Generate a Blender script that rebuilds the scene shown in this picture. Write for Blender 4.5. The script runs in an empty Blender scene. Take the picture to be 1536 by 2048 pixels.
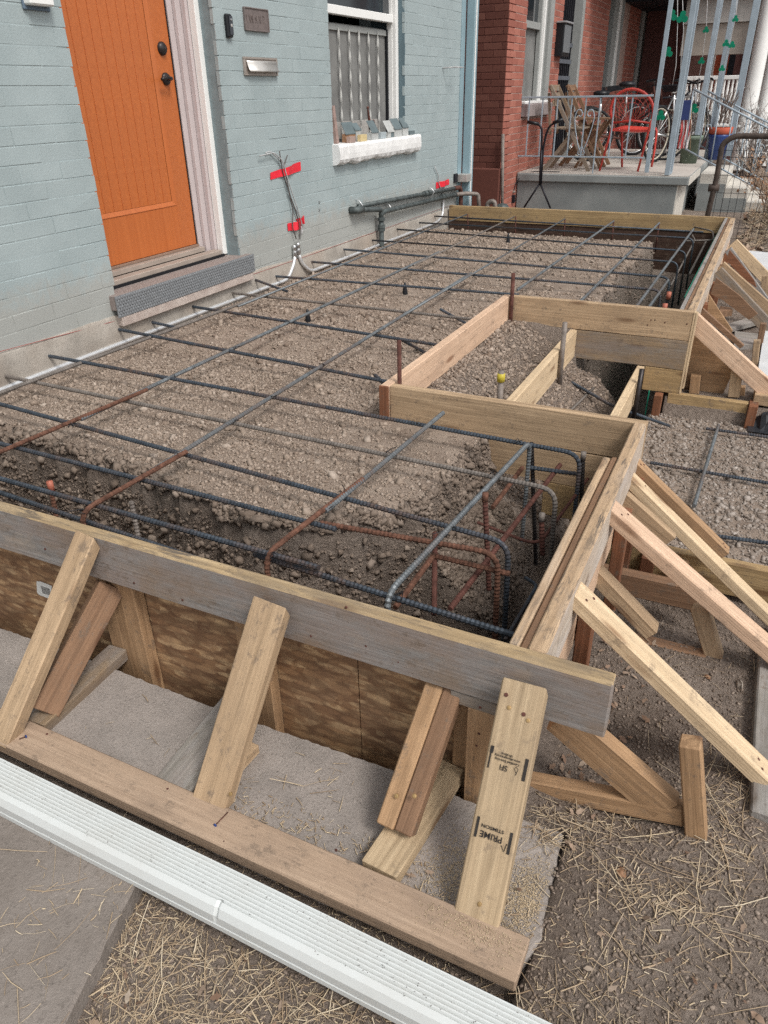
import bpy, bmesh, math, random
import numpy as np
from mathutils import Vector, Matrix, Euler

random.seed(7)
RNG = np.random.default_rng(11)
SC = bpy.context.scene
COL = SC.collection

# ------------------------------------------------------------------ camera
# world: x = distance from the blue house wall (towards the street), y = along the wall
# (away from the camera), z = 0 at the top of the porch formwork. Metres.
F_PX, CAM = 1476.456, Vector((2.8693, -1.1292, 0.9793))
PITCH, YAW, ROLL = math.radians(-29.5507), math.radians(-26.1937), math.radians(-1.1467)
_f = Vector((math.sin(YAW) * math.cos(PITCH), math.cos(YAW) * math.cos(PITCH), math.sin(PITCH)))
_r0 = Vector((math.cos(YAW), -math.sin(YAW), 0))
_u0 = _r0.cross(_f)
_r = _r0 * math.cos(ROLL) + _u0 * math.sin(ROLL)
_u = -_r0 * math.sin(ROLL) + _u0 * math.cos(ROLL)
cam_data = bpy.data.cameras.new('camera')
cam = bpy.data.objects.new('camera', cam_data)
COL.objects.link(cam)
cam_data.sensor_fit = 'HORIZONTAL'
cam_data.sensor_width = 36.0
cam_data.lens = F_PX / 1536 * 36
cam_data.clip_start = 0.02
cam_data.clip_end = 400
cam.matrix_world = Matrix(((_r.x, _u.x, -_f.x, CAM.x), (_r.y, _u.y, -_f.y, CAM.y), (_r.z, _u.z, -_f.z, CAM.z), (0, 0, 0, 1)))
SC.camera = cam

# ------------------------------------------------------------------ light
SUN_EL, SUN_AZ = math.radians(52), math.radians(118)   # azimuth clockwise from +y
world = bpy.data.worlds.new('World')
SC.world = world
world.use_nodes = True
wt = world.node_tree
bg = wt.nodes['Background']
sky = wt.nodes.new('ShaderNodeTexSky')
sky.sky_type = 'NISHITA'
sky.sun_disc = False
sky.sun_elevation = SUN_EL
sky.sun_rotation = SUN_AZ
sky.air_density = 1.0
sky.dust_density = 3.0
hs = wt.nodes.new('ShaderNodeHueSaturation')
hs.inputs['Saturation'].default_value = 0.16
wt.links.new(sky.outputs[0], hs.inputs['Color'])
wt.links.new(hs.outputs[0], bg.inputs['Color'])
bg.inputs['Strength'].default_value = 0.13
sun_d = bpy.data.lights.new('sun', 'SUN')
sun_d.energy = 1.35
sun_d.angle = math.radians(14)
sun_d.color = (1.0, 0.95, 0.88)
sun = bpy.data.objects.new('sun', sun_d)
COL.objects.link(sun)
sd = Vector((math.sin(SUN_AZ) * math.cos(SUN_EL), math.cos(SUN_AZ) * math.cos(SUN_EL), math.sin(SUN_EL)))
sun.rotation_euler = sd.to_track_quat('Z', 'Y').to_euler()
SC.view_settings.view_transform = 'Standard'
SC.view_settings.look = 'None'
SC.view_settings.gamma = 1
SC.view_settings.use_curve_mapping = False
SC.view_settings.exposure = 0.50
SC.render.engine = 'CYCLES'
DENOISE = False
try:
    SC.cycles.use_denoising = DENOISE
except Exception:
    pass

# ------------------------------------------------------------------ measuring helper
def at(u, v, **k):
    """the point of the plane x=.., y=.. or z=.. that was measured at (u, v) in the survey picture"""
    d = _f * F_PX + _r * (u - 768) - _u * (v - 1024)
    (a, val), = k.items()
    i = 'xyz'.index(a)
    return CAM + d * ((val - CAM[i]) / d[i])

# ------------------------------------------------------------------ materials
MATS = {}
class NT:
    def __init__(s, name):
        s.m = bpy.data.materials.new(name); s.m.use_nodes = True
        s.t = s.m.node_tree; s.b = s.t.nodes['Principled BSDF']
        s.b.inputs['Specular IOR Level'].default_value = 0.3
    def n(s, kind, **kw):
        nd = s.t.nodes.new('ShaderNode' + kind)
        for k, v in kw.items():
            if k in nd.inputs.keys(): nd.inputs[k].default_value = v
            else: setattr(nd, k, v)
        return nd
    def l(s, a, b): s.t.links.new(a, b)
    def mix(s, fac, a, b, mode='MIX'):
        nd = s.t.nodes.new('ShaderNodeMix'); nd.data_type = 'RGBA'; nd.blend_type = mode
        for sock, v in ((nd.inputs[0], fac), (nd.inputs[6], a), (nd.inputs[7], b)):
            if hasattr(v, 'links'): s.l(v, sock)
            elif isinstance(v, (int, float)): sock.default_value = v
            else: sock.default_value = (*v, 1)
        return nd.outputs[2]
    def ramp(s, src, stops):
        nd = s.t.nodes.new('ShaderNodeValToRGB')
        el = nd.color_ramp.elements
        while len(el) < len(stops): el.new(0.5)
        for e, (p, c) in zip(el, stops):
            e.position = p; e.color = (c, c, c, 1) if isinstance(c, (int, float)) else (*c, 1)
        s.l(src, nd.inputs[0]); return nd.outputs[0]
    def noise(s, vec, scale, detail=4, rough=0.6, dist=0.0):
        nd = s.n('TexNoise', Scale=scale, Detail=detail, Roughness=rough, Distortion=dist)
        if vec is not None: s.l(vec, nd.inputs['Vector'])
        return nd.outputs[0]
    def coords(s, scale=(1, 1, 1), rand=True, kind='Object'):
        tc = s.n('TexCoord'); out = tc.outputs[kind]
        if rand:
            oi = s.n('ObjectInfo'); mu = s.n('VectorMath', operation='SCALE')
            cx = s.n('CombineXYZ'); s.l(oi.outputs['Random'], cx.inputs[0]); s.l(oi.outputs['Random'], cx.inputs[2])
            s.l(cx.outputs[0], mu.inputs[0]); mu.inputs['Scale'].default_value = 37.0
            ad = s.n('VectorMath', operation='ADD'); s.l(out, ad.inputs[0]); s.l(mu.outputs[0], ad.inputs[1]); out = ad.outputs[0]
        mp = s.n('Mapping'); mp.inputs['Scale'].default_value = scale
        s.l(out, mp.inputs[0]); return mp.outputs[0]
    def bump(s, h, strength=0.3, dist=0.01):
        nd = s.n('Bump', Strength=strength, Distance=dist); s.l(h, nd.inputs['Height']); s.l(nd.outputs[0], s.b.inputs['Normal'])
    def col(s, c): s.l(c, s.b.inputs['Base Color'])
    def rough(s, v):
        s.b.inputs['Roughness'].default_value = v

def wood(name, c1, c2, grey=0.0, greyc=(0.30, 0.29, 0.28), grain=1.0, stain=0.25, rough=0.75, knots=True, black=0.0):
    def dull(c, k=0.14, d=1.02):
        m = 0.35 * c[0] + 0.5 * c[1] + 0.15 * c[2]; return tuple((x * (1 - k) + m * k) * d for x in c)
    c1, c2 = dull(c1), dull(c2)
    t = NT(name)
    g = t.noise(t.coords((2.0, 110, 110)), 1.0, 6, 0.72, 0.4)
    g2 = t.noise(t.coords((1.1, 28, 28)), 1.0, 5, 0.7, 1.0)
    big = t.noise(t.coords((0.9, 7, 7)), 1.0, 4, 0.65, 0.8)
    w = t.n('TexWave', Scale=9.0, Distortion=11.0, Detail=4.0); w.bands_direction = 'Y'; w.inputs['Detail Roughness'].default_value = 0.65; t.l(t.coords((0.07, 1, 1.3)), w.inputs['Vector'])
    c = t.mix(t.ramp(g, [(0.30, 0.0), (0.70, 1.0)]), tuple(x * 0.80 for x in c2), tuple(min(1, x * 1.10) for x in c1))
    c = t.mix(t.ramp(g2, [(0.40, 0.55), (0.60, 0.0)]), c, tuple(x * 0.86 for x in c2))
    c = t.mix(t.ramp(w.outputs[0], [(0.0, 0.50 * grain), (0.14, 0.14 * grain), (0.40, 0.0)]), c, tuple(x * 0.55 for x in c2))
    ck = t.noise(t.coords((1.6, 75, 75)), 1.0, 3, 0.5, 0.2)
    c = t.mix(t.ramp(ck, [(0.245, 0.8), (0.29, 0.0)]), c, tuple(x * 0.35 for x in c2))
    c = t.mix(t.ramp(big, [(0.35, 0.45), (0.65, 0.0)]), c, tuple(x * 0.8 for x in c2))
    if knots:
        v = t.n('TexVoronoi', Scale=1.0); v.feature = 'F1'; t.l(t.coords((3.0, 13, 13)), v.inputs['Vector'])
        c = t.mix(t.ramp(v.outputs['Distance'], [(0.10, 0.85), (0.20, 0.0)]), c, (c2[0] * 0.4, c2[1] * 0.32, c2[2] * 0.28))
    if grey:
        gg = t.noise(t.coords((1.6, 7, 7)), 1.6, 7, 0.75, 0.5)
        m = t.ramp(gg, [(0.62 - grey * 0.5, 0.0), (0.82 - grey * 0.45, min(1, grey + 0.25))])
        gs = t.noise(t.coords((3.0, 60, 60)), 1.0, 6, 0.8); gb = t.noise(t.coords((3.5, 12, 12)), 1.0, 6, 0.75)
        gc = t.mix(t.ramp(gs, [(0.3, 0.0), (0.7, 1.0)]), tuple(x * 0.66 for x in greyc), tuple(x * 1.15 for x in greyc))
        gc = t.mix(t.ramp(gb, [(0.42, 0.65), (0.62, 0.0)]), gc, (greyc[0] * 0.95, greyc[1] * 0.78, greyc[2] * 0.70))
        gc = t.mix(t.ramp(gb, [(0.60, 0.0), (0.78, 0.6)]), gc, tuple(x * 0.5 for x in greyc))
        c = t.mix(m, c, gc)
    if black:
        bn = t.noise(t.coords((7, 60, 60)), 1.0, 5, 0.75, 0.3)
        bm_ = t.noise(t.coords((2, 6, 6)), 1.0, 2, 0.5)
        mm = t.n('Math', operation='MULTIPLY'); t.l(t.ramp(bn, [(0.52, 0.0), (0.60, 1.0)]), mm.inputs[0]); t.l(t.ramp(bm_, [(0.35, 0.0), (0.6, black)]), mm.inputs[1])
        c = t.mix(mm.outputs[0], c, (0.10, 0.085, 0.075))
    blot = t.noise(t.coords((4, 7, 7)), 1.0, 5, 0.7)
    c = t.mix(t.ramp(blot, [(0.34, 0.55), (0.50, 0.0)]), c, tuple(x * y for x, y in zip(c2, (0.72, 0.74, 0.78))))
    c = t.mix(t.ramp(blot, [(0.56, 0.0), (0.74, 0.30)]), c, tuple(min(1, x * 1.22) for x in c1))
    smu = t.noise(t.coords((16, 22, 22)), 1.0, 7, 0.8)
    c = t.mix(t.ramp(smu, [(0.56, 0.0), (0.64, 0.35 + stain)]), c, (0.165, 0.125, 0.095))
    st = t.noise(t.coords((5, 14, 14)), 1.0, 7, 0.78)
    c = t.mix(t.ramp(st, [(0.5, 0.0), (0.8, stain)]), c, (0.10, 0.075, 0.055))
    sp = t.noise(t.coords((60, 90, 90)), 1.0, 2, 0.5)
    c = t.mix(t.ramp(sp, [(0.66, 0.0), (0.74, stain * 1.2)]), c, (0.12, 0.09, 0.07))
    t.col(c); t.rough(rough); t.bump(g, 0.6, 0.004)
    return t.m

def concrete(name, c1, c2, scale=6.0, bump=0.5, speck=0.5, warm=None, crack=0.0):
    t = NT(name)
    v = t.coords((1, 1, 1), rand=False)
    a = t.noise(v, scale, 6, 0.65); b = t.noise(v, scale * 22, 4, 0.7); d = t.noise(v, scale * 0.35, 3, 0.5)
    c = t.mix(t.ramp(a, [(0.35, 0.0), (0.68, 1.0)]), c1, c2)
    c = t.mix(t.ramp(b, [(0.55, 0.0), (0.70, speck)]), c, tuple(x * 0.5 for x in c1))
    c = t.mix(t.ramp(b, [(0.28, speck), (0.38, 0.0)]), c, tuple(min(1, x * 1.5) for x in c2))
    if warm: c = t.mix(t.ramp(d, [(0.45, 0.0), (0.7, 0.6)]), c, warm)
    if crack:
        cn = t.n('TexVoronoi', Scale=1.7); cn.feature = 'DISTANCE_TO_EDGE'; nz_ = t.n('TexNoise', Scale=5.0, Detail=5.0); t.l(v, nz_.inputs['Vector'])
        ma = t.n('VectorMath', operation='MULTIPLY_ADD'); t.l(nz_.outputs['Color'], ma.inputs[0]); ma.inputs[1].default_value = (0.16, 0.16, 0.16); t.l(v, ma.inputs[2]); t.l(ma.outputs[0], cn.inputs['Vector'])
        c = t.mix(t.ramp(cn.outputs['Distance'], [(0.0, crack), (0.004, 0.0)]), c, tuple(x * 0.35 for x in c1))
        sb = t.noise(v, 9, 6, 0.75); c = t.mix(t.ramp(sb, [(0.60, 0.0), (0.70, 0.45)]), c, (c1[0] * 0.62, c1[1] * 0.58, c1[2] * 0.52))
        wh = t.noise(v, 17, 6, 0.8); c = t.mix(t.ramp(wh, [(0.70, 0.0), (0.735, 0.55)]), c, tuple(min(1, x * 1.7) for x in c2))
    t.col(c); t.rough(0.9); t.bump(b, bump, 0.004)
    return t.m

def plain(name, c, rough=0.6, metal=0.0, noise=0.12, scale=12, bump=0.0, spec=0.3):
    t = NT(name)
    a = t.noise(t.coords((1, 1, 1)), scale, 5, 0.65)
    cc = t.mix(t.ramp(a, [(0.3, 0.0), (0.7, 1.0)]), tuple(x * (1 - noise) for x in c), tuple(min(1, x * (1 + noise)) for x in c))
    t.col(cc); t.rough(rough); t.b.inputs['Metallic'].default_value = metal
    t.b.inputs['Specular IOR Level'].default_value = spec
    if bump: t.bump(a, bump, 0.003)
    return t.m

def island(name, cols, rough=0.9, tint=0.25):
    t = NT(name)
    g = t.n('NewGeometry')
    st = [(i / max(1, len(cols) - 1), c) for i, c in enumerate(cols)]
    c = t.ramp(g.outputs['Random Per Island'], st)
    a = t.noise(t.coords((1, 1, 1), rand=False), 90, 3, 0.6)
    c = t.mix(t.ramp(a, [(0.35, tint), (0.65, 0.0)]), c, tuple(x * 0.5 for x in cols[0]))
    t.col(c); t.rough(rough)
    return t.m

def steel(name, c0, amt=0.75):
    t = NT(name); P = t.n('NewGeometry').outputs['Position']
    a = t.noise(P, 34, 5, 0.7); b = t.noise(P, 2.6, 3, 0.6); d = t.noise(P, 150, 3, 0.6)
    c = t.mix(t.ramp(a, [(0.3, 0.0), (0.7, 1.0)]), tuple(x * 0.6 for x in c0), tuple(x * 1.45 for x in c0))
    mm = t.n('Math', operation='MULTIPLY'); t.l(t.ramp(b, [(0.48, 0.0), (0.62, amt)]), mm.inputs[0]); t.l(t.ramp(a, [(0.42, 0.1), (0.58, 1.0)]), mm.inputs[1])
    c = t.mix(mm.outputs[0], c, (0.12, 0.075, 0.055)); c = t.mix(t.ramp(d, [(0.60, 0.0), (0.75, 0.4)]), c, (0.28, 0.25, 0.23))
    t.col(c); t.rough(0.5); t.b.inputs['Metallic'].default_value = 0.4; return t.m
M = dict(
    wood_grey=wood('weathered grey lumber', (0.46, 0.30, 0.16), (0.32, 0.19, 0.09), grey=0.95, greyc=(0.275, 0.262, 0.252), stain=0.35),
    wood_top=wood('yellowed sawn edge', (0.58, 0.42, 0.22), (0.40, 0.27, 0.13), grey=0.35, greyc=(0.25, 0.23, 0.19), black=0.95),
    wood_tan=wood('tan lumber', (0.58, 0.405, 0.235), (0.43, 0.28, 0.15), stain=0.3),
    wood_stamp=wood('pale fir lumber', (0.56, 0.42, 0.25), (0.46, 0.32, 0.175), stain=0.12),
    wood_pale=wood('fresh pale lumber', (0.78, 0.60, 0.38), (0.64, 0.45, 0.25), stain=0.12, grain=0.6),
    wood_pink=wood('fresh pinkish lumber', (0.80, 0.56, 0.38), (0.66, 0.42, 0.26), stain=0.15, grain=0.5),
    wood_orange=wood('orange brown lumber', (0.52, 0.315, 0.155), (0.37, 0.205, 0.09), stain=0.35),
    wood_red=wood('reddish cedar lumber', (0.33, 0.13, 0.055), (0.21, 0.075, 0.03), stain=0.35),
    wood_brown=wood('damp brown lumber', (0.34, 0.19, 0.10), (0.23, 0.12, 0.06), stain=0.4),
    wood_yellow=wood('yellow brown lumber', (0.50, 0.34, 0.15), (0.36, 0.225, 0.09), stain=0.4),
    wood_plank=wood('dusty plank', (0.50, 0.36, 0.245), (0.40, 0.27, 0.175), stain=0.3, grain=0.25, knots=False),
    wood_side=wood('worn side board', (0.66, 0.47, 0.28), (0.48, 0.31, 0.17), grey=0.25, greyc=(0.5, 0.46, 0.4), black=0.9),
    wood_whitish=wood('whitewashed side board', (0.66, 0.55, 0.42), (0.5, 0.38, 0.27), grey=0.5, greyc=(0.62, 0.60, 0.57), stain=0.2),
    wood_dark=wood('trench shade lumber', (0.10, 0.05, 0.03), (0.055, 0.028, 0.018), stain=0.4),  # near black: shade of the trench put into the form panels' colour
    wood_mixgrey=wood('half grey board', (0.40, 0.27, 0.14), (0.28, 0.18, 0.09), grey=0.55, greyc=(0.24, 0.23, 0.22), stain=0.3),
    wood_old=wood('old bleached timber', (0.33, 0.30, 0.26), (0.22, 0.2, 0.17), grey=0.5, greyc=(0.36, 0.36, 0.36), stain=0.3),
    paver=concrete('old paver concrete', (0.245, 0.218, 0.198), (0.34, 0.30, 0.272), 7, 0.7, 0.8, crack=0.0001),
    slab=concrete('walkway concrete', (0.195, 0.168, 0.148), (0.26, 0.228, 0.205), 5, 0.9, 0.6, crack=0.0001),
    porch_side=concrete('porch grey concrete', (0.19, 0.205, 0.205), (0.26, 0.275, 0.27), 2.5, 0.3, 0.2),
    porch_light=concrete('porch pale concrete', (0.52, 0.49, 0.44), (0.64, 0.61, 0.55), 2.5, 0.3, 0.2),
    porch_top=concrete('porch floor concrete', (0.40, 0.37, 0.33), (0.50, 0.46, 0.42), 2.5, 0.3, 0.15),
    footing=concrete('footing concrete', (0.27, 0.245, 0.215), (0.42, 0.385, 0.34), 6, 0.8, 0.5, warm=(0.33, 0.26, 0.205)),
    sillstone=concrete('painted rough stone', (0.70, 0.70, 0.69), (0.85, 0.85, 0.84), 7, 0.5, 0.25),
    steprough=concrete('rough mortar bed', (0.42, 0.34, 0.30), (0.58, 0.50, 0.45), 14, 1.0, 0.5),
    blacksteel=steel('blue black rebar', (0.055, 0.068, 0.085)),
    greysteel=steel('grey rebar', (0.15, 0.165, 0.175), 0.7),
    duststeel=plain('dusty rebar', (0.17, 0.15, 0.135), 0.7, 0.25, 0.35, 30),
    rust=plain('rusted steel', (0.125, 0.060, 0.040), 0.9, 0.1, 0.6, 45, 0.5),
    darkrust=plain('dark rusted steel', (0.105, 0.045, 0.035), 0.85, 0.2, 0.45, 35, 0.5),
    pipegrey=plain('weathered steel pipe', (0.22, 0.19, 0.17), 0.7, 0.3, 0.35, 30, 0.4),
    gaspipe=plain('painted gas pipe', (0.085, 0.10, 0.10), 0.55, 0.3, 0.45, 18, 0.2),
    conduit=plain('galvanised conduit', (0.72, 0.73, 0.74), 0.32, 0.55, 0.1, 30),
    wire=plain('grey cable', (0.42, 0.42, 0.42), 0.5, 0, 0.3, 30),
    wiredark=plain('dark cable', (0.10, 0.085, 0.08), 0.5, 0, 0.3, 30),
    tiewire=plain('black tie wire', (0.03, 0.03, 0.033), 0.5, 0.6, 0.2),
    redtape=plain('red tape', (0.75, 0.025, 0.045), 0.35, 0, 0.12, 20, 0.2, 0.5),
    yellowtape=plain('yellow tape', (0.50, 0.41, 0.05), 0.45, 0, 0.2, 60, 0.4),
    orangecap=plain('orange paint', (0.40, 0.13, 0.085), 0.5, 0, 0.2),
    white=plain('white paint', (0.80, 0.80, 0.78), 0.45, 0, 0.04, 6),
    gutterwhite=plain('white enamel downspout', (0.64, 0.665, 0.66), 0.35, 0, 0.05, 5, 0, 0.45),
    frame_grey=plain('grey window paint', (0.30, 0.31, 0.30), 0.6, 0, 0.1),
    jamb=plain('mauve frame paint', (0.52, 0.455, 0.45), 0.5, 0, 0.06, 5),
    door=None, blue=None, red=None, osb=None, dirt=None,
    darkmetal=plain('dark bronze', (0.045, 0.04, 0.04), 0.4, 0.6, 0.3, 30),
    black=plain('black plastic', (0.012, 0.013, 0.016), 0.35, 0, 0.2),
    blackiron=plain('black iron', (0.02, 0.02, 0.026), 0.45, 0.4, 0.2),
    plaque=plain('bronze plaque', (0.21, 0.175, 0.165), 0.5, 0.4, 0.2, 40),
    slot=plain('aged brass slot', (0.42, 0.37, 0.33), 0.4, 0.5, 0.15, 25),
    slotflap=plain('brushed flap', (0.55, 0.53, 0.50), 0.35, 0.5, 0.08, 25),
    mat_top=None, mat_face=None,
    green=plain('green membrane', (0.01, 0.20, 0.13), 0.5, 0, 0.2),
    shamrock=plain('green foil', (0.0, 0.20, 0.11), 0.4, 0, 0.2),
    iron_blue=plain('blue grey iron paint', (0.31, 0.37, 0.42), 0.5, 0.1, 0.12, 9),
    downblue=plain('blue painted downspout', (0.25, 0.35, 0.39), 0.5, 0, 0.08, 5),
    redpaint=plain('red chair paint', (0.55, 0.055, 0.04), 0.4, 0, 0.12, 8, 0, 0.5),
    bluepot=plain('blue glaze', (0.03, 0.06, 0.20), 0.3, 0, 0.15),
    terracotta=plain('terracotta', (0.42, 0.09, 0.05), 0.8, 0, 0.15),
    greenpot=plain('grey green pot', (0.13, 0.17, 0.13), 0.6, 0, 0.15),
    olive=plain('weathered gate pipe', (0.085, 0.065, 0.055), 0.8, 0.3, 0.4, 14, 0.4),
    pathblock=concrete('pale blocks', (0.50, 0.51, 0.52), (0.62, 0.63, 0.64), 4, 0.4, 0.2),
    chip=plain('leaf brown', (0.30, 0.17, 0.10), 0.8, 0, 0.3, 30),
    leafm=None, glass=None, curtain=None, ink=plain('stamp ink', (0.03, 0.026, 0.024), 0.8, 0, 0.3, 80),
    label_white=plain('label paper', (0.62, 0.62, 0.6), 0.7, 0, 0.1),
    blue_screw=plain('blue screw', (0.03, 0.06, 0.20), 0.4, 0.3, 0.1),
    brass_screw=plain('gold screw', (0.45, 0.30, 0.14), 0.4, 0.7, 0.2, 90),
    flagred=plain('flag red', (0.50, 0.08, 0.08), 0.7), flagblue=plain('flag blue', (0.03, 0.05, 0.16), 0.7), flagwhite=plain('flag white', (0.65, 0.6, 0.6), 0.7),
    slate=plain('slate chip', (0.125, 0.16, 0.17), 0.7, 0, 0.2), paleblock=plain('pale block', (0.42, 0.43, 0.42), 0.8, 0, 0.15, 30),
    cream=plain('cream block', (0.62, 0.50, 0.27), 0.8), tire=plain('tyre rubber', (0.018, 0.018, 0.02), 0.7), sidewall=plain('tyre side', (0.5, 0.46, 0.38), 0.6),
    chrome=plain('chrome', (0.6, 0.6, 0.6), 0.2, 0.9, 0.1), bark=plain('twig bark', (0.17, 0.13, 0.11), 0.9, 0, 0.3),
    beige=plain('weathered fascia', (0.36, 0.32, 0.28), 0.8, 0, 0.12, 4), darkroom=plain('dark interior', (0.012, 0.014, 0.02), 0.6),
)
t = NT('white enamel'); P = t.n('NewGeometry').outputs['Position']
c = t.mix(t.ramp(t.noise(P, 5, 6, 0.7), [(0.42, 0.0), (0.75, 0.28)]), (0.59, 0.615, 0.61), (0.45, 0.425, 0.38))
c = t.mix(t.ramp(t.noise(P, 60, 6, 0.8), [(0.62, 0.0), (0.70, 0.30)]), c, (0.30, 0.26, 0.22))
t.col(c); t.rough(0.33); t.b.inputs['Specular IOR Level'].default_value = 0.45; M['gutterwhite'] = t.m
# painted blue brick
t = NT('blue painted brick')
v = t.coords((1, 1, 1), rand=False, kind='Object')
geo = t.n('NewGeometry'); P = geo.outputs['Position']
a = t.noise(P, 3.0, 5, 0.6); b = t.noise(P, 120, 4, 0.7); e = t.noise(P, 14, 5, 0.7)
c = t.mix(t.ramp(a, [(0.35, 0.0), (0.65, 1.0)]), (0.310, 0.370, 0.378), (0.358, 0.420, 0.427))
c = t.mix(t.ramp(e, [(0.28, 0.35), (0.42, 0.0)]), c, (0.28, 0.34, 0.352))
c = t.mix(t.ramp(b, [(0.66, 0.0), (0.72, 0.6)]), c, (0.21, 0.26, 0.27))
c = t.mix(t.ramp(t.noise(P, 26, 5, 0.75), [(0.70, 0.0), (0.715, 0.8)]), c, (0.66, 0.68, 0.68))
sx = t.n('SeparateXYZ'); t.l(P, sx.inputs[0])
ns = t.n('Math', operation='ADD'); t.l(sx.outputs[2], ns.inputs[0])
nm = t.n('Math', operation='MULTIPLY'); t.l(e, nm.inputs[0]); nm.inputs[1].default_value = -0.35; t.l(nm.outputs[0], ns.inputs[1])
c = t.mix(t.ramp(ns.outputs[0], [(0.0, 0.55), (0.12, 0.0)]), c, (0.36, 0.33, 0.29))
t.col(c); t.rough(0.55); t.bump(b, 0.5, 0.003); M['blue'] = t.m
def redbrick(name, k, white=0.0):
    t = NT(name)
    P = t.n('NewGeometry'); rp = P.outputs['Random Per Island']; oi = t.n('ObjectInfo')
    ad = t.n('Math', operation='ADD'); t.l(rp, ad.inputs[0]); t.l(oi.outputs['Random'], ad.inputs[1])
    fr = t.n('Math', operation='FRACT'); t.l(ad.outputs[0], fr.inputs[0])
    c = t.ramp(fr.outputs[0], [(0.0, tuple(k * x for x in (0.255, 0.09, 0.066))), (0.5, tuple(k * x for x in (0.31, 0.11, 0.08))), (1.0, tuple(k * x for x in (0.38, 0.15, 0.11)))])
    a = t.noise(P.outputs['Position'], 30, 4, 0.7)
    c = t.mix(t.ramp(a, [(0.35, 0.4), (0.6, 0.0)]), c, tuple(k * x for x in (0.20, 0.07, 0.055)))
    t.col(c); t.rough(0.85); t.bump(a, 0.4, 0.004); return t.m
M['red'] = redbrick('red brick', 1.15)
M['redshadow'] = redbrick('shade darkened red brick', 0.42)  # same brick recipe, with the side wall's shade put into its colour
M['mortar'] = plain('brick mortar', (0.42, 0.30, 0.26), 0.9, 0, 0.2, 40)
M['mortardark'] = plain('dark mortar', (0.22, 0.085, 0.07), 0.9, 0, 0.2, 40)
# door
t = NT('orange stained door'); g = t.noise(t.coords((45, 45, 1.4), rand=False), 1, 5, 0.65, 0.4); f2 = t.noise(t.coords((1, 1, 1), rand=False), 160, 3, 0.7)
c = t.mix(t.ramp(g, [(0.3, 0.0), (0.7, 1.0)]), (0.435, 0.112, 0.026), (0.54, 0.155, 0.040))
c = t.mix(t.ramp(f2, [(0.35, 0.25), (0.55, 0.0)]), c, (0.34, 0.09, 0.028)); c = t.mix(t.ramp(t.noise(t.coords((1, 2.2, 1.2), rand=False), 1.6, 5, 0.6), [(0.4, 0.3), (0.65, 0.0)]), c, (0.40, 0.125, 0.045))
t.col(c); t.rough(0.38); t.b.inputs['Specular IOR Level'].default_value = 0.45; t.bump(f2, 0.15, 0.002); M['door'] = t.m
# osb
t = NT('strand board'); v = t.n('NewGeometry').outputs['Position']
def flakes(rot, sc, off):
    vo = t.n('TexVoronoi', Scale=1.0); mp = t.n('Mapping'); mp.inputs['Scale'].default_value = sc; mp.inputs['Rotation'].default_value = (0, rot, 0); mp.inputs['Location'].default_value = (off, off, off)
    t.l(v, mp.inputs[0]); t.l(mp.outputs[0], vo.inputs['Vector']); return vo
f1 = flakes(0.6, (13, 3, 48), 0); f2_ = flakes(-0.5, (16, 3, 70), 3.3); f3 = flakes(1.2, (13, 3, 55), 7.7)
C3 = [(0.15, (0.25, 0.135, 0.068)), (0.5, (0.40, 0.24, 0.125)), (0.85, (0.60, 0.41, 0.23))]
c = t.mix(t.ramp(t.noise(v, 14, 3, 0.6), [(0.46, 0.0), (0.54, 1.0)]), t.ramp(f1.outputs['Color'], C3), t.ramp(f2_.outputs['Color'], C3))
c = t.mix(t.ramp(t.noise(v, 11, 3, 0.6), [(0.56, 0.0), (0.60, 1.0)]), c, t.ramp(f3.outputs['Color'], C3))
c = t.mix(t.ramp(t.noise(v, 4.2, 6, 0.75), [(0.42, 0.0), (0.66, 0.7)]), c, (0.20, 0.118, 0.075))
c = t.mix(t.ramp(f1.outputs['Distance'], [(0.42, 0.0), (0.62, 0.6)]), c, (0.13, 0.07, 0.04))
sz_ = t.n('SeparateXYZ'); t.l(v, sz_.inputs[0])
mz = t.n('Math', operation='MULTIPLY_ADD'); t.l(t.noise(v, 6, 5, 0.7), mz.inputs[0]); mz.inputs[1].default_value = 0.5; t.l(sz_.outputs[2], mz.inputs[2])
c = t.mix(t.ramp(mz.outputs[0], [(-0.0, 0.0), (0.001, 0.0)]), c, (0.2, 0.12, 0.08))
c = t.mix(t.ramp(t.noise(v, 70, 5, 0.75), [(0.52, 0.0), (0.70, 0.35)]), c, (0.10, 0.06, 0.04))
t.col(c); t.rough(0.8); t.bump(f1.outputs['Color'], 0.15, 0.004); M['osb'] = t.m
# dirt
t = NT('damp earth'); P = t.n('NewGeometry').outputs['Position']
a = t.noise(P, 3.0, 6, 0.7); b = t.noise(P, 45, 6, 0.75); d = t.noise(P, 190, 3, 0.7)
c = t.mix(t.ramp(a, [(0.35, 0.0), (0.65, 1.0)]), (0.195, 0.153, 0.125), (0.305, 0.250, 0.210))
c = t.mix(t.ramp(b, [(0.35, 0.6), (0.55, 0.0)]), c, (0.115, 0.087, 0.069))
c = t.mix(t.ramp(d, [(0.60, 0.0), (0.72, 0.7)]), c, (0.30, 0.245, 0.205))
t.col(c); t.rough(0.95); t.bump(b, 0.9, 0.03); M['dirt'] = t.m
M['gravelbed'] = concrete('fine crushed gravel', (0.20, 0.152, 0.120), (0.33, 0.265, 0.215), 9, 1.0, 0.8)
M['stonebeige'] = plain('beige stone', (0.33, 0.285, 0.24), 0.9, 0, 0.25, 60, 0.5)
M['stones'] = island('crushed stone', [(0.22, 0.165, 0.128), (0.34, 0.270, 0.215), (0.38, 0.305, 0.248), (0.27, 0.21, 0.165), (0.44, 0.365, 0.305)])
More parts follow.
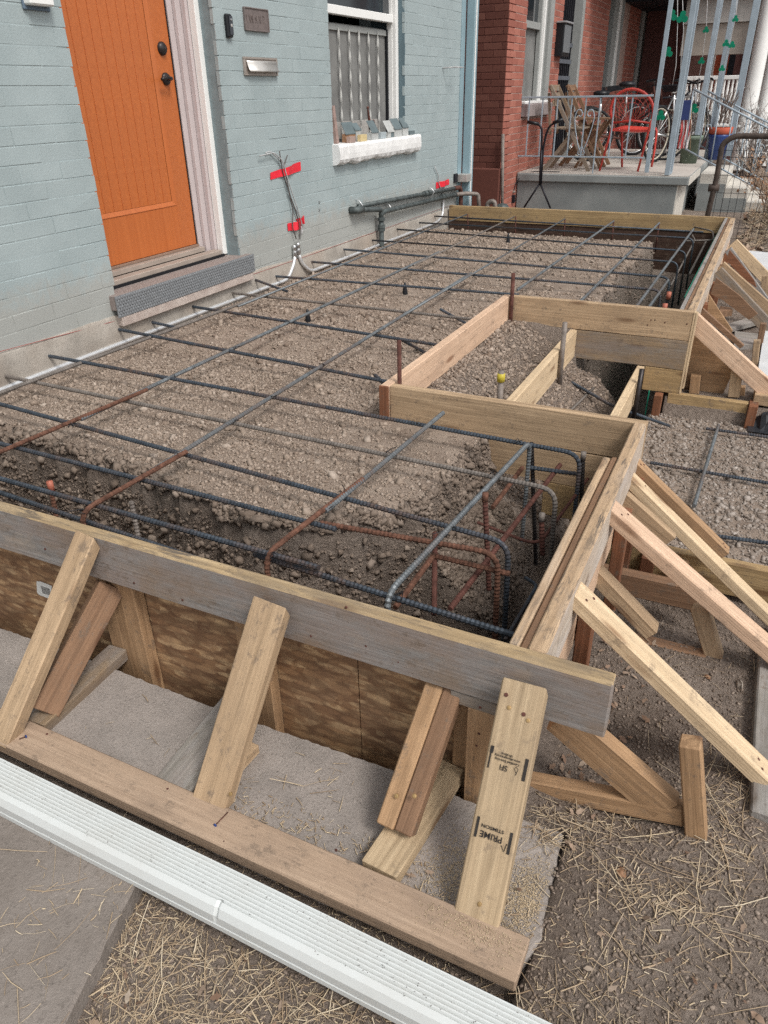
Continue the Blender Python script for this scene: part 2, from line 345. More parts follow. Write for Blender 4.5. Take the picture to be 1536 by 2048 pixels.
M['stonesgrey'] = island('grey crushed stone', [(0.19, 0.152, 0.125), (0.28, 0.235, 0.20), (0.36, 0.31, 0.27), (0.23, 0.19, 0.16), (0.44, 0.39, 0.35)])
M['clods'] = island('earth clods', [(0.155, 0.118, 0.092), (0.24, 0.188, 0.15), (0.19, 0.148, 0.118), (0.31, 0.25, 0.205)])
M['straw'] = island('dry straw', [(0.30, 0.215, 0.14), (0.50, 0.385, 0.26), (0.60, 0.49, 0.34), (0.38, 0.28, 0.19), (0.70, 0.60, 0.45)], tint=0.1)
M['leafm'] = island('dead leaves', [(0.15, 0.09, 0.06), (0.27, 0.18, 0.125), (0.38, 0.29, 0.22), (0.21, 0.13, 0.09), (0.46, 0.38, 0.30)])
M['sawdust'] = island('sawdust', [(0.46, 0.36, 0.23), (0.62, 0.50, 0.35)], tint=0)
# glass, screens
t = NT('window glass'); t.b.inputs['Base Color'].default_value = (0.02, 0.025, 0.03, 1); t.rough(0.06); t.b.inputs['Specular IOR Level'].default_value = 0.7; M['glass'] = t.m
t = NT('clear window glass'); t.b.inputs['Base Color'].default_value = (0.9, 0.93, 0.93, 1); t.rough(0.03); t.b.inputs['Transmission Weight'].default_value = 1.0; t.b.inputs['Specular IOR Level'].default_value = 0.5; t.b.inputs['IOR'].default_value = 1.1; M['clearglass'] = t.m
t = NT('grey fly screen'); sc_ = t.noise(t.coords((1, 1, 1), rand=False), 3.0, 3, 0.6); s2 = t.noise(t.coords((600, 600, 90), rand=False), 1, 2, 0.5)
c = t.mix(t.ramp(sc_, [(0.35, 0.0), (0.65, 1.0)]), (0.16, 0.16, 0.155), (0.25, 0.25, 0.24)); c = t.mix(t.ramp(s2, [(0.4, 0.3), (0.6, 0.0)]), c, (0.07, 0.07, 0.07)); t.col(c); t.rough(0.6); M['screen'] = t.m
# door step tread and hex riser
t = NT('ribbed tread'); w = t.n('TexWave', Scale=70.0, Distortion=1.0, Detail=1.0); w.bands_direction = 'Y'; t.l(t.coords((1, 1, 1), rand=False), w.inputs['Vector'])
c = t.mix(t.ramp(w.outputs[0], [(0.2, 0.0), (0.7, 1.0)]), (0.20, 0.165, 0.15), (0.33, 0.28, 0.26)); t.col(c); t.rough(0.7); t.bump(w.outputs[0], 0.4, 0.004); M['mat_top'] = t.m
M['mat_face'] = plain('grey honeycomb rubber', (0.20, 0.21, 0.22), 0.55, 0.15, 0.15, 40)

# ------------------------------------------------------------------ object helpers
def to_mat(m): return M[m] if isinstance(m, str) else m
def mesh_obj(name, verts, faces, mat, mw=None, parent=None, smooth=False):
    me = bpy.data.meshes.new(name)
    me.from_pydata([tuple(v) for v in verts], [], faces)
    me.update()
    if smooth: me.polygons.foreach_set('use_smooth', [True] * len(me.polygons))
    me.materials.append(to_mat(mat))
    return link(name, me, mw, parent)
def link(name, me, mw=None, parent=None):
    o = bpy.data.objects.new(name, me)
    COL.objects.link(o)
    if mw is None: mw = Matrix.Identity(4)
    if parent is not None:
        o.parent = parent
        o.matrix_basis = parent['_w'] and (WM[parent.name].inverted() @ mw) if False else WM[parent.name].inverted() @ mw
    else:
        o.matrix_basis = mw
    WM[o.name] = mw.copy()
    return o
WM = {}
def tag(o, label=None, cat=None, group=None, kind=None):
    if label: o['label'] = label
    if cat: o['category'] = cat
    if group: o['group'] = group
    if kind: o['kind'] = kind
    return o
def thing(name, loc, label, cat, group=None, kind=None, rot=None):
    o = bpy.data.objects.new(name, None); COL.objects.link(o)
    mw = Matrix.Translation(Vector(loc))
    if rot is not None: mw = mw @ rot
    o.matrix_basis = mw; WM[o.name] = mw.copy()
    o.empty_display_size = 0.05
    return tag(o, label, cat, group, kind)

def frame(A, B, n):
    """local X from A to B, local Z close to n"""
    A = Vector(A); B = Vector(B); X = (B - A).normalized(); Z = Vector(n); Z = (Z - X * Z.dot(X)).normalized(); Y = Z.cross(X)
    m = Matrix.Identity(4)
    for i in range(3): m[i][0], m[i][1], m[i][2], m[i][3] = X[i], Y[i], Z[i], A[i]
    return m, (B - A).length
BOXC = {}
def box_mesh(name, L, w, t, mat, c=0.0018, jit=0.0, cutA=0.0, cutB=0.0, z0=None):
    """chamfered bar: x 0..L, y -w/2..w/2, z -t..0 (top face is the measured face)"""
    bm = bmesh.new()
    bmesh.ops.create_cube(bm, size=1.0)
    for v in bm.verts:
        x = (v.co.x + 0.5) * L
        z = (v.co.z - 0.5) * t
        if v.co.x < 0: x += -cutA * (z + t / 2)
        else: x += -cutB * (z + t / 2)
        v.co = Vector((x, v.co.y * w, z))
        if jit: v.co += Vector((random.uniform(-jit, jit), random.uniform(-jit, jit), random.uniform(-jit, jit)))
    if L > 0.5 and jit:
        es = [e for e in bm.edges if abs((e.verts[0].co - e.verts[1].co).x) > L * 0.7]
        r = bmesh.ops.subdivide_edges(bm, edges=es, cuts=4, use_grid_fill=True)
        ph = random.uniform(0, 6); am = random.uniform(0.0005, 0.002)
        for v in bm.verts:
            v.co.y += am * math.sin(v.co.x / L * 5 + ph); v.co.z += am * math.cos(v.co.x / L * 4 + ph * 2)
    if c: bmesh.ops.bevel(bm, geom=[e for e in bm.edges if e.calc_face_angle(0) > 0.6], offset=c, segments=1, affect='EDGES')
    me = bpy.data.meshes.new(name); bm.to_mesh(me); bm.free()
    me.materials.append(to_mat(mat)); return me
def bar(name, A, B, w, t, n, mat, parent=None, c=0.0018, jit=0.0008, center=False, **k):
    mw, L = frame(A, B, n)
    if center: mw = mw @ Matrix.Translation((0, 0, t / 2))
    return link(name, box_mesh(name, L, w, t, mat, c, jit, **k), mw, parent)
def aabb(name, p0, p1, mat, parent=None, c=0.0018, jit=0.0):
    """axis aligned box; long side becomes local X"""
    p0 = Vector(p0); p1 = Vector(p1); lo = Vector((min(p0[i], p1[i]) for i in range(3))); hi = Vector((max(p0[i], p1[i]) for i in range(3))); d = hi - lo
    ax = max(range(3), key=lambda i: d[i]); ce = (lo + hi) / 2
    A = ce.copy(); B = ce.copy(); A[ax] = lo[ax]; B[ax] = hi[ax]
    n = Vector((0, 0, 1)) if ax != 2 else Vector((1, 0, 0))
    mw, L = frame(A, B, n)
    Y = Vector((mw[0][1], mw[1][1], mw[2][1])); Z = Vector((mw[0][2], mw[1][2], mw[2][2]))
    w = sum(abs(Y[i]) * d[i] for i in range(3)); th = sum(abs(Z[i]) * d[i] for i in range(3))
    mw = mw @ Matrix.Translation((0, 0, th / 2))
    return link(name, box_mesh(name, L, w, th, mat, min(c, 0.3 * min(w, th)), jit), mw, parent)

def smooth_path(pts, rad=0.04, seg=6):
    pts = [Vector(p) for p in pts]
    out = [pts[0]]
    for i in range(1, len(pts) - 1):
        a, b, c_ = pts[i - 1], pts[i], pts[i + 1]
        r = min(rad, (a - b).length * 0.45, (c_ - b).length * 0.45)
        p, q = b + (a - b).normalized() * r, b + (c_ - b).normalized() * r
        for k in range(seg + 1):
            s = k / seg
            out.append(p * (1 - s) ** 2 + b * 2 * s * (1 - s) + q * s * s)
    out.append(pts[-1]); return out
def tube_geo(pts, r, sides=8, step=None, ribs=0.0, cap=True):
    P = [Vector(p) for p in pts]
    if step:
        Q = [P[0]]; 
        for a, b in zip(P[:-1], P[1:]):
            n = max(1, int(round((b - a).length / step)))
            for k in range(1, n + 1): Q.append(a + (b - a) * (k / n))
        P = Q
    n = len(P)
    T = [(P[min(i + 1, n - 1)] - P[max(i - 1, 0)]).normalized() for i in range(n)]
    ref = Vector((0, 0, 1)) if abs(T[0].z) < 0.9 else Vector((1, 0, 0))
    N = (ref - T[0] * ref.dot(T[0])).normalized()
    V = []; Fc = []
    for i in range(n):
        N = (N - T[i] * N.dot(T[i])).normalized(); Bn = T[i].cross(N)
        rr = r(i / (n - 1)) if callable(r) else r
        rib = 1 + (ribs if (i % 2) else 0)
        for k in range(sides):
            a = 2 * math.pi * k / sides
            V.append(P[i] + (N * math.cos(a) + Bn * math.sin(a)) * rr * rib)
    for i in range(n - 1):
        for k in range(sides):
            k2 = (k + 1) % sides
            Fc.append((i * sides + k, i * sides + k2, (i + 1) * sides + k2, (i + 1) * sides + k))
    if cap:
        Fc.append(tuple(range(sides))[::-1]); Fc.append(tuple((n - 1) * sides + k for k in range(sides)))
    return V, Fc
def tube(name, pts, r, mat, parent=None, sides=8, step=None, ribs=0.0, bend=0.0, smooth=True):
    if bend: pts = smooth_path(pts, bend)
    V, Fc = tube_geo(pts, r, sides, step, ribs)
    c0 = V[0].copy(); V = [v - c0 for v in V]
    return mesh_obj(name, V, Fc, mat, Matrix.Translation(c0), parent, smooth)
def disc(name, c, n, r, h, mat, parent=None, sides=10):
    n = Vector(n).normalized()
    return tube(name, [Vector(c) - n * 0.002, Vector(c) + n * h * 0.7, Vector(c) + n * h], lambda s: r if s < 0.9 else r * 0.55, mat, parent, sides, smooth=False)
def lathe(name, c, prof, mat, parent=None, sides=20):
    V = []; Fc = []
    for r, z in prof:
        for k in range(sides):
            a = 2 * math.pi * k / sides; V.append((r * math.cos(a), r * math.sin(a), z))
    for i in range(len(prof) - 1):
        for k in range(sides):
            k2 = (k + 1) % sides; Fc.append((i * sides + k, i * sides + k2, (i + 1) * sides + k2, (i + 1) * sides + k))
    return mesh_obj(name, V, Fc, mat, Matrix.Translation(Vector(c)), parent, True)
def merge(geos):
    V = []; Fc = []
    for v, f in geos:
        o = len(V); V += list(v); Fc += [tuple(i + o for i in q) for q in f]
    return V, Fc
def fast_mesh(name, V, Q, mat, nside=4):
    """numpy mesh: V (n,3), Q (m,nside)"""
    me = bpy.data.meshes.new(name)
    me.vertices.add(len(V)); me.vertices.foreach_set('co', V.astype(np.float32).ravel())
    me.loops.add(Q.size); me.loops.foreach_set('vertex_index', Q.astype(np.int32).ravel())
    me.polygons.add(len(Q)); me.polygons.foreach_set('loop_start', np.arange(0, Q.size, nside, dtype=np.int32))
    try: me.polygons.foreach_set('loop_total', np.full(len(Q), nside, dtype=np.int32))
    except Exception: pass
    me.update(calc_edges=True); me.validate()
    me.materials.append(to_mat(mat)); return me

# lattice noise in numpy
_lat = RNG.random((64, 64, 4))
def vnoise(x, y, ch=0):
    x = np.asarray(x); y = np.asarray(y)
    xi = np.floor(x).astype(int); yi = np.floor(y).astype(int); fx = x - xi; fy = y - yi
    fx = fx * fx * (3 - 2 * fx); fy = fy * fy * (3 - 2 * fy)
    g = lambda a, b: _lat[a % 64, b % 64, ch]
    return (g(xi, yi) * (1 - fx) + g(xi + 1, yi) * fx) * (1 - fy) + (g(xi, yi + 1) * (1 - fx) + g(xi + 1, yi + 1) * fx) * fy - 0.5
def fbm(x, y, s, ch=0): return vnoise(x * s, y * s, ch) + 0.5 * vnoise(x * s * 2.1 + 7, y * s * 2.1 + 3, ch) + 0.25 * vnoise(x * s * 4.3 + 1, y * s * 4.3 + 9, ch)
def sm(t): t = np.clip(t, 0, 1); return t * t * (3 - 2 * t)
W, YC, YF, LY, XR = 2.653, 1.315, 2.874, 6.245, 1.662
def edges(x, y):
    ye = np.interp(x, [0, 0.3, 0.9, 1.33, 1.6, 1.8, 1.95, 2.1], [0.70, 0.66, 0.61, 0.51, 0.47, 0.52, 0.62, 0.80]) + 0.045 * fbm(x, x * 0 + 3, 4.5) + 0.03 * fbm(x, y, 11)
    xe = 2.06 + 0.05 * fbm(y, y * 0 + 8, 3.0) + 0.02 * fbm(x, y, 11, 1)
    return ye, xe
def fillmask(x, y):
    ye, xe = edges(x, y)
    return (x > 0.02) & (x < xe) & (y > ye) & (y < 5.68)
def gh(x, y):
    x = np.asarray(x, float); y = np.asarray(y, float)
    ye, xe = edges(x, y)
    rough = fbm(x, y, 9)
    out = -0.452 + 0.018 * fbm(x, y, 1.3) + 0.010 * rough
    out = out - 0.10 * np.exp(-(((x - 2.78) / 0.14) ** 2 + ((y - 0.30) / 0.18) ** 2)) + 0.03 * np.exp(-(((x - 3.0) / 0.25) ** 2 + ((y + 0.1) / 0.3) ** 2))
    out = out - 0.14 * sm((y - 0.86) / 0.12) * (y < 1.30)
    out = np.where((x < 2.75) & (y < 0.0), -0.50, out)
    fill = -0.137 + 0.012 * fbm(x, y, 2.5, 1) + 0.006 * rough
    t1 = ye - y
    near = np.where(t1 < 0, fill, np.where(t1 < 0.04, fill - 0.03 * (t1 / 0.04), fill - 0.03 - 0.50 * sm((t1 - 0.03) / 0.06) ** 0.8 - 0.5 * np.clip(t1 - 0.09, 0, 1))) + np.where(t1 > 0, 0.075 * rough + 0.03 * fbm(x, y, 22, 2), 0)
    t2 = x - xe
    rn = np.where(t2 < 0, fill, np.where(t2 < 0.06, fill - 0.20 * sm(t2 / 0.06), fill - 0.20 - 1.0 * (t2 - 0.06))) - 0.9 * sm((x - 2.33) / 0.10) + np.where(t2 > 0, 0.04 * rough, 0)
    rf = np.where(t2 < 0, fill, fill - 1.05 * sm(t2 / 0.10)) + np.where(t2 > 0, 0.03 * rough, 0)
    st = fill - 0.62 * np.clip(x - 1.78, 0, 2) + 0.03 * rough - 0.9 * sm((x - 2.33) / 0.1) * sm((y - 2.35) / 0.12)
    right = np.where(y < YC + 0.02, rn, np.where(y < YF, st, rf))
    farz = np.where(y > 5.68, fill - 0.60 * sm((y - 5.68) / 0.08), fill)
    ins = np.minimum(np.minimum(near, right), farz)
    ins = np.maximum(ins, -1.35 + 0.03 * rough)
    inside = (x < 2.585) & (y > 0.062) & (y < 6.24) & (x > -0.3)
    z = np.where(inside, ins, out)
    land = (x > 2.47 + 0.03 * fbm(x, y, 5)) & (x < 3.9) & (y > 1.32) & (y < 2.86) & ~((x < 2.52) & (y > 2.5))
    z = np.where(land, -0.548 + 0.008 * rough, z)
    gap = (y > -0.035) & (y <= 0.062) & (x < 2.60)
    z = np.where(gap, -0.78, z)
    yard = (y > 6.35) & (x > 0)
    z = np.where(yard, -0.42 + 0.03 * fbm(x, y, 1.1) + 0.10 * sm((y - 9) / 8), z)
    return z

# ------------------------------------------------------------------ ground sheet
xs = np.concatenate([np.linspace(-60, -2, 12), np.linspace(-1.6, -0.2, 6), np.arange(-0.05, 4.3, 0.0155), np.linspace(4.4, 8, 14), np.linspace(9, 90, 16)])
ys = np.concatenate([np.linspace(-40, -3, 12), np.linspace(-2.6, -1.1, 10), np.arange(-1.0, 3.4, 0.0155), np.arange(3.42, 6.5, 0.024), np.linspace(6.6, 14, 60), np.linspace(15, 120, 18)])
GX, GY = np.meshgrid(xs, ys, indexing='ij')
GZ = gh(GX, GY)
nx, ny = len(xs), len(ys)
idx = np.arange(nx * ny).reshape(nx, ny)
Q = np.stack([idx[:-1, :-1], idx[1:, :-1], idx[1:, 1:], idx[:-1, 1:]], -1).reshape(-1, 4)
me = fast_mesh('dirt_ground', np.stack([GX, GY, GZ], -1).reshape(-1, 3), Q, 'dirt')
me.materials.append(M['gravelbed'])
cx = GX.reshape(-1)[Q].mean(1); cy = GY.reshape(-1)[Q].mean(1)
gm = fillmask(cx, cy) | ((cx > 2.46) & (cx < 3.9) & (cy > 1.34) & (cy < 2.85))
gm &= ~((cx > XR) & (cy > YC) & (cy < YF) & (cx < 2.46))
me.polygons.foreach_set('material_index', gm.astype(np.int32))
me.polygons.foreach_set('use_smooth', np.ones(len(Q), bool))
g = link('dirt_ground', me); tag(g, kind='structure')

# ------------------------------------------------------------------ scattered stuff
CUBE = np.array([[-1, -1, -1], [1, -1, -1], [1, 1, -1], [-1, 1, -1], [-1, -1, 1], [1, -1, 1], [1, 1, 1], [-1, 1, 1]], float) * 0.5
CQ = np.array([[0, 3, 2, 1], [4, 5, 6, 7], [0, 1, 5, 4], [1, 2, 6, 5], [2, 3, 7, 6], [3, 0, 4, 7]])
def rotmats(n, tilt):
    a = RNG.random(n) * 2 * np.pi; b = RNG.normal(0, tilt, n); c = RNG.normal(0, tilt, n)
    ca, sa, cb, sb, cc, s_ = np.cos(a), np.sin(a), np.cos(b), np.sin(b), np.cos(c), np.sin(c)
    z = np.zeros(n); o = np.ones(n)
    Rz = np.stack([np.stack([ca, -sa, z], -1), np.stack([sa, ca, z], -1), np.stack([z, z, o], -1)], 1)
    Rx = np.stack([np.stack([o, z, z], -1), np.stack([z, cb, -sb], -1), np.stack([z, sb, cb], -1)], 1)
    Ry = np.stack([np.stack([cc, z, s_], -1), np.stack([z, o, z], -1), np.stack([-s_, z, cc], -1)], 1)
    return Rz @ Rx @ Ry
def rocks(name, x, y, size, mat, flat=0.55, tilt=0.5, lift=0.25, zf=gh):
    n = len(x); V = CUBE[None] * (1 + RNG.uniform(-0.45, 0.45, (n, 8, 3)))
    V = V * (size[:, None, None] * np.stack([RNG.uniform(0.7, 1.4, n), RNG.uniform(0.5, 1.0, n), RNG.uniform(flat * 0.6, flat * 1.3, n)], -1)[:, None, :])
    top = V[:, 4:, :2].mean(1, keepdims=True); V[:, 4:, :2] = top + (V[:, 4:, :2] - top) * RNG.uniform(0.45, 1.0, (n, 1, 1))
    V = np.einsum('nij,nkj->nki', rotmats(n, tilt), V)
    z = zf(x, y) + size * lift * flat
    V += np.stack([x, y, z], -1)[:, None, :]
    F = (CQ[None] + (np.arange(n) * 8)[:, None, None]).reshape(-1, 4)
    return link(name, fast_mesh(name, V.reshape(-1, 3), F, mat))
def dens(n, x0, x1, y0, y1): return RNG.uniform(x0, x1, n), RNG.uniform(y0, y1, n)
xg, yg = [], []
for n, a, b, c_, d in ((62000, 0.0, 2.2, 0.4, 2.0), (34000, 0.0, 2.2, 2.0, 3.6), (15000, 0.0, 2.2, 3.6, 5.8)):
    x, y = dens(n, a, b, c_, d); k = fillmask(x, y) & ~((x > XR - 0.02) & (y > YC - 0.05) & (y < YF + 0.05)); xg.append(x[k]); yg.append(y[k])
x = np.concatenate(xg); y = np.concatenate(yg)
xb, yb = dens(9000, XR, 2.35, 1.35, 2.85); kb = RNG.random(len(xb)) < np.clip(1.25 - 1.3 * (xb - XR), 0.1, 1); 
patch = fbm(x, y, 1.6, 2)
k = RNG.random(len(x)) < np.clip(0.62 + 0.9 * patch, 0.12, 1)
x, y = x[k], y[k]
s = RNG.lognormal(math.log(0.0056), 0.50, len(x)); s = np.clip(s, 0.0025, 0.026); s *= 1 + 0.13 * y
x = np.concatenate([x, xb[kb]]); y = np.concatenate([y, yb[kb]]); s = np.concatenate([s, np.clip(RNG.lognormal(math.log(0.0075), 0.5, kb.sum()), 0.003, 0.025)])
o = rocks('gravel', x, y, s, 'stones'); tag(o, 'crushed tan gravel spread level under the rebar grid', 'gravel', kind='stuff')
x, y = dens(19000, 2.47, 3.75, 1.33, 2.85); m = ~((x < 2.53) & (y > 2.5)); x, y = x[m], y[m]
s = np.clip(RNG.lognormal(math.log(0.0066), 0.55, len(x)), 0.003, 0.03)
o = rocks('landing_gravel', x, y, s, 'stonesgrey'); tag(o, 'grey crushed stone filling the small landing form at the right', 'gravel', kind='stuff')
# earth clods on slopes, stairs pit and yard
xl, yl, sl = [], [], []
for n, a, b, c_, d, s0 in ((24000, 0.2, 2.55, 0.07, 1.0, 0.0058), (7000, 2.0, 2.55, 0.1, 1.3, 0.0062), (9000, XR, 2.6, 1.34, 2.86, 0.0066), (5000, 2.0, 2.55, 2.9, 5.8, 0.010),
                           (26000, 2.62, 3.7, -1.0, 1.34, 0.0042), (6000, 1.9, 3.0, -1.0, -0.3, 0.005), (5000, 2.66, 3.8, 2.9, 6.5, 0.009)):
    x, y = dens(n, a, b, c_, d); m = ~(fillmask(x, y) & ~((x > XR) & (y > YC) & (y < YF)))
    m &= ~((x > 2.55) & (x < 2.66) & (y > 0)) & ~((x < 2.745) & (y > -0.36) & (y < 0.02))
    m &= ~((x > 2.46) & (y > 1.33) & (y < 2.86))
    xl.append(x[m]); yl.append(y[m]); sl.append(np.clip(RNG.lognormal(math.log(s0), 0.5, m.sum()), 0.002, 0.022 if b < 2.7 else 0.0075))
for (n, s0) in ((16000, 0.0060), (2500, 0.013)):
    x = RNG.uniform(0.15, 2.1, n); ye_, _ = edges(x, x * 0 + 0.6); y = ye_ - RNG.uniform(0.005, 0.13, n); xl.append(x); yl.append(y); sl.append(np.clip(RNG.lognormal(math.log(s0), 0.5, n), 0.002, 0.03))
    y = RNG.uniform(0.75, 1.3, n // 4); _, xe_ = edges(y * 0 + 2.05, y); x = xe_ + RNG.uniform(0.005, 0.16, n // 4); xl.append(x); yl.append(y); sl.append(np.clip(RNG.lognormal(math.log(s0), 0.5, n // 4), 0.002, 0.03))
o = rocks('earth_clods', np.concatenate(xl), np.concatenate(yl), np.concatenate(sl), 'clods', flat=0.65, tilt=0.9)
tag(o, 'loose brown clods of dug earth on the trench sides and yard', 'soil', kind='stuff')
def strips(name, x, y, L, wd, mat, tilt=0.12, lift=0.003, zf=gh, cup=0.1, ang=None, taper=1.0):
    n = len(x); h = wd * 0.35
    # 3 rings of a triangle section -> 18 quads
    xs_ = np.array([-0.5, 0.0, 0.5])
    V = np.zeros((n, 9, 3))
    bend = RNG.normal(0, cup, n)
    for i, q in enumerate(xs_):
        tp = 1.0 if i < 2 else taper
        V[:, i * 3 + 0, :] = np.stack([L * q, -wd * tp / 2 + bend * L * (q * q), 0 * L], -1)
        V[:, i * 3 + 1, :] = np.stack([L * q, wd * tp / 2 + bend * L * (q * q), 0 * L], -1)
        V[:, i * 3 + 2, :] = np.stack([L * q, bend * L * (q * q), h], -1)
    R = rotmats(n, 0.0); til = RNG.normal(0, tilt, n)
    V[:, :, 2] += V[:, :, 0] * np.sin(til)[:, None]
    V = np.einsum('nij,nkj->nki', R, V)
    z = zf(x, y) + lift + np.abs(np.sin(til)) * L * 0.25
    V += np.stack([x, y, z], -1)[:, None, :]
    q = []
    for i in (0, 1):
        for k in range(3):
            k2 = (k + 1) % 3; q.append([i * 3 + k, i * 3 + k2, i * 3 + 3 + k2, i * 3 + 3 + k])
    q = np.array(q)
    F = (q[None] + (np.arange(n) * 9)[:, None, None]).reshape(-1, 4)
    return link(name, fast_mesh(name, V.reshape(-1, 3), F, mat))
def clumps(n, cs):
    X, Y = [], []
    for (cx_, cy_, sx_, sy_, k) in cs:
        X.append(RNG.normal(cx_, sx_, int(n * k))); Y.append(RNG.normal(cy_, sy_, int(n * k)))
    return np.concatenate(X), np.concatenate(Y)
SLAB2 = lambda x, y: (x < 1.958 + (y + 0.48) * -0.278) & (y < -0.40)
def top_z(x, y):
    z = gh(x, y)
    z = np.where((x < 2.745) & (x > -1) & (y > -0.345) & (y < -0.02), -0.438, z)
    z = np.where(SLAB2(x, y), -0.448, z)
    return z
# straw
x, y = dens(5200, 1.95, 3.1, -1.0, -0.5); m = ~SLAB2(x, y); x, y = x[m], y[m]
x2, y2 = dens(4000, 2.35, 3.8, -0.95, -0.36); m = RNG.random(len(x2)) < np.clip(0.05 + 0.5 * sm((-0.45 - y2) / 0.35) + 0.8 * fbm(x2, y2, 3.0), 0.015, 1); x2, y2 = x2[m], y2[m]
x3, y3 = clumps(1300, [(2.80, 0.03, 0.07, 0.05, 0.16), (2.93, -0.10, 0.09, 0.04, 0.20), (3.05, 0.15, 0.05, 0.14, 0.32), (2.72, -0.02, 0.03, 0.03, 0.10), (2.85, -0.35, 0.12, 0.10, 0.25), (3.0, 0.55, 0.12, 0.2, 0.06), (3.2, -0.3, 0.25, 0.2, 0.12)])
x4, y4 = clumps(60, [(2.05, -0.2, 0.25, 0.06, 0.5), (1.88, -0.60, 0.09, 0.12, 2.0), (2.2, -0.12, 0.05, 0.05, 0.3)])
x = np.concatenate([x, x2, x3, x4]); y = np.concatenate([y, y2, y3, y4])
k = ~((y > 0.0) & (x < 2.66)); x, y = x[k], y[k]
L = np.clip(RNG.lognormal(math.log(0.024), 0.75, len(x)), 0.006, 0.15); wd = np.clip(RNG.lognormal(math.log(0.0016), 0.4, len(x)), 0.0009, 0.0042)
o = strips('straw', x, y, L, wd, 'straw', tilt=0.16, zf=top_z, lift=0.003, taper=0.6, cup=0.16); tag(o, 'dry straw and wood shavings strewn over the dirt beside the walk', 'straw', kind='stuff')
# short chaff, deep
x, y = dens(9000, 1.95, 3.8, -1.0, -0.20); m = ~SLAB2(x, y) & (RNG.random(len(x)) < np.clip(0.9 - 1.3 * (x - 2.45) + 0.6 * fbm(x, y, 4.0), 0.12, 1)); x, y = x[m], y[m]
L = RNG.uniform(0.003, 0.015, len(x)); o = strips('chaff', x, y, L, RNG.uniform(0.001, 0.003, len(x)), 'straw', tilt=0.3, zf=top_z, lift=0.001); tag(o, 'fine straw chaff trodden into the dirt', 'chaff', kind='stuff')
# sawdust around the stamped board foot
x, y = clumps(4200, [(2.71, -0.20, 0.025, 0.05, 0.6), (2.56, -0.20, 0.04, 0.05, 0.35), (2.64, -0.325, 0.05, 0.018, 0.10)])
m = (x < 2.745); x, y = x[m], y[m]
o = strips('sawdust', x, y, RNG.uniform(0.001, 0.0045, len(x)), RNG.uniform(0.0008, 0.0016, len(x)), 'sawdust', tilt=0.3, zf=lambda a, b: np.where(b < -0.305, -0.399, -0.438), lift=0.0005); tag(o, 'pale sawdust spilled around the foot of the stamped brace', 'sawdust', kind='stuff')
# leaves
def leaves(name, x, y, s, mat, zf=gh, lift=0.006, tilt=0.35):
    n = len(x)
    base = np.array([[-1, 0, 0], [-0.45, 0.42, 0.1], [0.1, 0.38, 0.16], [0.3, 0.65, 0.05], [0.5, 0.25, 0.12], [1, 0, 0.18], [0.45, -0.3, 0.1], [0.2, -0.6, 0.0], [0.0, -0.35, 0.12], [-0.5, -0.4, 0.05]]) * 0.5
    V = base[None] * (1 + RNG.uniform(-0.25, 0.25, (n, 10, 3)))
    V[:, :, 2] *= RNG.uniform(0.3, 3.5, (n, 1))
    V = V * s[:, None, None]
    V = np.einsum('nij,nkj->nki', rotmats(n, tilt), V)
    V += np.stack([x, y, zf(x, y) + lift + s * 0.12], -1)[:, None, :]
    F = (np.array([[0, 1, 8, 9], [1, 2, 7, 8], [2, 3, 4, 7], [4, 5, 6, 7]])[None] + (np.arange(n) * 10)[:, None, None]).reshape(-1, 4)
    return link(name, fast_mesh(name, V.reshape(-1, 3), F, mat))
x, y = dens(9000, 2.66, 6.5, 6.3, 14); m = RNG.random(len(x)) < np.clip(0.75 + fbm(x, y, 0.8), 0.2, 1); x, y = x[m], y[m]
o = leaves('leaf_litter', x, y, RNG.uniform(0.04, 0.10, len(x)), 'leafm', tilt=0.6); tag(o, 'brown dead leaves heaped over the neighbouring yard', 'leaves', kind='stuff')
x, y = clumps(150, [(2.76, 0.25, 0.06, 0.12, 0.5), (2.75, 0.62, 0.05, 0.08, 0.25), (3.1, 0.4, 0.25, 0.4, 0.08), (2.95, -0.25, 0.2, 0.15, 0.12), (2.4, -0.75, 0.35, 0.15, 0.8)])
m = ~((x < 2.66) & (y > 0)) & ~SLAB2(x, y); x, y = x[m], y[m]
o = leaves('fallen_leaves', x, y, RNG.uniform(0.012, 0.030, len(x)), 'leafm', lift=0.004, zf=top_z); tag(o, 'curled brown leaves scattered on the near dirt', 'leaves', kind='stuff')

# ------------------------------------------------------------------ near slabs
def slab(name, outline, z0, z1, mat, label=None, cat=None, kind=None, jit=0.004, step=0.03):
    pts = []
    n = len(outline)
    for i in range(n):
        a = Vector(outline[i]); b = Vector(outline[(i + 1) % n]); k = max(1, int((b - a).length / step))
        for j in range(k):
            p = a + (b - a) * (j / k); pts.append((p.x + random.uniform(-jit, jit), p.y + random.uniform(-jit, jit)))
    ce = Vector((sum(p[0] for p in pts) / len(pts), sum(p[1] for p in pts) / len(pts)))
    V = []; m = len(pts)
    for (ins, z) in ((0, z0), (0, z1 - 0.006), (0.006, z1)):
        for p in pts:
            d = (ce - Vector(p)).normalized() * ins
            V.append((p[0] + d.x, p[1] + d.y, z + (random.uniform(-0.001, 0.001) if z != z0 else 0)))
    Fc = []
    for r in (0, 1):
        for i in range(m):
            j = (i + 1) % m; Fc.append((r * m + i, r * m + j, (r + 1) * m + j, (r + 1) * m + i))
    Fc.append(tuple(2 * m + i for i in range(m)))
    o = mesh_obj(name, V, Fc, mat)
    return tag(o, label, cat, None, kind)
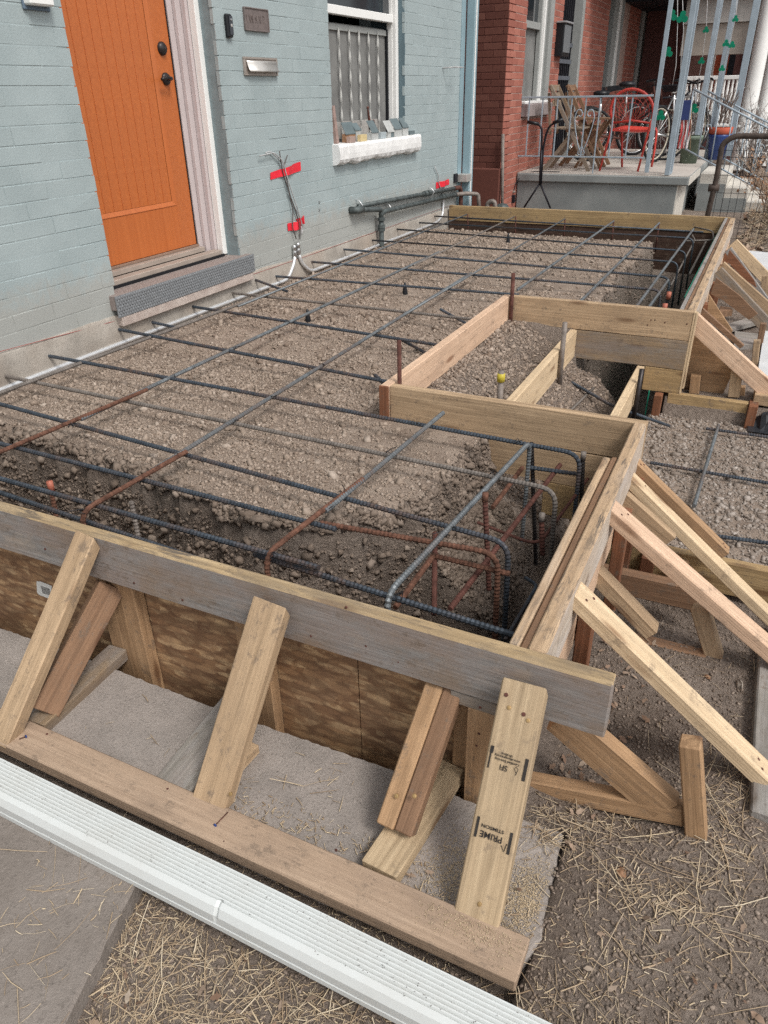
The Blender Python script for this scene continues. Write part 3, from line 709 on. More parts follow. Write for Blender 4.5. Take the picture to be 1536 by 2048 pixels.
slab('paving_slab', [(-1.2, -0.345), (2.735, -0.345), (2.762, -0.26), (2.742, -0.012), (2.55, -0.02), (2.3, -0.012), (1.9, -0.022), (1.3, -0.014), (0.9, -0.02), (-1.2, -0.02)], -0.56, -0.44, 'paver', 'broken edged grey concrete paver strip carrying the form braces', 'paving slab', jit=0.002, step=0.014)
slab('concrete_walk', [(-1.2, -0.385), (1.93, -0.385), (2.23, -1.46), (-1.2, -1.46)], -0.56, -0.45, 'slab', kind='structure', jit=0.003)

exec_order = 'structure next'
# ------------------------------------------------------------------ brick walls
def brick_mesh(kind, L, H, D, bev, jit, mat, seed):
    key = (kind, round(L, 3), round(H, 3), seed)
    if key in BOXC: return BOXC[key]
    rnd = random.Random(hash(key) & 0xffff)
    b = bev
    V = [(-D, 0, 0), (-D, L, 0), (-D, L, H), (-D, 0, H), (-b, 0, 0), (-b, L, 0), (-b, L, H), (-b, 0, H), (0, b, b), (0, L - b, b), (0, L - b, H - b), (0, b, H - b)]
    V = [(x + (rnd.uniform(-jit, jit) if x > -D * 0.9 else 0), y + rnd.uniform(-jit, jit), z + rnd.uniform(-jit, jit)) for x, y, z in V]
    Fc = [(8, 9, 10, 11)]
    for i in range(4):
        j = (i + 1) % 4; Fc.append((4 + i, 4 + j, 8 + j, 8 + i)); Fc.append((i, j, 4 + j, 4 + i))
    me = bpy.data.meshes.new('brick'); me.from_pydata(V, [], Fc); me.update(); me.materials.append(to_mat(mat))
    BOXC[key] = me; return me
def course_bricks(y0, y1, z0, z1, zph, ch, L, gap, holes, ymargin=0.0):
    out = []
    k0 = int(math.floor((z0 - zph) / ch)); k = k0
    while zph + k * ch < z1:
        zb = zph + k * ch; off = (k % 2) * (L + gap) / 2 + ((k * 37) % 5 - 2) * 0.006
        y = y0 - off - L
        while y < y1:
            l = L + gap
            a, b = max(y, y0), min(y + L, y1)
            segs = [(a, b)]
            for (ha, hb, hz0, hz1) in holes:
                if zb + ch > hz0 + 0.02 and zb < hz1 - 0.02:
                    ns = []
                    for (s0, s1) in segs:
                        if s1 <= ha or s0 >= hb: ns.append((s0, s1)); continue
                        if s0 < ha: ns.append((s0, ha + random.uniform(-0.0035, 0.0035)))
                        if s1 > hb: ns.append((hb + random.uniform(-0.0035, 0.0035), s1))
                    segs = ns
            for (s0, s1) in segs:
                if s1 - s0 > 0.03: out.append((s0, s1, zb))
            y += l
        k += 1
    return out
def in_view(p):
    d = Vector(p) - CAM; z = d.dot(_f)
    if z < 0.1: return 0
    u = 768 + F_PX * d.dot(_r) / z; v = 1024 - F_PX * d.dot(_u) / z
    return (F_PX / z) ** 2 * (abs(d.x) / d.length + 0.05) if -60 < u < 1600 and -60 < v < 2100 else 0
def lay(root, bricks, ch, gap, D, mat, mw_of, kind, bev, jit, cap=300, hid=None):
    """the bricks showing largest become parts, the rest one joined part"""
    sc_ = []
    for (s0, s1, zb) in bricks:
        mw = mw_of(s0, zb); c_ = mw @ Vector((0, (s1 - s0) / 2, ch / 2))
        sc_.append((in_view(c_) * (s1 - s0), s0, s1, zb, mw))
    sc_.sort(key=lambda q: -q[0])
    rest = []
    for i, (w_, s0, s1, zb, mw) in enumerate(sc_):
        me = brick_mesh(kind, s1 - s0, ch - gap, D, bev, jit, mat, i % 5)
        if i < cap and w_ > 0: link('brick', me, mw @ Matrix.Translation((random.uniform(-0.0009, 0.0009), 0, 0)), root)
        else: rest.append(([mw @ v.co for v in me.vertices], [tuple(p.vertices) for p in me.polygons]))
    if rest:
        V, Fc = merge(rest); o = mesh_obj('brickwork', V, Fc, mat, None, root); o['kind'] = 'stuff'

HOUSE = thing('brick_house', (0, 3, -0.1), 'pale blue painted brick house wall with door opening and window', 'house')
DOOR = (1.695, 2.757, 0.12, 9)    # y0 y1 z0 z1
WIN = (4.012, 5.25, 0.665, 9)
CH = 0.0722; ZP = 1.030 - 14 * CH + 0.0
br = course_bricks(-2.6, 6.62, -0.02, 1.95, ZP, CH, 0.2180, 0.0042, [DOOR, WIN, (1.64, 2.84, -0.5, 0.14), (3.99, 5.455, 0.53, 0.67)])
lay(HOUSE, br, CH, 0.0042, 0.022, 'blue', lambda s, z: Matrix.Translation((0.0, s, z + 0.003)), 'blue', 0.0014, 0.0010)
def wallpiece(name, y0, y1, z0, z1, x0, x1, mat, parent): return aabb(name, (x0, y0, z0), (x1, y1, z1), mat, parent, c=0)
for (a, b, z0, z1) in ((-2.6, DOOR[0] - 0.012, -0.03, 3.2), (DOOR[1] + 0.012, WIN[0] - 0.01, -0.03, 3.2), (WIN[1] + 0.01, 6.60, -0.03, 3.2), (WIN[0] - 0.01, WIN[1] + 0.01, -0.03, 0.60), (DOOR[0] - 0.012, DOOR[1] + 0.012, 2.35, 3.2), (WIN[0] - 0.01, WIN[1] + 0.01, 2.1, 3.2)):
    wallpiece('mortar_bed', a, b, z0, z1, -0.30, -0.0016, 'blue', HOUSE)
wallpiece('wall', -2.6, 6.6, 3.2, 5.2, -0.30, -0.001, 'blue', HOUSE)
wallpiece('roof', -2.7, 6.65, 5.2, 5.35, -3, 0.35, 'beige', HOUSE)
wallpiece('back_wall', -2.6, 6.6, -0.5, 5.2, -3.0, -2.9, 'darkroom', HOUSE)
wallpiece('end_wall', 6.45, 6.6, -0.5, 5.2, -2.9, -0.301, 'blue', HOUSE)
# concrete footing band with soft top line
V = []; n = 160
for i in range(n + 1):
    yy = -2.6 + i * (9.2 / n); tz = 0.028 - 0.012 * (yy - 1) + 0.006 * math.sin(yy * 9) * random.random() 
    tz = max(-0.03, min(0.045, tz)); xx = 0.008 + 0.004 * random.random()
    V += [(-0.05, yy, tz + 0.004), (xx * 0.4, yy, tz + 0.001), (xx, yy, tz - 0.012), (xx + 0.006, yy, -0.08), (xx + 0.010, yy, -0.9)]
Fc = [(i * 5 + k, i * 5 + 5 + k, i * 5 + 6 + k, i * 5 + 1 + k) for i in range(n) for k in range(4)]
mesh_obj('footing', V, [q[::-1] for q in Fc], 'footing', None, HOUSE, True)
tube('chalk_line', [(0.0145, -2.6, 0.058), (0.010, 0.9, 0.041), (0.010, 1.62, 0.000), (0.010, 3.4, -0.012), (0.010, 6.4, -0.010)], 0.0016, plain('red chalk', (0.32, 0.10, 0.09), 0.9), HOUSE, 5)

# door
DX = -0.205
dr = thing('front_door', (DX, 2.2, 0.13), 'orange stained wooden front door with vertical grooves', 'door')
aabb('door_slab', (DX - 0.045, 1.70, 0.205), (DX - 0.010, 2.615, 2.27), 'door', dr, c=0)
aabb('stile', (DX - 0.011, 2.485, 0.205), (DX, 2.615, 2.27), 'door', dr, c=0.001)
aabb('bottom_rail', (DX - 0.011, 1.70, 0.205), (DX, 2.4845, 0.438), 'door', dr, c=0.001)
gw = 0.0655
for i in range(12):
    b_ = 2.455 - i * gw
    aabb('panel_board', (DX - 0.013, b_ - gw + 0.004, 0.462), (DX - 0.006, b_, 2.25), 'door', dr, c=0.0016)
V = [(DX - 0.006, 1.70, 0.462), (DX - 0.006, 2.458, 0.462), (DX + 0.004, 2.482, 0.440), (DX + 0.004, 1.70, 0.440), (DX - 0.010, 1.70, 0.430), (DX - 0.01, 2.482, 0.430)]
mesh_obj('lower_moulding', V, [(0, 3, 2, 1), (3, 4, 5, 2)], 'door', None, dr)
V = [(DX - 0.006, 2.458, 0.462), (DX + 0.003, 2.484, 0.440), (DX + 0.003, 2.484, 2.25), (DX - 0.006, 2.458, 2.25)]
mesh_obj('side_moulding', V, [(0, 1, 2, 3)], 'door', None, dr)
p = at(326, 97, x=DX + 0.01)
h = lathe('deadbolt', (0, 0, 0), [(0.001, 0.022), (0.022, 0.020), (0.031, 0.010), (0.033, 0.0), (0.033, -0.01)], 'darkmetal', dr)
def place(o, mw):
    o.matrix_basis = WM[o.parent.name].inverted() @ mw if o.parent else mw
    WM[o.name] = mw
RX = Matrix.Rotation(math.radians(90), 4, 'Y')
place(h, Matrix.Translation((DX, p.y, p.z)) @ RX)
p = at(334, 158, x=DX + 0.01)
h = lathe('handle_rose', (0, 0, 0), [(0.001, 0.016), (0.026, 0.014), (0.031, 0.006), (0.032, -0.01)], 'darkmetal', dr); place(h, Matrix.Translation((DX, p.y, p.z)) @ RX)
tube('handle', [(DX, p.y, p.z), (DX + 0.045, p.y, p.z), (DX + 0.052, p.y - 0.02, p.z + 0.004), (DX + 0.05, p.y - 0.055, p.z + 0.006), (DX + 0.045, p.y - 0.085, p.z - 0.004)], 0.0085, 'darkmetal', dr, 10, bend=0.015)
fr = thing('door_frame', (-0.1, 2.7, 0.14), 'mauve stepped door jamb with a white outer edge strip', 'door frame')
aabb('casing', (-0.136, 2.722, 0.13), (-0.092, 2.765, 2.33), 'white', fr, c=0.003)
aabb('jamb', (-0.168, 2.700, 0.13), (-0.1375, 2.768, 2.33), 'jamb', fr, c=0.002)
aabb('jamb', (-0.192, 2.660, 0.13), (-0.1695, 2.768, 2.33), 'jamb', fr, c=0.002)
aabb('jamb', (-0.26, 2.622, 0.175), (-0.1935, 2.768, 2.33), 'jamb', fr, c=0.002)
aabb('head_jamb', (-0.26, 1.66, 2.285), (-0.062, 2.620, 2.33), 'jamb', fr, c=0.002)
aabb('far_jamb', (-0.26, 1.66, 0.13), (-0.062, 1.692, 2.284), 'jamb', fr, c=0.002)
aabb('weather_strip', (DX - 0.04, 2.614, 0.2), (DX + 0.004, 2.6215, 2.28), 'black', fr, c=0)
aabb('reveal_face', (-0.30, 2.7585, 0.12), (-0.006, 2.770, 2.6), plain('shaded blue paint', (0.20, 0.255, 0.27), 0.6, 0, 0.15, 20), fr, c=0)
st = thing('door_step', (0, 2.25, 0.0), 'grey rubber covered door step with a honeycomb front', 'step')
aabb('threshold', (-0.26, 1.70, 0.165), (-0.150, 2.62, 0.190), plain('oak threshold', (0.33, 0.275, 0.235), 0.6), st, c=0.002)
aabb('threshold_lip', (-0.204, 1.70, 0.1905), (-0.188, 2.62, 0.204), plain('brown lip', (0.24, 0.16, 0.12), 0.5), st, c=0.002)
aabb('threshold_lower', (-0.149, 1.70, 0.124), (-0.085, 2.699, 0.163), bpy.data.materials['oak threshold'], st, c=0.004)
aabb('dark_strip', (-0.0845, 1.70, 0.124), (-0.076, 2.71, 0.140), 'black', st, c=0.001)
aabb('tread', (-0.260, 1.64, 0.05), (0.040, 2.835, 0.1235), 'mat_top', st, c=0.003)
aabb('riser_backing', (0.0405, 1.635, 0.018), (0.047, 2.84, 0.1235), 'mat_face', st, c=0.001)
aabb('mortar_base', (-0.05, 1.655, -0.030), (0.046, 2.822, 0.0175), 'steprough', st, c=0.004, jit=0.002)
hexg = []
R_ = 0.0095
zz = 0; row = 0
while True:
    z = 0.024 + row * R_ * 1.55
    if z > 0.119: break
    yy = 1.645 + (row % 2) * R_ * 0.95
    while yy < 2.83:
        V = [(0.0468, yy + R_ * 0.92 * math.sin(a * math.pi / 3), z + R_ * 0.9 * math.cos(a * math.pi / 3)) for a in range(6)] + [(0.0505, yy + R_ * 0.62 * math.sin(a * math.pi / 3), z + R_ * 0.62 * math.cos(a * math.pi / 3)) for a in range(6)]
        Fc = [tuple(range(11, 5, -1))] + [((i + 1) % 6, i, 6 + i, 6 + (i + 1) % 6) for i in range(6)]
        hexg.append((V, Fc)); yy += R_ * 1.9
    row += 1
V, Fc = merge(hexg); o = mesh_obj('honeycomb', V, Fc, 'mat_face', None, st); o['kind'] = 'stuff'
aabb('door_well_back', (-0.9, 1.5, -0.1), (-0.88, 2.9, 3), 'darkroom', HOUSE, c=0)

# window
wn = thing('house_window', (-0.08, 4.6, 0.67), 'white framed sash window with twisted white security bars', 'window')
WX = -0.085
aabb('sash_frame', (WX - 0.05, 5.195, 0.665), (WX, 5.245, 2.1), 'white', wn, c=0.003)
aabb('trim', (WX + 0.0005, 5.20, 0.665), (WX + 0.03, 5.2475, 2.1), 'white', wn, c=0.002)
aabb('sash_frame', (WX - 0.05, 4.013, 0.665), (WX, 4.06, 2.1), 'white', wn, c=0.003)
aabb('meeting_rail', (WX - 0.04, 4.061, 1.462), (WX + 0.012, 5.194, 1.515), 'white', wn, c=0.003)
aabb('top_rail', (WX - 0.04, 4.061, 2.06), (WX + 0.012, 5.164, 2.1), 'white', wn, c=0.003)
aabb('upper_pane', (WX - 0.03, 4.061, 1.516), (WX - 0.026, 5.194, 2.06), 'glass', wn, c=0)
aabb('lower_rail', (WX - 0.0575, 4.061, 1.375), (WX - 0.042, 5.1745, 1.412), 'frame_grey', wn, c=0.002)
aabb('screen_stile', (WX - 0.0575, 5.175, 0.691), (WX - 0.035, 5.1935, 1.42), 'black', wn, c=0.001)
aabb('screen', (WX - 0.062, 4.061, 0.68), (WX - 0.058, 5.1945, 1.42), 'screen', wn, c=0)
aabb('sill_board', (WX - 0.1, 4.061, 0.665), (WX - 0.02, 5.13, 0.69), 'frame_grey', wn, c=0.002)
aabb('low_panel', (WX - 0.0575, 4.2, 0.691), (WX - 0.052, 5.05, 0.80), plain('pale box behind bars', (0.34, 0.32, 0.30), 0.7), wn, c=0.001)
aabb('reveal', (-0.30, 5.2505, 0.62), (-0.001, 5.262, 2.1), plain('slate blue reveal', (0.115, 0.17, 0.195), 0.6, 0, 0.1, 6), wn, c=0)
aabb('room_dark', (-0.5, 3.9, 0.5), (-0.48, 5.4, 2.3), 'darkroom', wn, c=0)
for i, yy in enumerate((4.19, 4.37, 4.53, 4.685, 4.845, 5.005)):
    V = []; Fc = []; n = 96
    for k in range(n + 1):
        z = 0.69 + k * 0.70 / n; a = k / n * math.pi * 5.5 + 0.15 * i
        dx, dy = 0.0078 * math.cos(a), 0.0078 * math.sin(a); tx, ty = -0.0012 * math.sin(a), 0.0016 * math.cos(a)
        bx = WX - 0.035
        V += [(bx + dx + tx, yy + dy + ty, z), (bx - dx + tx, yy - dy + ty, z), (bx - dx - tx, yy - dy - ty, z), (bx + dx - tx, yy + dy - ty, z)]
    for k in range(n):
        for q in range(4):
            q2 = (q + 1) % 4; Fc.append((k * 4 + q, k * 4 + q2, k * 4 + 4 + q2, k * 4 + 4 + q))
    mesh_obj('twisted_bar', V, Fc, plain('pale bar paint', (0.46, 0.46, 0.44), 0.45) if i == 0 else bpy.data.materials['pale bar paint'], None, wn)
# stone sill, rough front
V = []; n = 90
rr = random.Random(3)
for i in range(n + 1):
    yy = 3.985 + i * (1.472 / n)
    und = 0.005 * math.sin(i * 0.21) + 0.004 * math.sin(i * 0.53 + 1) + rr.uniform(-0.004, 0.004)
    for (xx, z, j) in ((-0.12, 0.668, 0), (0.052, 0.668, 0.001), (0.060, 0.650, 0.0014), (0.063, 0.605, 0.0022), (0.062, 0.570, 0.0022), (0.052, 0.548 + und * 0.7, 0.003), (0.03, 0.534 + und, 0.003), (-0.02, 0.530 + und, 0)):
        V.append((xx + rr.uniform(-j, j), yy, z + rr.uniform(-j, j) * 0.4))
Fc = [(i * 8 + k, i * 8 + 1 + k, i * 8 + 9 + k, i * 8 + 8 + k) for i in range(n) for k in range(7)] + [tuple(range(7, -1, -1)), tuple(n * 8 + k for k in range(8))]
tag(mesh_obj('window_sill', V, Fc, 'sillstone'), 'white painted rock faced stone sill under the sash window', 'window sill')
# toy houses and chips on the sill
SZ = 0.669
def toy(y, w, d, h, rh, wall, roof, label, cat='ornament', x=0.0):
    t_ = thing('sill_ornament', (x, y, SZ), label, cat, 'small block ornaments on the window sill')
    aabb('block', (x - d / 2, y - w / 2, SZ), (x + d / 2, y + w / 2, SZ + h), wall, t_, c=0.001)
    if roof: 
        V = [(x - d / 2 - 0.004, y - w / 2 - 0.003, SZ + h + rh), (x + d / 2 + 0.004, y - w / 2 - 0.003, SZ + h * 0.92), (x + d / 2 + 0.004, y + w / 2 + 0.003, SZ + h * 0.92), (x - d / 2 - 0.004, y + w / 2 + 0.003, SZ + h + rh)]
        V += [(a, b, c_ + 0.006) for a, b, c_ in V]
        mesh_obj('roof', V, [(0, 1, 2, 3), (7, 6, 5, 4), (0, 4, 5, 1), (1, 5, 6, 2), (2, 6, 7, 3), (3, 7, 4, 0)], roof, None, t_)
    return t_
toy(4.30, 0.16, 0.03, 0.055, 0.07, 'chip', 'slate', 'wide slate roofed block on the left of the sill', x=-0.03)
toy(4.42, 0.09, 0.03, 0.075, 0.04, 'paleblock', 'slate', 'pale grey topped block behind the cream one', x=-0.03)
toy(4.40, 0.10, 0.03, 0.045, 0.0, 'cream', None, 'small cream coloured cube on the sill edge', x=0.03)
toy(4.22, 0.085, 0.03, 0.04, 0.0, plain('pinkish block', (0.38, 0.28, 0.24), 0.8), None, 'small pinkish block next to the leaning wood piece', x=0.03)
toy(4.62, 0.115, 0.04, 0.050, 0.075, 'paleblock', 'slate', 'slate roofed grey block left of the middle of the sill', x=0.01)
toy(4.76, 0.10, 0.03, 0.045, 0.0, plain('bluish block', (0.36, 0.41, 0.43), 0.8), None, 'low bluish grey block in the middle of the sill', x=0.02)
toy(4.88, 0.06, 0.04, 0.04, 0.075, 'paleblock', 'paleblock', 'pale block with a steep striped roof', x=0.01)
toy(4.94, 0.05, 0.04, 0.04, 0.075, 'slate', 'paleblock', 'grey block with a steep pale roof, right of its twin', x=0.01)
toy(5.07, 0.14, 0.04, 0.055, 0.07, 'paleblock', 'slate', 'wide slate roofed pale block right of the striped pair', x=0.0)
toy(5.22, 0.11, 0.04, 0.06, 0.065, 'paleblock', 'slate', 'slate roofed pale block near the right end of the sill', x=0.0)
toy(5.345, 0.10, 0.035, 0.03, 0.0, 'slate', None, 'dark flat block at the right end of the sill', x=0.01)
toy(5.335, 0.09, 0.012, 0.10, 0.0, 'white', None, 'white card with grey marks at the right end of the sill', 'card', x=-0.015)
t_ = thing('wood_offcut', (0.0, 4.10, SZ), 'upright pinkish wood offcut leaning at the left end of the sill', 'wood piece')
bar('piece', (-0.02, 4.115, SZ), (-0.035, 4.10, SZ + 0.24), 0.05, 0.03, (1, 0.2, 0), plain('pink cedar', (0.34, 0.24, 0.21), 0.8, 0, 0.25, 20), t_)
t_ = thing('figurine', (-0.04, 4.66, 0.75), 'tiny dark brown carved figurine on the sill', 'figurine')
tube('body', [(-0.03, 4.66, 0.74), (-0.03, 4.645, 0.80), (-0.03, 4.63, 0.85), (-0.03, 4.625, 0.875)], lambda s: 0.014 * (1 - 0.55 * s), 'darkrust', t_, 8)
lathe('head', (-0.03, 4.624, 0.885), [(0.001, -0.012), (0.009, -0.006), (0.011, 0.002), (0.006, 0.010), (0.001, 0.012)], 'darkrust', t_, 10)
tube('arm', [(-0.03, 4.66, 0.79), (-0.02, 4.70, 0.80), (-0.02, 4.72, 0.755)], 0.006, 'darkrust', t_, 6)

# wall fixtures
def wallbox(name, y0, y1, z0, z1, d, mat, parent, c=0.003, x0=0.0): return aabb(name, (x0, y0, z0), (x0 + d, y1, z1), mat, parent, c=c)
t_ = thing('entry_light', (0, 1.54, 1.3), 'white box fixture at the top left of the blue wall', 'light fixture')
wallbox('housing', 1.49, 1.615, 1.315, 1.50, 0.05, 'white', t_, 0.006); wallbox('back_plate', 1.485, 1.622, 1.300, 1.50, 0.012, plain('blue grey plate', (0.13, 0.18, 0.24), 0.5), t_)
t_ = thing('doorbell', (0, 2.87, 1.32), 'slim black video doorbell on the blue wall', 'doorbell')
wallbox('body', 2.845, 2.895, 1.262, 1.372, 0.022, 'black', t_, 0.006); wallbox('lens_plate', 2.862, 2.893, 1.275, 1.362, 0.003, plain('glossy face', (0.05, 0.055, 0.065), 0.15), t_, 0.001, 0.0225)
disc('button', (0.0255, 2.878, 1.318), (1, 0, 0), 0.008, 0.003, 'slotflap', t_, 14); disc('camera_eye', (0.0255, 2.878, 1.345), (1, 0, 0), 0.006, 0.003, 'chrome', t_, 14)
t_ = thing('wall_plaque', (0, 3.15, 1.36), 'weathered bronze plaque with raised lettering on the blue wall', 'plaque')
wallbox('plate', 3.035, 3.272, 1.306, 1.415, 0.010, 'plaque', t_, 0.002)
wallbox('rim', 3.035, 3.272, 1.4105, 1.417, 0.015, 'plaque', t_, 0.001); wallbox('rim', 3.035, 3.272, 1.304, 1.3095, 0.015, 'plaque', t_, 0.001); wallbox('rim', 3.0305, 3.0365, 1.306, 1.415, 0.015, 'plaque', t_, 0.001); wallbox('rim', 3.268, 3.274, 1.306, 1.415, 0.015, 'plaque', t_, 0.001)
gl = []
yy = 3.055
for k, sh in enumerate('|\\N|S|\\IT|'):
    if sh in '|I': V, Fc = tube_geo([(0.0115, yy, 1.345), (0.0115, yy, 1.380)], 0.002, 5)
    elif sh == '\\': V, Fc = tube_geo([(0.0115, yy, 1.380), (0.0115, yy + 0.012, 1.345)], 0.002, 5)
    elif sh == 'N': V, Fc = tube_geo([(0.0115, yy, 1.345), (0.0115, yy, 1.380), (0.0115, yy + 0.014, 1.345), (0.0115, yy + 0.014, 1.380)], 0.0018, 5)
    elif sh == 'S': V, Fc = tube_geo([(0.0115, yy + 0.012, 1.376), (0.0115, yy, 1.370), (0.0115, yy + 0.012, 1.354), (0.0115, yy, 1.346)], 0.0018, 5)
    else: V, Fc = tube_geo([(0.0115, yy - 0.005, 1.380), (0.0115, yy + 0.012, 1.380), (0.0115, yy + 0.004, 1.379), (0.0115, yy + 0.004, 1.345)], 0.0018, 5)
    gl.append((V, Fc)); yy += 0.020
V, Fc = merge(gl); mesh_obj('lettering', V, Fc, 'plaque', None, t_)
t_ = thing('mail_slot', (0, 3.15, 1.13), 'old brass letter slot with a slightly open flap', 'mail slot')
wallbox('frame', 2.983, 3.332, 1.084, 1.176, 0.008, 'slot', t_, 0.002)
for (a, b, c_, d) in ((2.983, 3.332, 1.1655, 1.176), (2.983, 3.332, 1.084, 1.0925), (2.983, 2.997, 1.093, 1.165), (3.320, 3.332, 1.093, 1.165)): wallbox('rim', a, b, c_, d, 0.005, 'slot', t_, 0.001, 0.0085)
V = []
for k in range(7):
    a = k / 6; z = 1.158 - 0.056 * a; xx = 0.012 + 0.020 * a ** 1.6
    V += [(xx, 3.008, z), (xx, 3.318, z), (xx + 0.003, 3.008, z), (xx + 0.003, 3.318, z)]
Fc = []
for k in range(6):
    b_ = k * 4; Fc += [(b_ + 2, b_ + 6, b_ + 7, b_ + 3), (b_, b_ + 1, b_ + 5, b_ + 4), (b_, b_ + 4, b_ + 6, b_ + 2), (b_ + 1, b_ + 3, b_ + 7, b_ + 5)]
Fc += [(24, 25, 27, 26), (0, 2, 3, 1)]
mesh_obj('flap', V, Fc, 'slotflap', None, t_, True)
# wall hook bar
p, q = at(885, 136, x=0.0), at(926, 135, x=0.12)
tag(tube('wall_hook', [p, (0.10, p.y + 0.05, p.z + 0.005), q], 0.006, 'wire', None, 6), 'thin grey metal rod sticking out of the blue wall near the downspout', 'hook')
# small screw eyes
for (u, v) in ((637, 405), (637, 420)):
    p = at(u, v, x=0.0); 
    tag(tube('screw_eye', [(0, p.y, p.z + 0.006), (0.008, p.y + 0.008, p.z + 0.006), (0.008, p.y + 0.010, p.z - 0.004), (0.0, p.y, p.z - 0.008)], 0.0018, 'wiredark', None, 5), 'small screw hook on the blue wall, %s of the two right of the taped wires' % ('upper' if v < 410 else 'lower'), 'hook', 'screw hooks below the window')
for (u, v) in ((624, 388), (700, 372), (851, 60)):
    p = at(u, v, x=0.0)

# conduit and risers
cz = -0.115
cpts = [(0.030, -0.6, cz - 0.01), (0.022, 0.975, cz), (0.016, 2.2, cz), (0.020, 3.10, cz), (0.024, 3.24, cz), (0.020, 3.335, -0.03), (0.018, 3.36, 0.02)]
t_ = thing('conduit', (0.02, 2, cz), 'long galvanised conduit along the house footing bending up by the taped wires', 'conduit')
tube('pipe', cpts, 0.0115, 'conduit', t_, 12, bend=0.09)
p = at(598, 490, x=0.02)
lathe('coupling', (0.018, 3.36, 0.02), [(0.012, -0.01), (0.016, 0.0), (0.016, 0.03), (0.012, 0.04), (0.015, 0.045), (0.015, 0.065), (0.010, 0.07)], 'chrome', t_, 12)
t_ = thing('conduit', (0.02, 4.5, cz), 'second galvanised conduit run from the taped wires to the downspout corner', 'conduit')
tube('pipe', [(0.024, 3.40, 0.03), (0.026, 3.425, -0.04), (0.04, 3.52, cz), (0.035, 3.75, cz), (0.03, 5.0, cz), (0.03, 5.93, cz), (0.02, 6.10, cz + 0.04), (0.018, 6.12, 0.05), (0.018, 6.10, 0.13)], 0.0115, 'conduit', t_, 12, bend=0.08)
lathe('coupling', (0.024, 3.40, 0.03), [(0.012, -0.01), (0.016, 0.0), (0.016, 0.03), (0.012, 0.04), (0.015, 0.045), (0.015, 0.065), (0.010, 0.07)], 'chrome', t_, 12)
lathe('coupling', (0.018, 6.10, 0.13), [(0.012, -0.01), (0.016, 0.0), (0.016, 0.03), (0.012, 0.04)], 'chrome', t_, 12)
# wires
t_ = thing('cable_bundle', (0.01, 3.35, 0.4), 'bundle of grey cables rising from the conduit and curling away at the top', 'cable')
ptsl = [[(600, 470), (603, 440), (592, 420), (578, 385), (569, 350), (563, 325), (540, 302), (531, 306)],
        [(598, 478), (600, 450), (589, 415), (580, 390), (572, 352), (568, 330), (575, 310)],
        [(592, 478), (585, 455), (586, 420), (577, 380), (566, 345), (561, 318), (559, 302)],
        [(604, 470), (606, 455), (596, 420), (583, 382), (573, 350), (566, 322), (548, 305), (519, 312)]]
for i, pl in enumerate(ptsl):
    pp = [at(u, v, x=0.012 + 0.004 * i) for u, v in pl]
    pp[0].x = 0.022
    tube('cable', pp, 0.0035, ('wire', 'wiredark', 'wiredark', 'wire')[i], t_, 7, bend=0.03)
pp = [at(u, v, x=0.014) for u, v in ((886, 397), (889, 388), (878, 370), (877, 352), (869, 332))]
tag(tube('cable', pp, 0.004, 'wire', None, 7, bend=0.05), 'short grey cable rising from the far conduit at the wall corner', 'cable')
def tape(uvs, label, x=0.024):
    P_ = [at(u, v, x=x) for u, v in uvs]
    V = []; n = 8
    for i in range(n + 1):
        s = i / n
        for (a, b) in ((P_[0], P_[1]), (P_[3], P_[2])):
            q = a.lerp(b, s); q.x = 0.004 + 0.022 * math.exp(-((s - 0.5) / 0.16) ** 2) + random.uniform(0, 0.002); q.z += random.uniform(-0.002, 0.002); V.append(q)
    V += [v - Vector((0.0012, 0, 0)) for v in V]
    m = 2 * (n + 1)
    Fc = [(2 * i, 2 * i + 1, 2 * i + 3, 2 * i + 2) for i in range(n)] + [(m + 2 * i + 2, m + 2 * i + 3, m + 2 * i + 1, m + 2 * i) for i in range(n)]
    tag(mesh_obj('red_tape', V, Fc, 'redtape'), label, 'tape', 'strips of red tape holding cables')
tape([(541, 345), (601, 323), (602, 341), (541, 360)], 'uppermost strip of red tape across the cable bundle', 0.004)
tape([(592, 438), (608, 431), (609, 445), (600, 450)], 'small loose end of red tape above the lower strip', 0.004)
tape([(575, 447), (604, 440), (602, 458), (576, 462)], 'strip of red tape across the cable bundle nearest the couplings', 0.004)
tape([(872, 365), (898, 358), (898, 369), (872, 377)], 'red tape on the single cable beside the downspout corner', 0.004)

# gas pipes
t_ = thing('gas_pipe', (0.06, 4.5, 0.1), 'dark iron gas pipes along the blue wall with a tee going into the ground', 'gas pipe')
gx = 0.055
A = at(705, 423, x=gx); 
y_t, z_t = 4.64, 0.165
tube('elbow', [(0.0, A.y + 0.06, A.z), (gx, A.y + 0.06, A.z), (gx, A.y + 0.16, A.z - 0.002)], 0.026, 'gaspipe', t_, 12, bend=0.03)
tube('stub_pipe', [(gx, A.y + 0.10, A.z), (gx, y_t - 0.03, z_t), (gx, y_t + 0.01, z_t - 0.01), (gx, y_t + 0.01, 0.08)], 0.019, 'gaspipe', t_, 12, bend=0.04)
tube('down_pipe', [(gx, y_t + 0.01, 0.1), (gx, y_t + 0.01, -0.30)], 0.020, 'gaspipe', t_, 12)
for z in (0.075, 0.02, -0.005): tube('union', [(gx, y_t + 0.01, z), (gx, y_t + 0.01, z + 0.022)], 0.032, 'gaspipe', t_, 8, smooth=False)
tube('upper_pipe', [(0.03, 4.30, 0.225), (0.035, 6.36, 0.145)], 0.017, 'gaspipe', t_, 12)
tube('lower_pipe', [(gx, y_t, 0.12), (gx, y_t + 0.08, 0.137), (0.04, 6.40, 0.085)], 0.019, 'gaspipe', t_, 12)
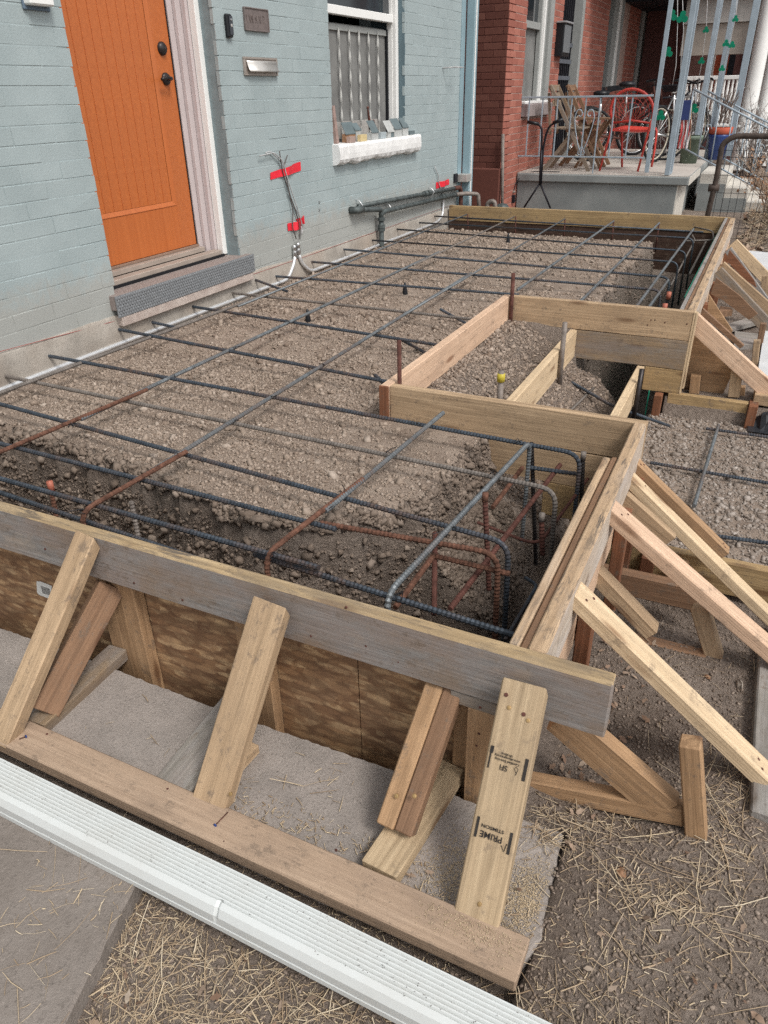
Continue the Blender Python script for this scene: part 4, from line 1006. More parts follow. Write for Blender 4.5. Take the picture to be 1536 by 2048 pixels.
for (yy, zz) in ((5.6, 0.172), (5.68, 0.17)): tube('collar', [(0.033, yy, zz + 0.003), (0.033, yy + 0.05, zz)], 0.025, 'gaspipe', t_, 10, smooth=False)
for (yy, zz) in ((6.0, 0.10), (6.08, 0.098)): tube('collar', [(0.042, yy, zz + 0.003), (0.042, yy + 0.05, zz)], 0.025, 'gaspipe', t_, 10, smooth=False)
for (yy, zz) in ((4.32, 0.225), (4.85, 0.137), (5.78, 0.168)): tube('strap', [(0.0, yy, zz + 0.045), (0.03, yy, zz + 0.035), (0.058, yy, zz + 0.005), (0.03, yy, zz - 0.03), (0.0, yy, zz - 0.04)], 0.004, 'conduit', t_, 6)
tube('corner_elbow', [(0.035, 6.36, 0.145), (0.05, 6.50, 0.14), (0.05, 6.52, 0.05), (0.05, 6.52, -0.3)], 0.022, 'darkrust', t_, 10, bend=0.05)
tube('corner_pipe', [(0.04, 6.40, 0.085), (0.10, 6.55, 0.08), (0.20, 6.62, 0.07), (0.22, 6.62, -0.1)], 0.020, 'pipegrey', t_, 10, bend=0.03)
t_ = thing('gas_meter_pipe', (0.12, 7.4, -0.1), 'rusty elbow pipe and round fitting in front of the neighbouring plinth', 'pipe')
p = at(975, 405, y=7.3); tube('elbow', [p + Vector((0, 0, -0.3)), p, p + Vector((0.08, 0, 0.02)), p + Vector((0.1, 0, -0.1))], 0.026, 'pipegrey', t_, 10, bend=0.04)
q = at(1005, 408, y=7.4); lathe('round_fitting', q + Vector((0, 0, -0.06)), [(0.001, 0.07), (0.05, 0.06), (0.075, 0.03), (0.075, -0.1)], 'gaspipe', t_, 14)

# downspout on the corner
t_ = thing('downspout', (0.05, 6.6, 0), 'blue painted downspout down the far corner of the blue house', 'downspout')
aabb('pipe', (0.012, 6.625, -0.15), (0.098, 6.72, 3.5), 'downblue', t_, c=0.008)
aabb('corner_board', (-0.05, 6.52, -0.15), (0.010, 6.615, 3.5), 'downblue', t_, c=0.003)
aabb('ridge', (0.0985, 6.64, -0.15), (0.104, 6.66, 3.5), 'white', t_, c=0.001)
aabb('bracket', (0.0, 6.50, 0.19), (0.115, 6.622, 0.26), 'slotflap', t_, c=0.003)
aabb('bracket_shadow_gap', (0.0, 6.42, 0.19), (0.02, 6.499, 0.27), 'blackiron', t_, c=0.003)

# ------------------------------------------------------------------ formwork
def screws(parent, pts, n, r=0.0035, mat='brass_screw'):
    for p in pts: disc('screw', p, n, r, 0.0012, mat, parent, 8)
FH = 0.14
nf = thing('near_form', (1.4, 0.03, -0.4), 'near side concrete form of a long grey board over strand board panels', 'formwork')
mw, L = frame((-0.6, 0.019, 0), (2.79, 0.019, 0), (0, 0, 1))
me = box_mesh('grey_board', L, 0.038, FH, 'wood_grey', 0.003, 0.001)
me.materials.append(M['wood_top'])
for p_ in me.polygons:
    if p_.normal.z > 0.6: p_.material_index = 1
b = link('grey_board', me, mw, nf)
screws(b, [at(u, v, y=0.0) for u, v in ((268, 1166), (365, 1200), (622, 1272), (732, 1292), (797, 1324), (1065, 1367), (1003, 1383), (1176, 1460), (1204, 1383), (90, 1098), (692, 1215))], (0, -1, 0), 0.0032, 'darkrust')
V = [(x_, y_, z_) for x_ in (-0.6, 0.895) for y_ in (0.077, 0.088) for z_ in (-0.95, -0.03)]
for (a, b_) in ((-0.6, 0.70), (0.703, 2.195), (2.198, 2.60)): aabb('osb_panel', (a, 0.0775, -0.95), (b_, 0.0885, -0.05 - 0.01 * random.random()), 'osb', nf, c=0)
for (a, b_, m_, y_) in ((1.40, 1.535, 'wood_orange', 0.038), (1.865, 1.957, 'wood_orange', 0.038), (2.462, 2.504, 'wood_orange', 0.038), (0.62, 0.70, 'wood_orange', 0.038)):
    s_ = aabb('stud', (a, y_, -0.93), (b_, y_ + 0.038, -0.142), m_, nf, c=0.002, jit=0.001)
s_ = aabb('stud', (2.506, 0.0, -0.93), (2.585, 0.037, -0.175), 'wood_orange', nf, c=0.002, jit=0.001)
aabb('top_block', (2.465, 0.001, -0.1745), (2.575, 0.037, -0.142), 'wood_mixgrey', nf, c=0.001)
screws(s_, [at(u, v, y=0.0) for u, v in ((960, 1415), (958, 1467), (953, 1491))], (0, -1, 0), 0.003, 'darkrust')
# torn label on the strand board
P0 = at(74, 1162, y=0.0775); P1 = at(100, 1170, y=0.0775); P2 = at(94, 1195, y=0.0775); P3 = at(76, 1188, y=0.0775)
ym = 0.0755
V = [(P0.x, ym, P0.z), ((P0.x * 2 + P1.x) / 3, ym, (P0.z * 2 + P1.z) / 3 + 0.004), (P1.x + 0.01, ym, P1.z), (P2.x + 0.012, ym, P2.z), (P3.x + 0.008, ym, P3.z), (P3.x, ym, P3.z + 0.006), (P3.x + 0.006, ym, (P3.z + P0.z) / 2)]
V2 = [(x_, y_ + 0.001, z_) for x_, y_, z_ in V]; k = len(V)
lb = mesh_obj('label', V + V2, [tuple(range(k))[::-1] if False else tuple(range(k)), tuple(range(2 * k - 1, k - 1, -1))], 'label_white', None, nf)
bars_ = []
for i in range(9):
    x0 = P0.x + 0.014 + i * 0.0042; 
    bars_.append(([(x0, ym - 0.0006, P0.z - 0.012), (x0 + 0.002, ym - 0.0006, P0.z - 0.012), (x0 + 0.002, ym - 0.0006, P0.z - 0.04), (x0, ym - 0.0006, P0.z - 0.04)], [(0, 1, 2, 3)]))
V, Fc = merge(bars_); mesh_obj('printed_lines', V, Fc, 'ink', None, lb)

# side form (two lengths)
def sideform(y0, y1, label, extra=True, panel_low=0.0):
    sf = thing('side_form', (W, (y0 + y1) / 2, -0.4), label, 'formwork')
    mw, L = frame((W - 0.019, y0, 0), (W - 0.019, y1, 0), (0, 0, 1))
    me = box_mesh('side_board', L, 0.040, 0.132, 'wood_whitish', 0.004, 0.0015)
    me.materials.append(M['wood_side'])
    for p_ in me.polygons:
        if p_.normal.z > 0.35: p_.material_index = 1
    link('side_board', me, mw, sf)
    aabb('rail', (W - 0.060, y0, -0.10), (W - 0.0405, y1 - (0.28 if extra else 0), -0.010), 'wood_brown', sf, c=0.003, jit=0.0015)
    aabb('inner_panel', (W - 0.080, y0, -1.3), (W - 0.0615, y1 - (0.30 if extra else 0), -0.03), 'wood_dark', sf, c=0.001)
    aabb('inner_strip', (W - 0.081, y0, -0.029), (W - 0.0615, y1 - (0.30 if extra else 0), -0.004), 'wood_side' if extra else 'wood_old', sf, c=0.003, jit=0.002)
    aabb('lower_board', (W - 0.050, y0, -0.275), (W - 0.008, y1, -0.1345), 'wood_pink', sf, c=0.003, jit=0.002)
    return sf
s1 = sideform(0.040, 1.314, 'near length of the street side form with a worn bleached top')
s2 = sideform(2.914, 6.243, 'far length of the street side form running from the steps to the far corner', False)
for yy in (0.42, 0.93, 1.16): aabb('stake', (W - 0.006, yy, -0.62), (W + 0.032, yy + 0.06, -0.15), 'wood_red', s1, c=0.002, jit=0.001)
for yy in (3.2, 3.7, 4.3, 4.9, 5.5): aabb('stake', (W - 0.006, yy, -0.62), (W + 0.032, yy + 0.06, -0.15), 'wood_red', s2, c=0.002, jit=0.001)
aabb('membrane', (W - 0.0865, 3.25, -0.80), (W - 0.0812, 5.95, -0.012), 'green', s2, c=0)
# far form
ff = thing('far_form', (1.3, LY, -0.2), 'far side concrete form of a stained yellow board before the neighbouring porch', 'formwork')
aabb('board', (0.03, LY, -0.135), (W - 0.042, LY + 0.038, 0.0), 'wood_yellow', ff, c=0.002, jit=0.001)
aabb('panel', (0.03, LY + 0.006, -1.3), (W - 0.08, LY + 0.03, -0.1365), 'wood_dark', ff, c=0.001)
# step opening: near cheek, far cheek, risers
nc = thing('near_step_cheek', (2.1, YC, -0.2), 'near side wall of the step opening built from stacked boards', 'formwork')
aabb('board', (XR + 0.039, YC, -0.14), (W + 0.002, YC + 0.037, 0.0), 'wood_tan', nc, c=0.002, jit=0.001)
aabb('board', (2.075, YC, -0.281), (2.60, YC + 0.037, -0.142), 'wood_tan', nc, c=0.002, jit=0.001)
aabb('board', (2.034, YC - 0.001, -0.29), (2.0735, YC + 0.037, -0.142), 'wood_orange', nc, c=0.002, jit=0.001)
aabb('board', (2.33, YC, -0.42), (2.60, YC + 0.037, -0.2825), 'wood_yellow', nc, c=0.002, jit=0.001)
aabb('corner_post', (2.44, YC + 0.002, -0.75), (2.50, YC + 0.038, -0.4215), 'wood_red', nc, c=0.002)
fc = thing('far_step_cheek', (2.2, YF, -0.2), 'far side wall of the step opening showing three stacked boards', 'formwork')
aabb('board', (XR + 0.039, YF, -0.147), (W - 0.004, YF + 0.037, 0.0), 'wood_tan', fc, c=0.002, jit=0.0006)
b = aabb('board', (2.07, YF, -0.302), (W - 0.004, YF + 0.037, -0.149), 'wood_mixgrey', fc, c=0.002, jit=0.0006)
b['label'] = 'grey stained middle board'
aabb('board', (2.46, YF, -0.432), (W - 0.004, YF + 0.037, -0.304), 'wood_yellow', fc, c=0.002, jit=0.0006)
aabb('end_strip', (W - 0.003, YF - 0.001, -0.43), (W + 0.006, YF + 0.037, 0.0), 'wood_pale', fc, c=0.001)
aabb('end_strip', (W + 0.0075, YF + 0.001, -0.40), (W + 0.017, YF + 0.036, -0.003), 'wood_pale', fc, c=0.001)
screws(fc, [at(u, v, y=YF) for u, v in ((1302, 640), (1310, 640), (1216, 622), (1222, 623), (1330, 645), (1295, 650), (1374, 648))], (0, -1, 0), 0.004, 'darkrust')
r1 = tag(aabb('riser_board', (XR, YC + 0.0, -0.137), (XR + 0.038, YF + 0.02, 0.0), 'wood_pink', None, c=0.003, jit=0.001), 'top riser board of the step opening, bright pinkish face toward the street', 'board', 'riser boards of the steps')
tag(aabb('riser_end', (XR - 0.001, YC - 0.012, -0.137), (XR + 0.037, YC - 0.001, -0.001), 'wood_red', r1, c=0.001), None, None)
r2 = tag(aabb('riser_board', (2.046, YC + 0.038, -0.295), (2.084, YF - 0.002, -0.149), 'wood_pale', None, c=0.003, jit=0.001), 'middle riser board of the step opening, next to the yellow taped stake', 'board', 'riser boards of the steps')
r3 = tag(aabb('riser_board', (2.42, YC + 0.038, -0.44), (2.458, YF - 0.002, -0.303), 'wood_pale', None, c=0.003, jit=0.001), 'lowest riser board of the step opening above the dark hole', 'board', 'riser boards of the steps')
# steel pins
def pin(name, A, B, r, mat, label, cap=None):
    t_ = thing(name, B, label, 'steel stake', 'steel pins round the step opening')
    tube('shaft', [A, B], r, mat, t_, 12)
    if cap: cap(t_)
    return t_
p = at(793, 676, y=YC - 0.0)
pin('steel_pin', (XR + 0.056, YC + 0.055, 0.165), (XR + 0.058, YC + 0.055, -0.3), 0.0085, 'darkrust', 'dark red steel pin at the near left corner of the step opening')
pin('steel_pin', (XR + 0.052, YF - 0.018, 0.125), (XR + 0.055, YF - 0.018, -0.25), 0.011, 'darkrust', 'dark rusty steel pin at the far left corner of the step opening')
A = at(1130, 645, x=2.10); B = at(1118, 775, x=2.10)
pin('steel_pin', A, B, 0.0125, 'pipegrey', 'long grey steel pin beside the middle riser board')
A = at(1003, 742, x=2.02); B = at(1003, 815, x=2.02)
def cap_y(t_): tube('yellow_tape', [A + Vector((0, 0, -0.010)), A + Vector((0, 0, -0.045))], 0.0165, 'yellowtape', t_, 14)
pin('steel_pin', A, (A.x, A.y, -0.33), 0.013, 'pipegrey', 'steel pin wrapped with yellow tape in the step opening', cap_y)
A = at(1284, 738, x=2.475); B = at(1266, 842, x=2.475)
pin('steel_pin', A, B, 0.012, 'darkmetal', 'dark stained steel pin standing against the lowest riser board')

# plank and near braces
pk = tag(bar('ground_plank', (0.9, -0.326, -0.402), (2.744, -0.335, -0.402), 0.088, 0.038, (0, 0, 1), 'wood_plank', None, jit=0.001, c=0.003), 'dusty plank lying flat along the paving slab below the braces', 'plank')
screws(pk, [at(u, v, z=-0.402) for u, v in ((335, 1578), (448, 1683), (672, 1700), (94, 1468), (722, 1768))], (0, 0, 1), 0.003, 'darkrust')
for (u, v, dx, dy, lab) in ((52, 1473, -14, 5, 'left'), (430, 1651, 26, -27, 'right')):
    p = at(u, v, z=-0.400); q = at(u + dx, v + dy, z=-0.397)
    t_ = thing('blue_nail', p, 'blue headed nail lying on the dusty plank, the %s one' % lab, 'nail', 'blue nails on the plank')
    tube('shank', [p, q], 0.0013, 'darkrust', t_, 6); disc('head', p, (p - q).normalized(), 0.0042, 0.002, 'blue_screw', t_, 8)
def brace(name, A, B, w, t, mat, label, group='diagonal braces', n=(0, -1, 1), **k):
    return tag(bar(name, A, B, w, t, n, mat, None, c=0.003, jit=0.0012, **k), label, 'brace', group)
def mid(a, b): return (Vector(a) + Vector(b)) / 2
GB = 'diagonal braces along the near form'
T1 = at(185, 1080, y=-0.012); B1 = Vector((1.446, -0.367, -0.402))
dx = Vector((-0.032, 0, 0))
brace('diagonal_brace', T1 + dx, B1 + dx, 0.068, 0.036, 'wood_tan', 'leftmost near brace, golden side face, split toward its foot', GB, cutA=0.6, cutB=-0.6)
b2 = brace('diagonal_brace', (2.035, -0.036, -0.022), (2.006, -0.300, -0.402), 0.089, 0.036, 'wood_tan', 'wide plain brace second from the left against the grey board, knot near its foot', GB, cutA=0.5, cutB=-0.6)
n2 = Vector((0, -0.82, 0.57))
screws(b2, [at(u, v, y=-0.044) + Vector((0, 0, 0)) for u, v in ((507, 1235), (535, 1243))], n2, 0.0045)
screws(b2, [at(u, v, y=-0.287) for u, v in ((418, 1590), (461, 1588))], n2, 0.0045)
brace('diagonal_brace', (2.423, 0.010, -0.145), (2.402, -0.208, -0.372), 0.041, 0.036, 'wood_orange', 'left reddish half of the paired narrow braces', GB)
brace('diagonal_brace', (2.466, 0.010, -0.145), (2.444, -0.208, -0.374), 0.041, 0.040, 'wood_brown', 'right greyish brown half of the paired narrow braces', GB)
for q_, v_, u_ in ((0, 1592, 793), (0, 1592, 829)):
    disc('screw', at(u_, v_, y=-0.168), n2, 0.005, 0.002, 'brass_screw', bpy.data.objects['diagonal_brace.002' if u_ < 800 else 'diagonal_brace.003'], 10)
b4 = brace('diagonal_brace', (2.629, -0.036, -0.036), (2.640, -0.303, -0.402), 0.089, 0.036, 'wood_stamp', 'pale brace printed with black lumber stamps at the right end of the grey board', GB, cutA=0.5, cutB=-0.6)
mw4 = WM[b4.name]; L4 = (Vector((2.629, -0.036, -0.036)) - Vector((2.640, -0.303, -0.402))).length
def on4(fx, fy):  # fraction down the board, fraction across (-.5 left .. .5 right), in the board's own frame
    return fx * L4, fy * 0.089
Y4 = Vector((mw4[0][1], mw4[1][1], mw4[2][1]))
sgn = 1 if Y4.x > 0 else -1
def text4(s, fx, fy, size, sx=1.0):
    cu = bpy.data.curves.new('stamp', 'FONT'); cu.body = s; cu.size = size; cu.align_x = 'CENTER'; cu.align_y = 'CENTER'; cu.extrude = 0.0002; cu.offset = size * 0.008; cu.materials.append(M['ink'])
    lx, ly = on4(fx, fy)
    # text up direction points to the foot of the board; reads from right to left in the picture
    X = Vector((0, -sgn, 0)); Yv = Vector((1, 0, 0)); Z = X.cross(Yv)
    m = Matrix.Identity(4)
    for i in range(3): m[i][0], m[i][1], m[i][2] = X[i] * sx, Yv[i], Z[i]
    if Z.z < 0:
        for i in range(3): m[i][2] = -Z[i]
    m.translation = Vector((lx, ly * sgn, 0.0012))
    tmp = bpy.data.objects.new('stamp_tmp', cu); COL.objects.link(tmp); bpy.context.view_layer.update()
    me_ = bpy.data.meshes.new_from_object(tmp.evaluated_get(bpy.context.evaluated_depsgraph_get())); bpy.data.objects.remove(tmp)
    o_ = link('stamp', me_, mw4 @ m, b4); return o_
text4('PRIME', 0.648, -0.03, 0.0172)
text4('STIMSON', 0.614, -0.03, 0.0092, 1.2)
text4('SFI', 0.356, -0.07, 0.0150, 0.9)
text4('Certified Sourcing', 0.328, -0.02, 0.0066, 1.0)
text4('www.sfiprogram.org', 0.313, -0.02, 0.0062, 1.0)
text4('SFI-00616', 0.299, -0.05, 0.0056)
def mark4(fx0, fx1, fy0, fy1, skew=0.0):
    V = [(fx0 * L4, fy0 * 0.089 * sgn, 0.0012), (fx1 * L4, (fy0 - skew) * 0.089 * sgn, 0.0012), (fx1 * L4, (fy1 - skew) * 0.089 * sgn, 0.0012), (fx0 * L4, fy1 * 0.089 * sgn, 0.0012)]
    V += [(a, b, c_ - 0.0009) for a, b, c_ in V]
    mesh_obj('ink_bar', V, [(0, 1, 2, 3), (7, 6, 5, 4), (0, 4, 5, 1), (2, 6, 7, 3)], 'ink', mw4, b4)
mark4(0.585, 0.67, -0.40, -0.345); mark4(0.605, 0.695, 0.36, 0.42)
mark4(0.28, 0.31, -0.43, -0.36); mark4(0.31, 0.375, -0.42, -0.39); mark4(0.292, 0.385, 0.36, 0.43)
tri = tube_geo([(0.365 * L4, 0.225 * 0.089 * sgn, 0.001), (0.345 * L4, 0.16 * 0.089 * sgn, 0.001), (0.338 * L4, 0.20 * 0.089 * sgn, 0.001), (0.345 * L4, 0.25 * 0.089 * sgn, 0.001), (0.372 * L4, 0.215 * 0.089 * sgn, 0.001)], 0.0005, 4)
mesh_obj('leaf_mark', tri[0], tri[1], 'ink', mw4, b4)
tri = tube_geo([(0.668 * L4, 0.22 * 0.089 * sgn, 0.001), (0.690 * L4, 0.30 * 0.089 * sgn, 0.001), (0.655 * L4, 0.33 * 0.089 * sgn, 0.001)], 0.0008, 4)
mesh_obj('arrow_mark', tri[0], tri[1], 'ink', mw4, b4)
def pt4(fx, fy): return mw4 @ Vector((fx * L4, fy * 0.089 * sgn, 0.0))
for (fx, fy, m_) in ((0.055, -0.34, 'darkrust'), (0.105, -0.22, 'brass_screw'), (0.115, 0.12, 'darkrust'), (0.135, 0.24, 'brass_screw'), (0.93, 0.02, 'brass_screw')):
    disc('screw', pt4(fx, fy), Vector((mw4[0][2], mw4[1][2], mw4[2][2])), 0.0042, 0.0015, m_, b4, 10)
# foot pieces lying on the slab
GF = 'flat blocks under the braces'
def foot(A, B, w, mat, label, t=0.037): return tag(bar('foot_block', A, B, w, t, (0, 0, 1), mat, None, c=0.002, jit=0.001), label, 'wood block', GF)
foot((2.425, -0.283, -0.402), (2.455, 0.036, -0.402), 0.082, 'wood_stamp', 'pale flat board under the paired narrow braces', 0.036)
foot((1.885, -0.281, -0.424), (1.865, 0.034, -0.424), 0.105, 'wood_old', 'thin greenish grey board flat on the slab beside the second brace', 0.014)
foot((1.972, -0.281, -0.412), (1.985, -0.10, -0.412), 0.045, 'wood_tan', 'short tan offcut tucked behind the second brace', 0.026)
foot((1.440, -0.281, -0.408), (1.425, 0.036, -0.408), 0.062, 'wood_mixgrey', 'flat tan strut behind the leftmost brace')
tag(bar('kick_strut', tuple(at(226, 1172, y=0.030)), tuple(at(92, 1425, z=-0.395)), 0.075, 0.034, (0.85, -0.3, 0.4), 'wood_brown', None, c=0.002, jit=0.001), 'brown inner strut between the leftmost brace and the stud', 'brace')
tag(bar('kick_strut', (1.94, 0.034, -0.30), (1.945, -0.12, -0.395), 0.05, 0.03, (0, -1, 1), 'wood_orange', None, c=0.002, jit=0.001), 'short strut just behind the second brace', 'brace')

# street side struts
GS = 'long struts propping the street side form'
def strut(u0, v0, u1, v1, y0, wy, t, mat, label, zend=-0.41, ext=1.0):
    """ridge line measured in the plane y = y0; the strut spans y0..y0+wy"""
    A = at(u0, v0, y=y0); B = at(u1, v1, y=y0); d = (B - A).normalized()
    if zend is not None: B = A + d * ((zend - A.z) / d.z)
    A = A + Vector((0, wy / 2, 0)); B = B + Vector((0, wy / 2, 0))
    cut = d.x / -d.z
    o = tag(bar('strut', A, B, wy, t, (0.6, 0, 0.8), mat, None, c=0.003, jit=0.001), label, 'brace', GS)
    m_ = WM[o.name]; L_ = (B - A).length
    for fx, fy in ((0.05, -0.22), (0.075, 0.2), (0.93, 0.1), (0.95, -0.2)):
        disc('screw', m_ @ Vector((fx * L_, fy * wy, 0)), Vector((m_[0][2], m_[1][2], m_[2][2])), 0.0038, 0.0012, 'darkrust', o, 8)
    return o
strut(1150, 1190, 1536, 1561.7, 0.29, 0.064, 0.036, 'wood_pale', 'nearest pale strut with two nail holes at its head')
strut(1222, 1019, 1492.8, 1256, 0.714, 0.064, 0.040, 'wood_pink', 'second strut from the camera with a grey stained side')
strut(1261, 957, 1536, 1225, 1.10, 0.055, 0.034, 'wood_pale', 'third strut from the camera, pale, just before the step opening', zend=-0.58)
strut(1271, 923, 1459, 1108, 1.215, 0.045, 0.036, 'wood_orange', 'fourth strut, orange sided, leaving the side form beside the landing', zend=None)
# low kickers, ground beams and stakes near side
GK = 'low kicker boards at the stakes'
def kicker(p0, p1, y0, w, t, mat, label, zn=None, ext=(0, 0)):
    A = at(*p0, y=y0); B = at(*p1, y=y0); d = (B - A).normalized()
    A -= d * ext[0]; B += d * ext[1]
    nrm = Vector((0, -1, 0)); perp = Vector((-d.z, 0, d.x))
    if perp.z > 0: perp = -perp
    off = perp * (w / 2)
    return tag(bar('kicker_board', A + off, B + off, w, t, nrm, mat, None, c=0.0025, jit=0.001), label, 'board', GK)
kicker((1204, 1480), (1357, 1612), 0.10, 0.085, 0.04, 'wood_orange', 'orange brown kicker board nearest the camera under the grey board end', ext=(0.09, 0))
kicker((1254.5, 989), (1352, 1076), 1.03, 0.06, 0.03, 'wood_tan', 'tan kicker behind the second strut')
kicker((1197, 1144), (1315, 1266), 0.72, 0.045, 0.05, 'wood_tan', 'tan kicker behind the nearest strut')
GG = 'ground beams behind the stakes'
def gbeam(p0, p1, y0, w, t, mat, label):
    A = at(*p0, y=y0); B = at(*p1, y=y0)
    return tag(bar('ground_beam', A + Vector((0, t / 2, 0)), B + Vector((0, t / 2, 0)), t, w, (0, 0, 1), mat, None, c=0.004, jit=0.0015), label, 'board', GG)
gbeam((1050, 1563), (1364, 1622), 0.10, 0.05, 0.038, 'wood_orange', 'reddish brown ground beam running to the nearest stake')
gbeam((1141, 1247), (1412, 1314), 0.75, 0.075, 0.038, 'wood_brown', 'brown ground beam running to the second stake')
gbeam((1199, 1137), (1420, 1185), 1.02, 0.085, 0.04, 'wood_brown', 'damp brown ground beam along the landing form')
GT = 'short stakes driven beside the form'
def stake(p0, p1, y0, w, t, mat, label, name='wood_stake'):
    A = at(*p0, y=y0); B = at(*p1, y=y0); B += (B - A).normalized() * 0.06
    return tag(bar(name, A, B, w, t, (0, -1, 0), mat, None, c=0.003, jit=0.0012), label, 'stake', GT)
stake((1379, 1496), (1389, 1647), 0.085, 0.042, 0.04, 'wood_orange', 'squared orange stake at the end of the nearest kicker')
stake((1398, 1220), (1432, 1335), 0.76, 0.046, 0.045, 'wood_tan', 'squared tan stake with a pale street face at the second ground beam')
tag(aabb('edge_timber', (3.105, 0.205, -0.47), (3.24, 0.86, -0.42), 'wood_old', None, c=0.004, jit=0.002), 'grey bleached timber lying along the right edge of the yard', 'timber')
# landing form
lf = thing('landing_form', (3.0, 2.1, -0.5), 'low board form round the gravel landing below the steps', 'formwork')
aabb('board', (2.60, 1.275, -0.57), (3.9, 1.313, -0.443), 'wood_yellow', lf, c=0.002, jit=0.001)
aabb('board', (2.60, YF - 0.004, -0.580), (2.99, YF + 0.034, -0.432), 'wood_yellow', lf, c=0.002, jit=0.001)
aabb('end_post', (2.992, YF - 0.055, -0.62), (3.035, YF + 0.045, -0.425), 'wood_red', lf, c=0.002, jit=0.001)
aabb('post', (2.535, YF - 0.06, -0.75), (2.575, YF - 0.002, -0.434), 'wood_red', lf, c=0.002)
aabb('membrane_strip', (2.50, YF - 0.02, -0.85), (2.505, YF - 0.003, -0.43), 'green', lf, c=0)
for (xx, m_) in ((2.72, 'wood_red'), (2.83, 'wood_orange')): aabb('post', (xx, 1.222, -0.62), (xx + 0.045, 1.272, -0.46), m_, lf, c=0.002)

# far struts beyond the steps (two pixel points give each one)
def fstrut(p0, p1, y0, w, t, mat, label, n=(0, -1, 0), zend=None, cat='brace'):
    A = at(*p0, y=y0); B = at(*p1, y=y0); d = (B - A).normalized()
    if zend is not None: B = A + d * ((zend - A.z) / d.z)
    perp = Vector((-d.z, 0, d.x)); perp = -perp if perp.z > 0 else perp
    return tag(bar('far_strut', A + perp * (w / 2), B + perp * (w / 2), w, t, n, mat, None, c=0.002, jit=0.001), label, cat, 'struts and boards beyond the step opening')
fstrut((1393, 626), (1540, 762), 2.93, 0.085, 0.04, 'wood_pink', 'thick pinkish strut starting at the far corner of the step opening', zend=-0.47)
def gusset(uvs, y0, t, mat, label):
    P_ = [at(u, v, y=y0) for u, v in uvs]
    V = [p - P_[0] for p in P_] + [p - P_[0] + Vector((0, t, 0)) for p in P_]; k = len(P_)
    Fc = [tuple(range(k))[::-1], tuple(range(k, 2 * k))] + [(i, (i + 1) % k, k + (i + 1) % k, k + i) for i in range(k)]
    o = mesh_obj('gusset_board', V, Fc, mat, Matrix.Translation(P_[0]))
    bm = bmesh.new(); bm.from_mesh(o.data); bmesh.ops.recalc_face_normals(bm, faces=bm.faces); bm.to_mesh(o.data); bm.free()
    return tag(o, label, 'board', 'gusset boards beyond the step opening')
gusset([(1391, 652), (1370, 745), (1368, 800), (1440, 800), (1466, 745), (1475, 715)], 3.02, 0.02, 'wood_orange', 'large red brown board under the thick pinkish strut')
gusset([(1406, 618), (1402, 628), (1480, 697), (1488, 692)], 3.25, 0.03, 'wood_brown', 'thin brown strut just above the thick pinkish one')
gusset([(1418, 590), (1414, 632), (1460, 672), (1465, 662)], 3.55, 0.02, 'wood_orange', 'triangular brown board below the far length of side form')
gusset([(1432, 556), (1421, 588), (1445, 600), (1498, 640), (1515, 628), (1480, 592)], 3.95, 0.02, 'wood_brown', 'dark brown slanting board below the grey topped strut')
fstrut((1444, 536), (1536, 634), 4.20, 0.085, 0.04, 'wood_mixgrey', 'grey topped strut in the middle of the far group', zend=-0.45)
fstrut((1449, 524), (1540, 607), 4.55, 0.07, 0.04, 'wood_tan', 'tan strut right above the grey topped one', zend=-0.45)
gusset([(1459, 500), (1452, 520), (1490, 560), (1513, 575), (1508, 560)], 4.95, 0.02, 'wood_red', 'dark red board under the bleached strut')
fstrut((1462, 496), (1522, 577), 5.1, 0.05, 0.05, 'wood_old', 'bleached grey strut second from the far corner', zend=-0.45)
fstrut((1474, 479), (1540, 548), 5.55, 0.085, 0.04, 'wood_pale', 'farthest pale strut near the far corner of the form', zend=-0.40)
def fpost(p0, p1, y0, w, mat, label):
    A = at(*p0, y=y0); B = at(*p1, y=y0)
    return tag(bar('far_post', A, B, w, 0.04, (0, -1, 0), mat, None, c=0.002, jit=0.001), label, 'stake', 'stakes beyond the step opening')
fpost((1477, 717), (1467, 795), 2.96, 0.055, 'wood_tan', 'tall tan stake behind the landing form')
fpost((1391, 752), (1387, 788), 2.96, 0.05, 'wood_orange', 'short orange stake with a nail, left of the tall tan one')
fpost((1484, 775), (1482, 800), 3.02, 0.03, 'wood_orange', 'small stake right beside the tall tan one')
fpost((1527, 648), (1517, 700), 3.9, 0.035, 'wood_brown', 'thin dark brown stake beside the white board')
fpost((1514, 682), (1508, 740), 3.5, 0.035, 'wood_tan', 'thin tan stake left of the white board')
fpost((1531, 552), (1527, 610), 5.2, 0.05, 'wood_tan', 'upright tan stake at the foot of the farthest strut')
def flat(uvs, z, t, mat, label, cat='board'):
    P_ = [at(u, v, z=z) for u, v in uvs]; k = len(P_)
    V = [p - P_[0] for p in P_] + [p - P_[0] - Vector((0, 0, t)) for p in P_]
    Fc = [tuple(range(k)), tuple(range(2 * k - 1, k - 1, -1))] + [(i, k + i, k + (i + 1) % k, (i + 1) % k) for i in range(k)]
    o = mesh_obj('yard_board', V, Fc, mat, Matrix.Translation(P_[0]))
    bm = bmesh.new(); bm.from_mesh(o.data); bmesh.ops.recalc_face_normals(bm, faces=bm.faces); bm.to_mesh(o.data); bm.free()
    return tag(o, label, cat)
flat([(1530, 652), (1560, 655), (1570, 780), (1516, 742), (1524, 690)], -0.40, 0.06, 'pathblock', 'white dusty concrete block at the right picture edge', 'concrete block')
flat([(1512, 765), (1580, 778), (1580, 800), (1510, 790)], -0.39, 0.05, 'wood_tan', 'tan board end below the white block')
flat([(1484, 500), (1540, 505), (1600, 530), (1600, 560), (1515, 545)], -0.38, 0.09, 'pathblock', 'pale concrete slab behind the farthest struts', 'concrete block')
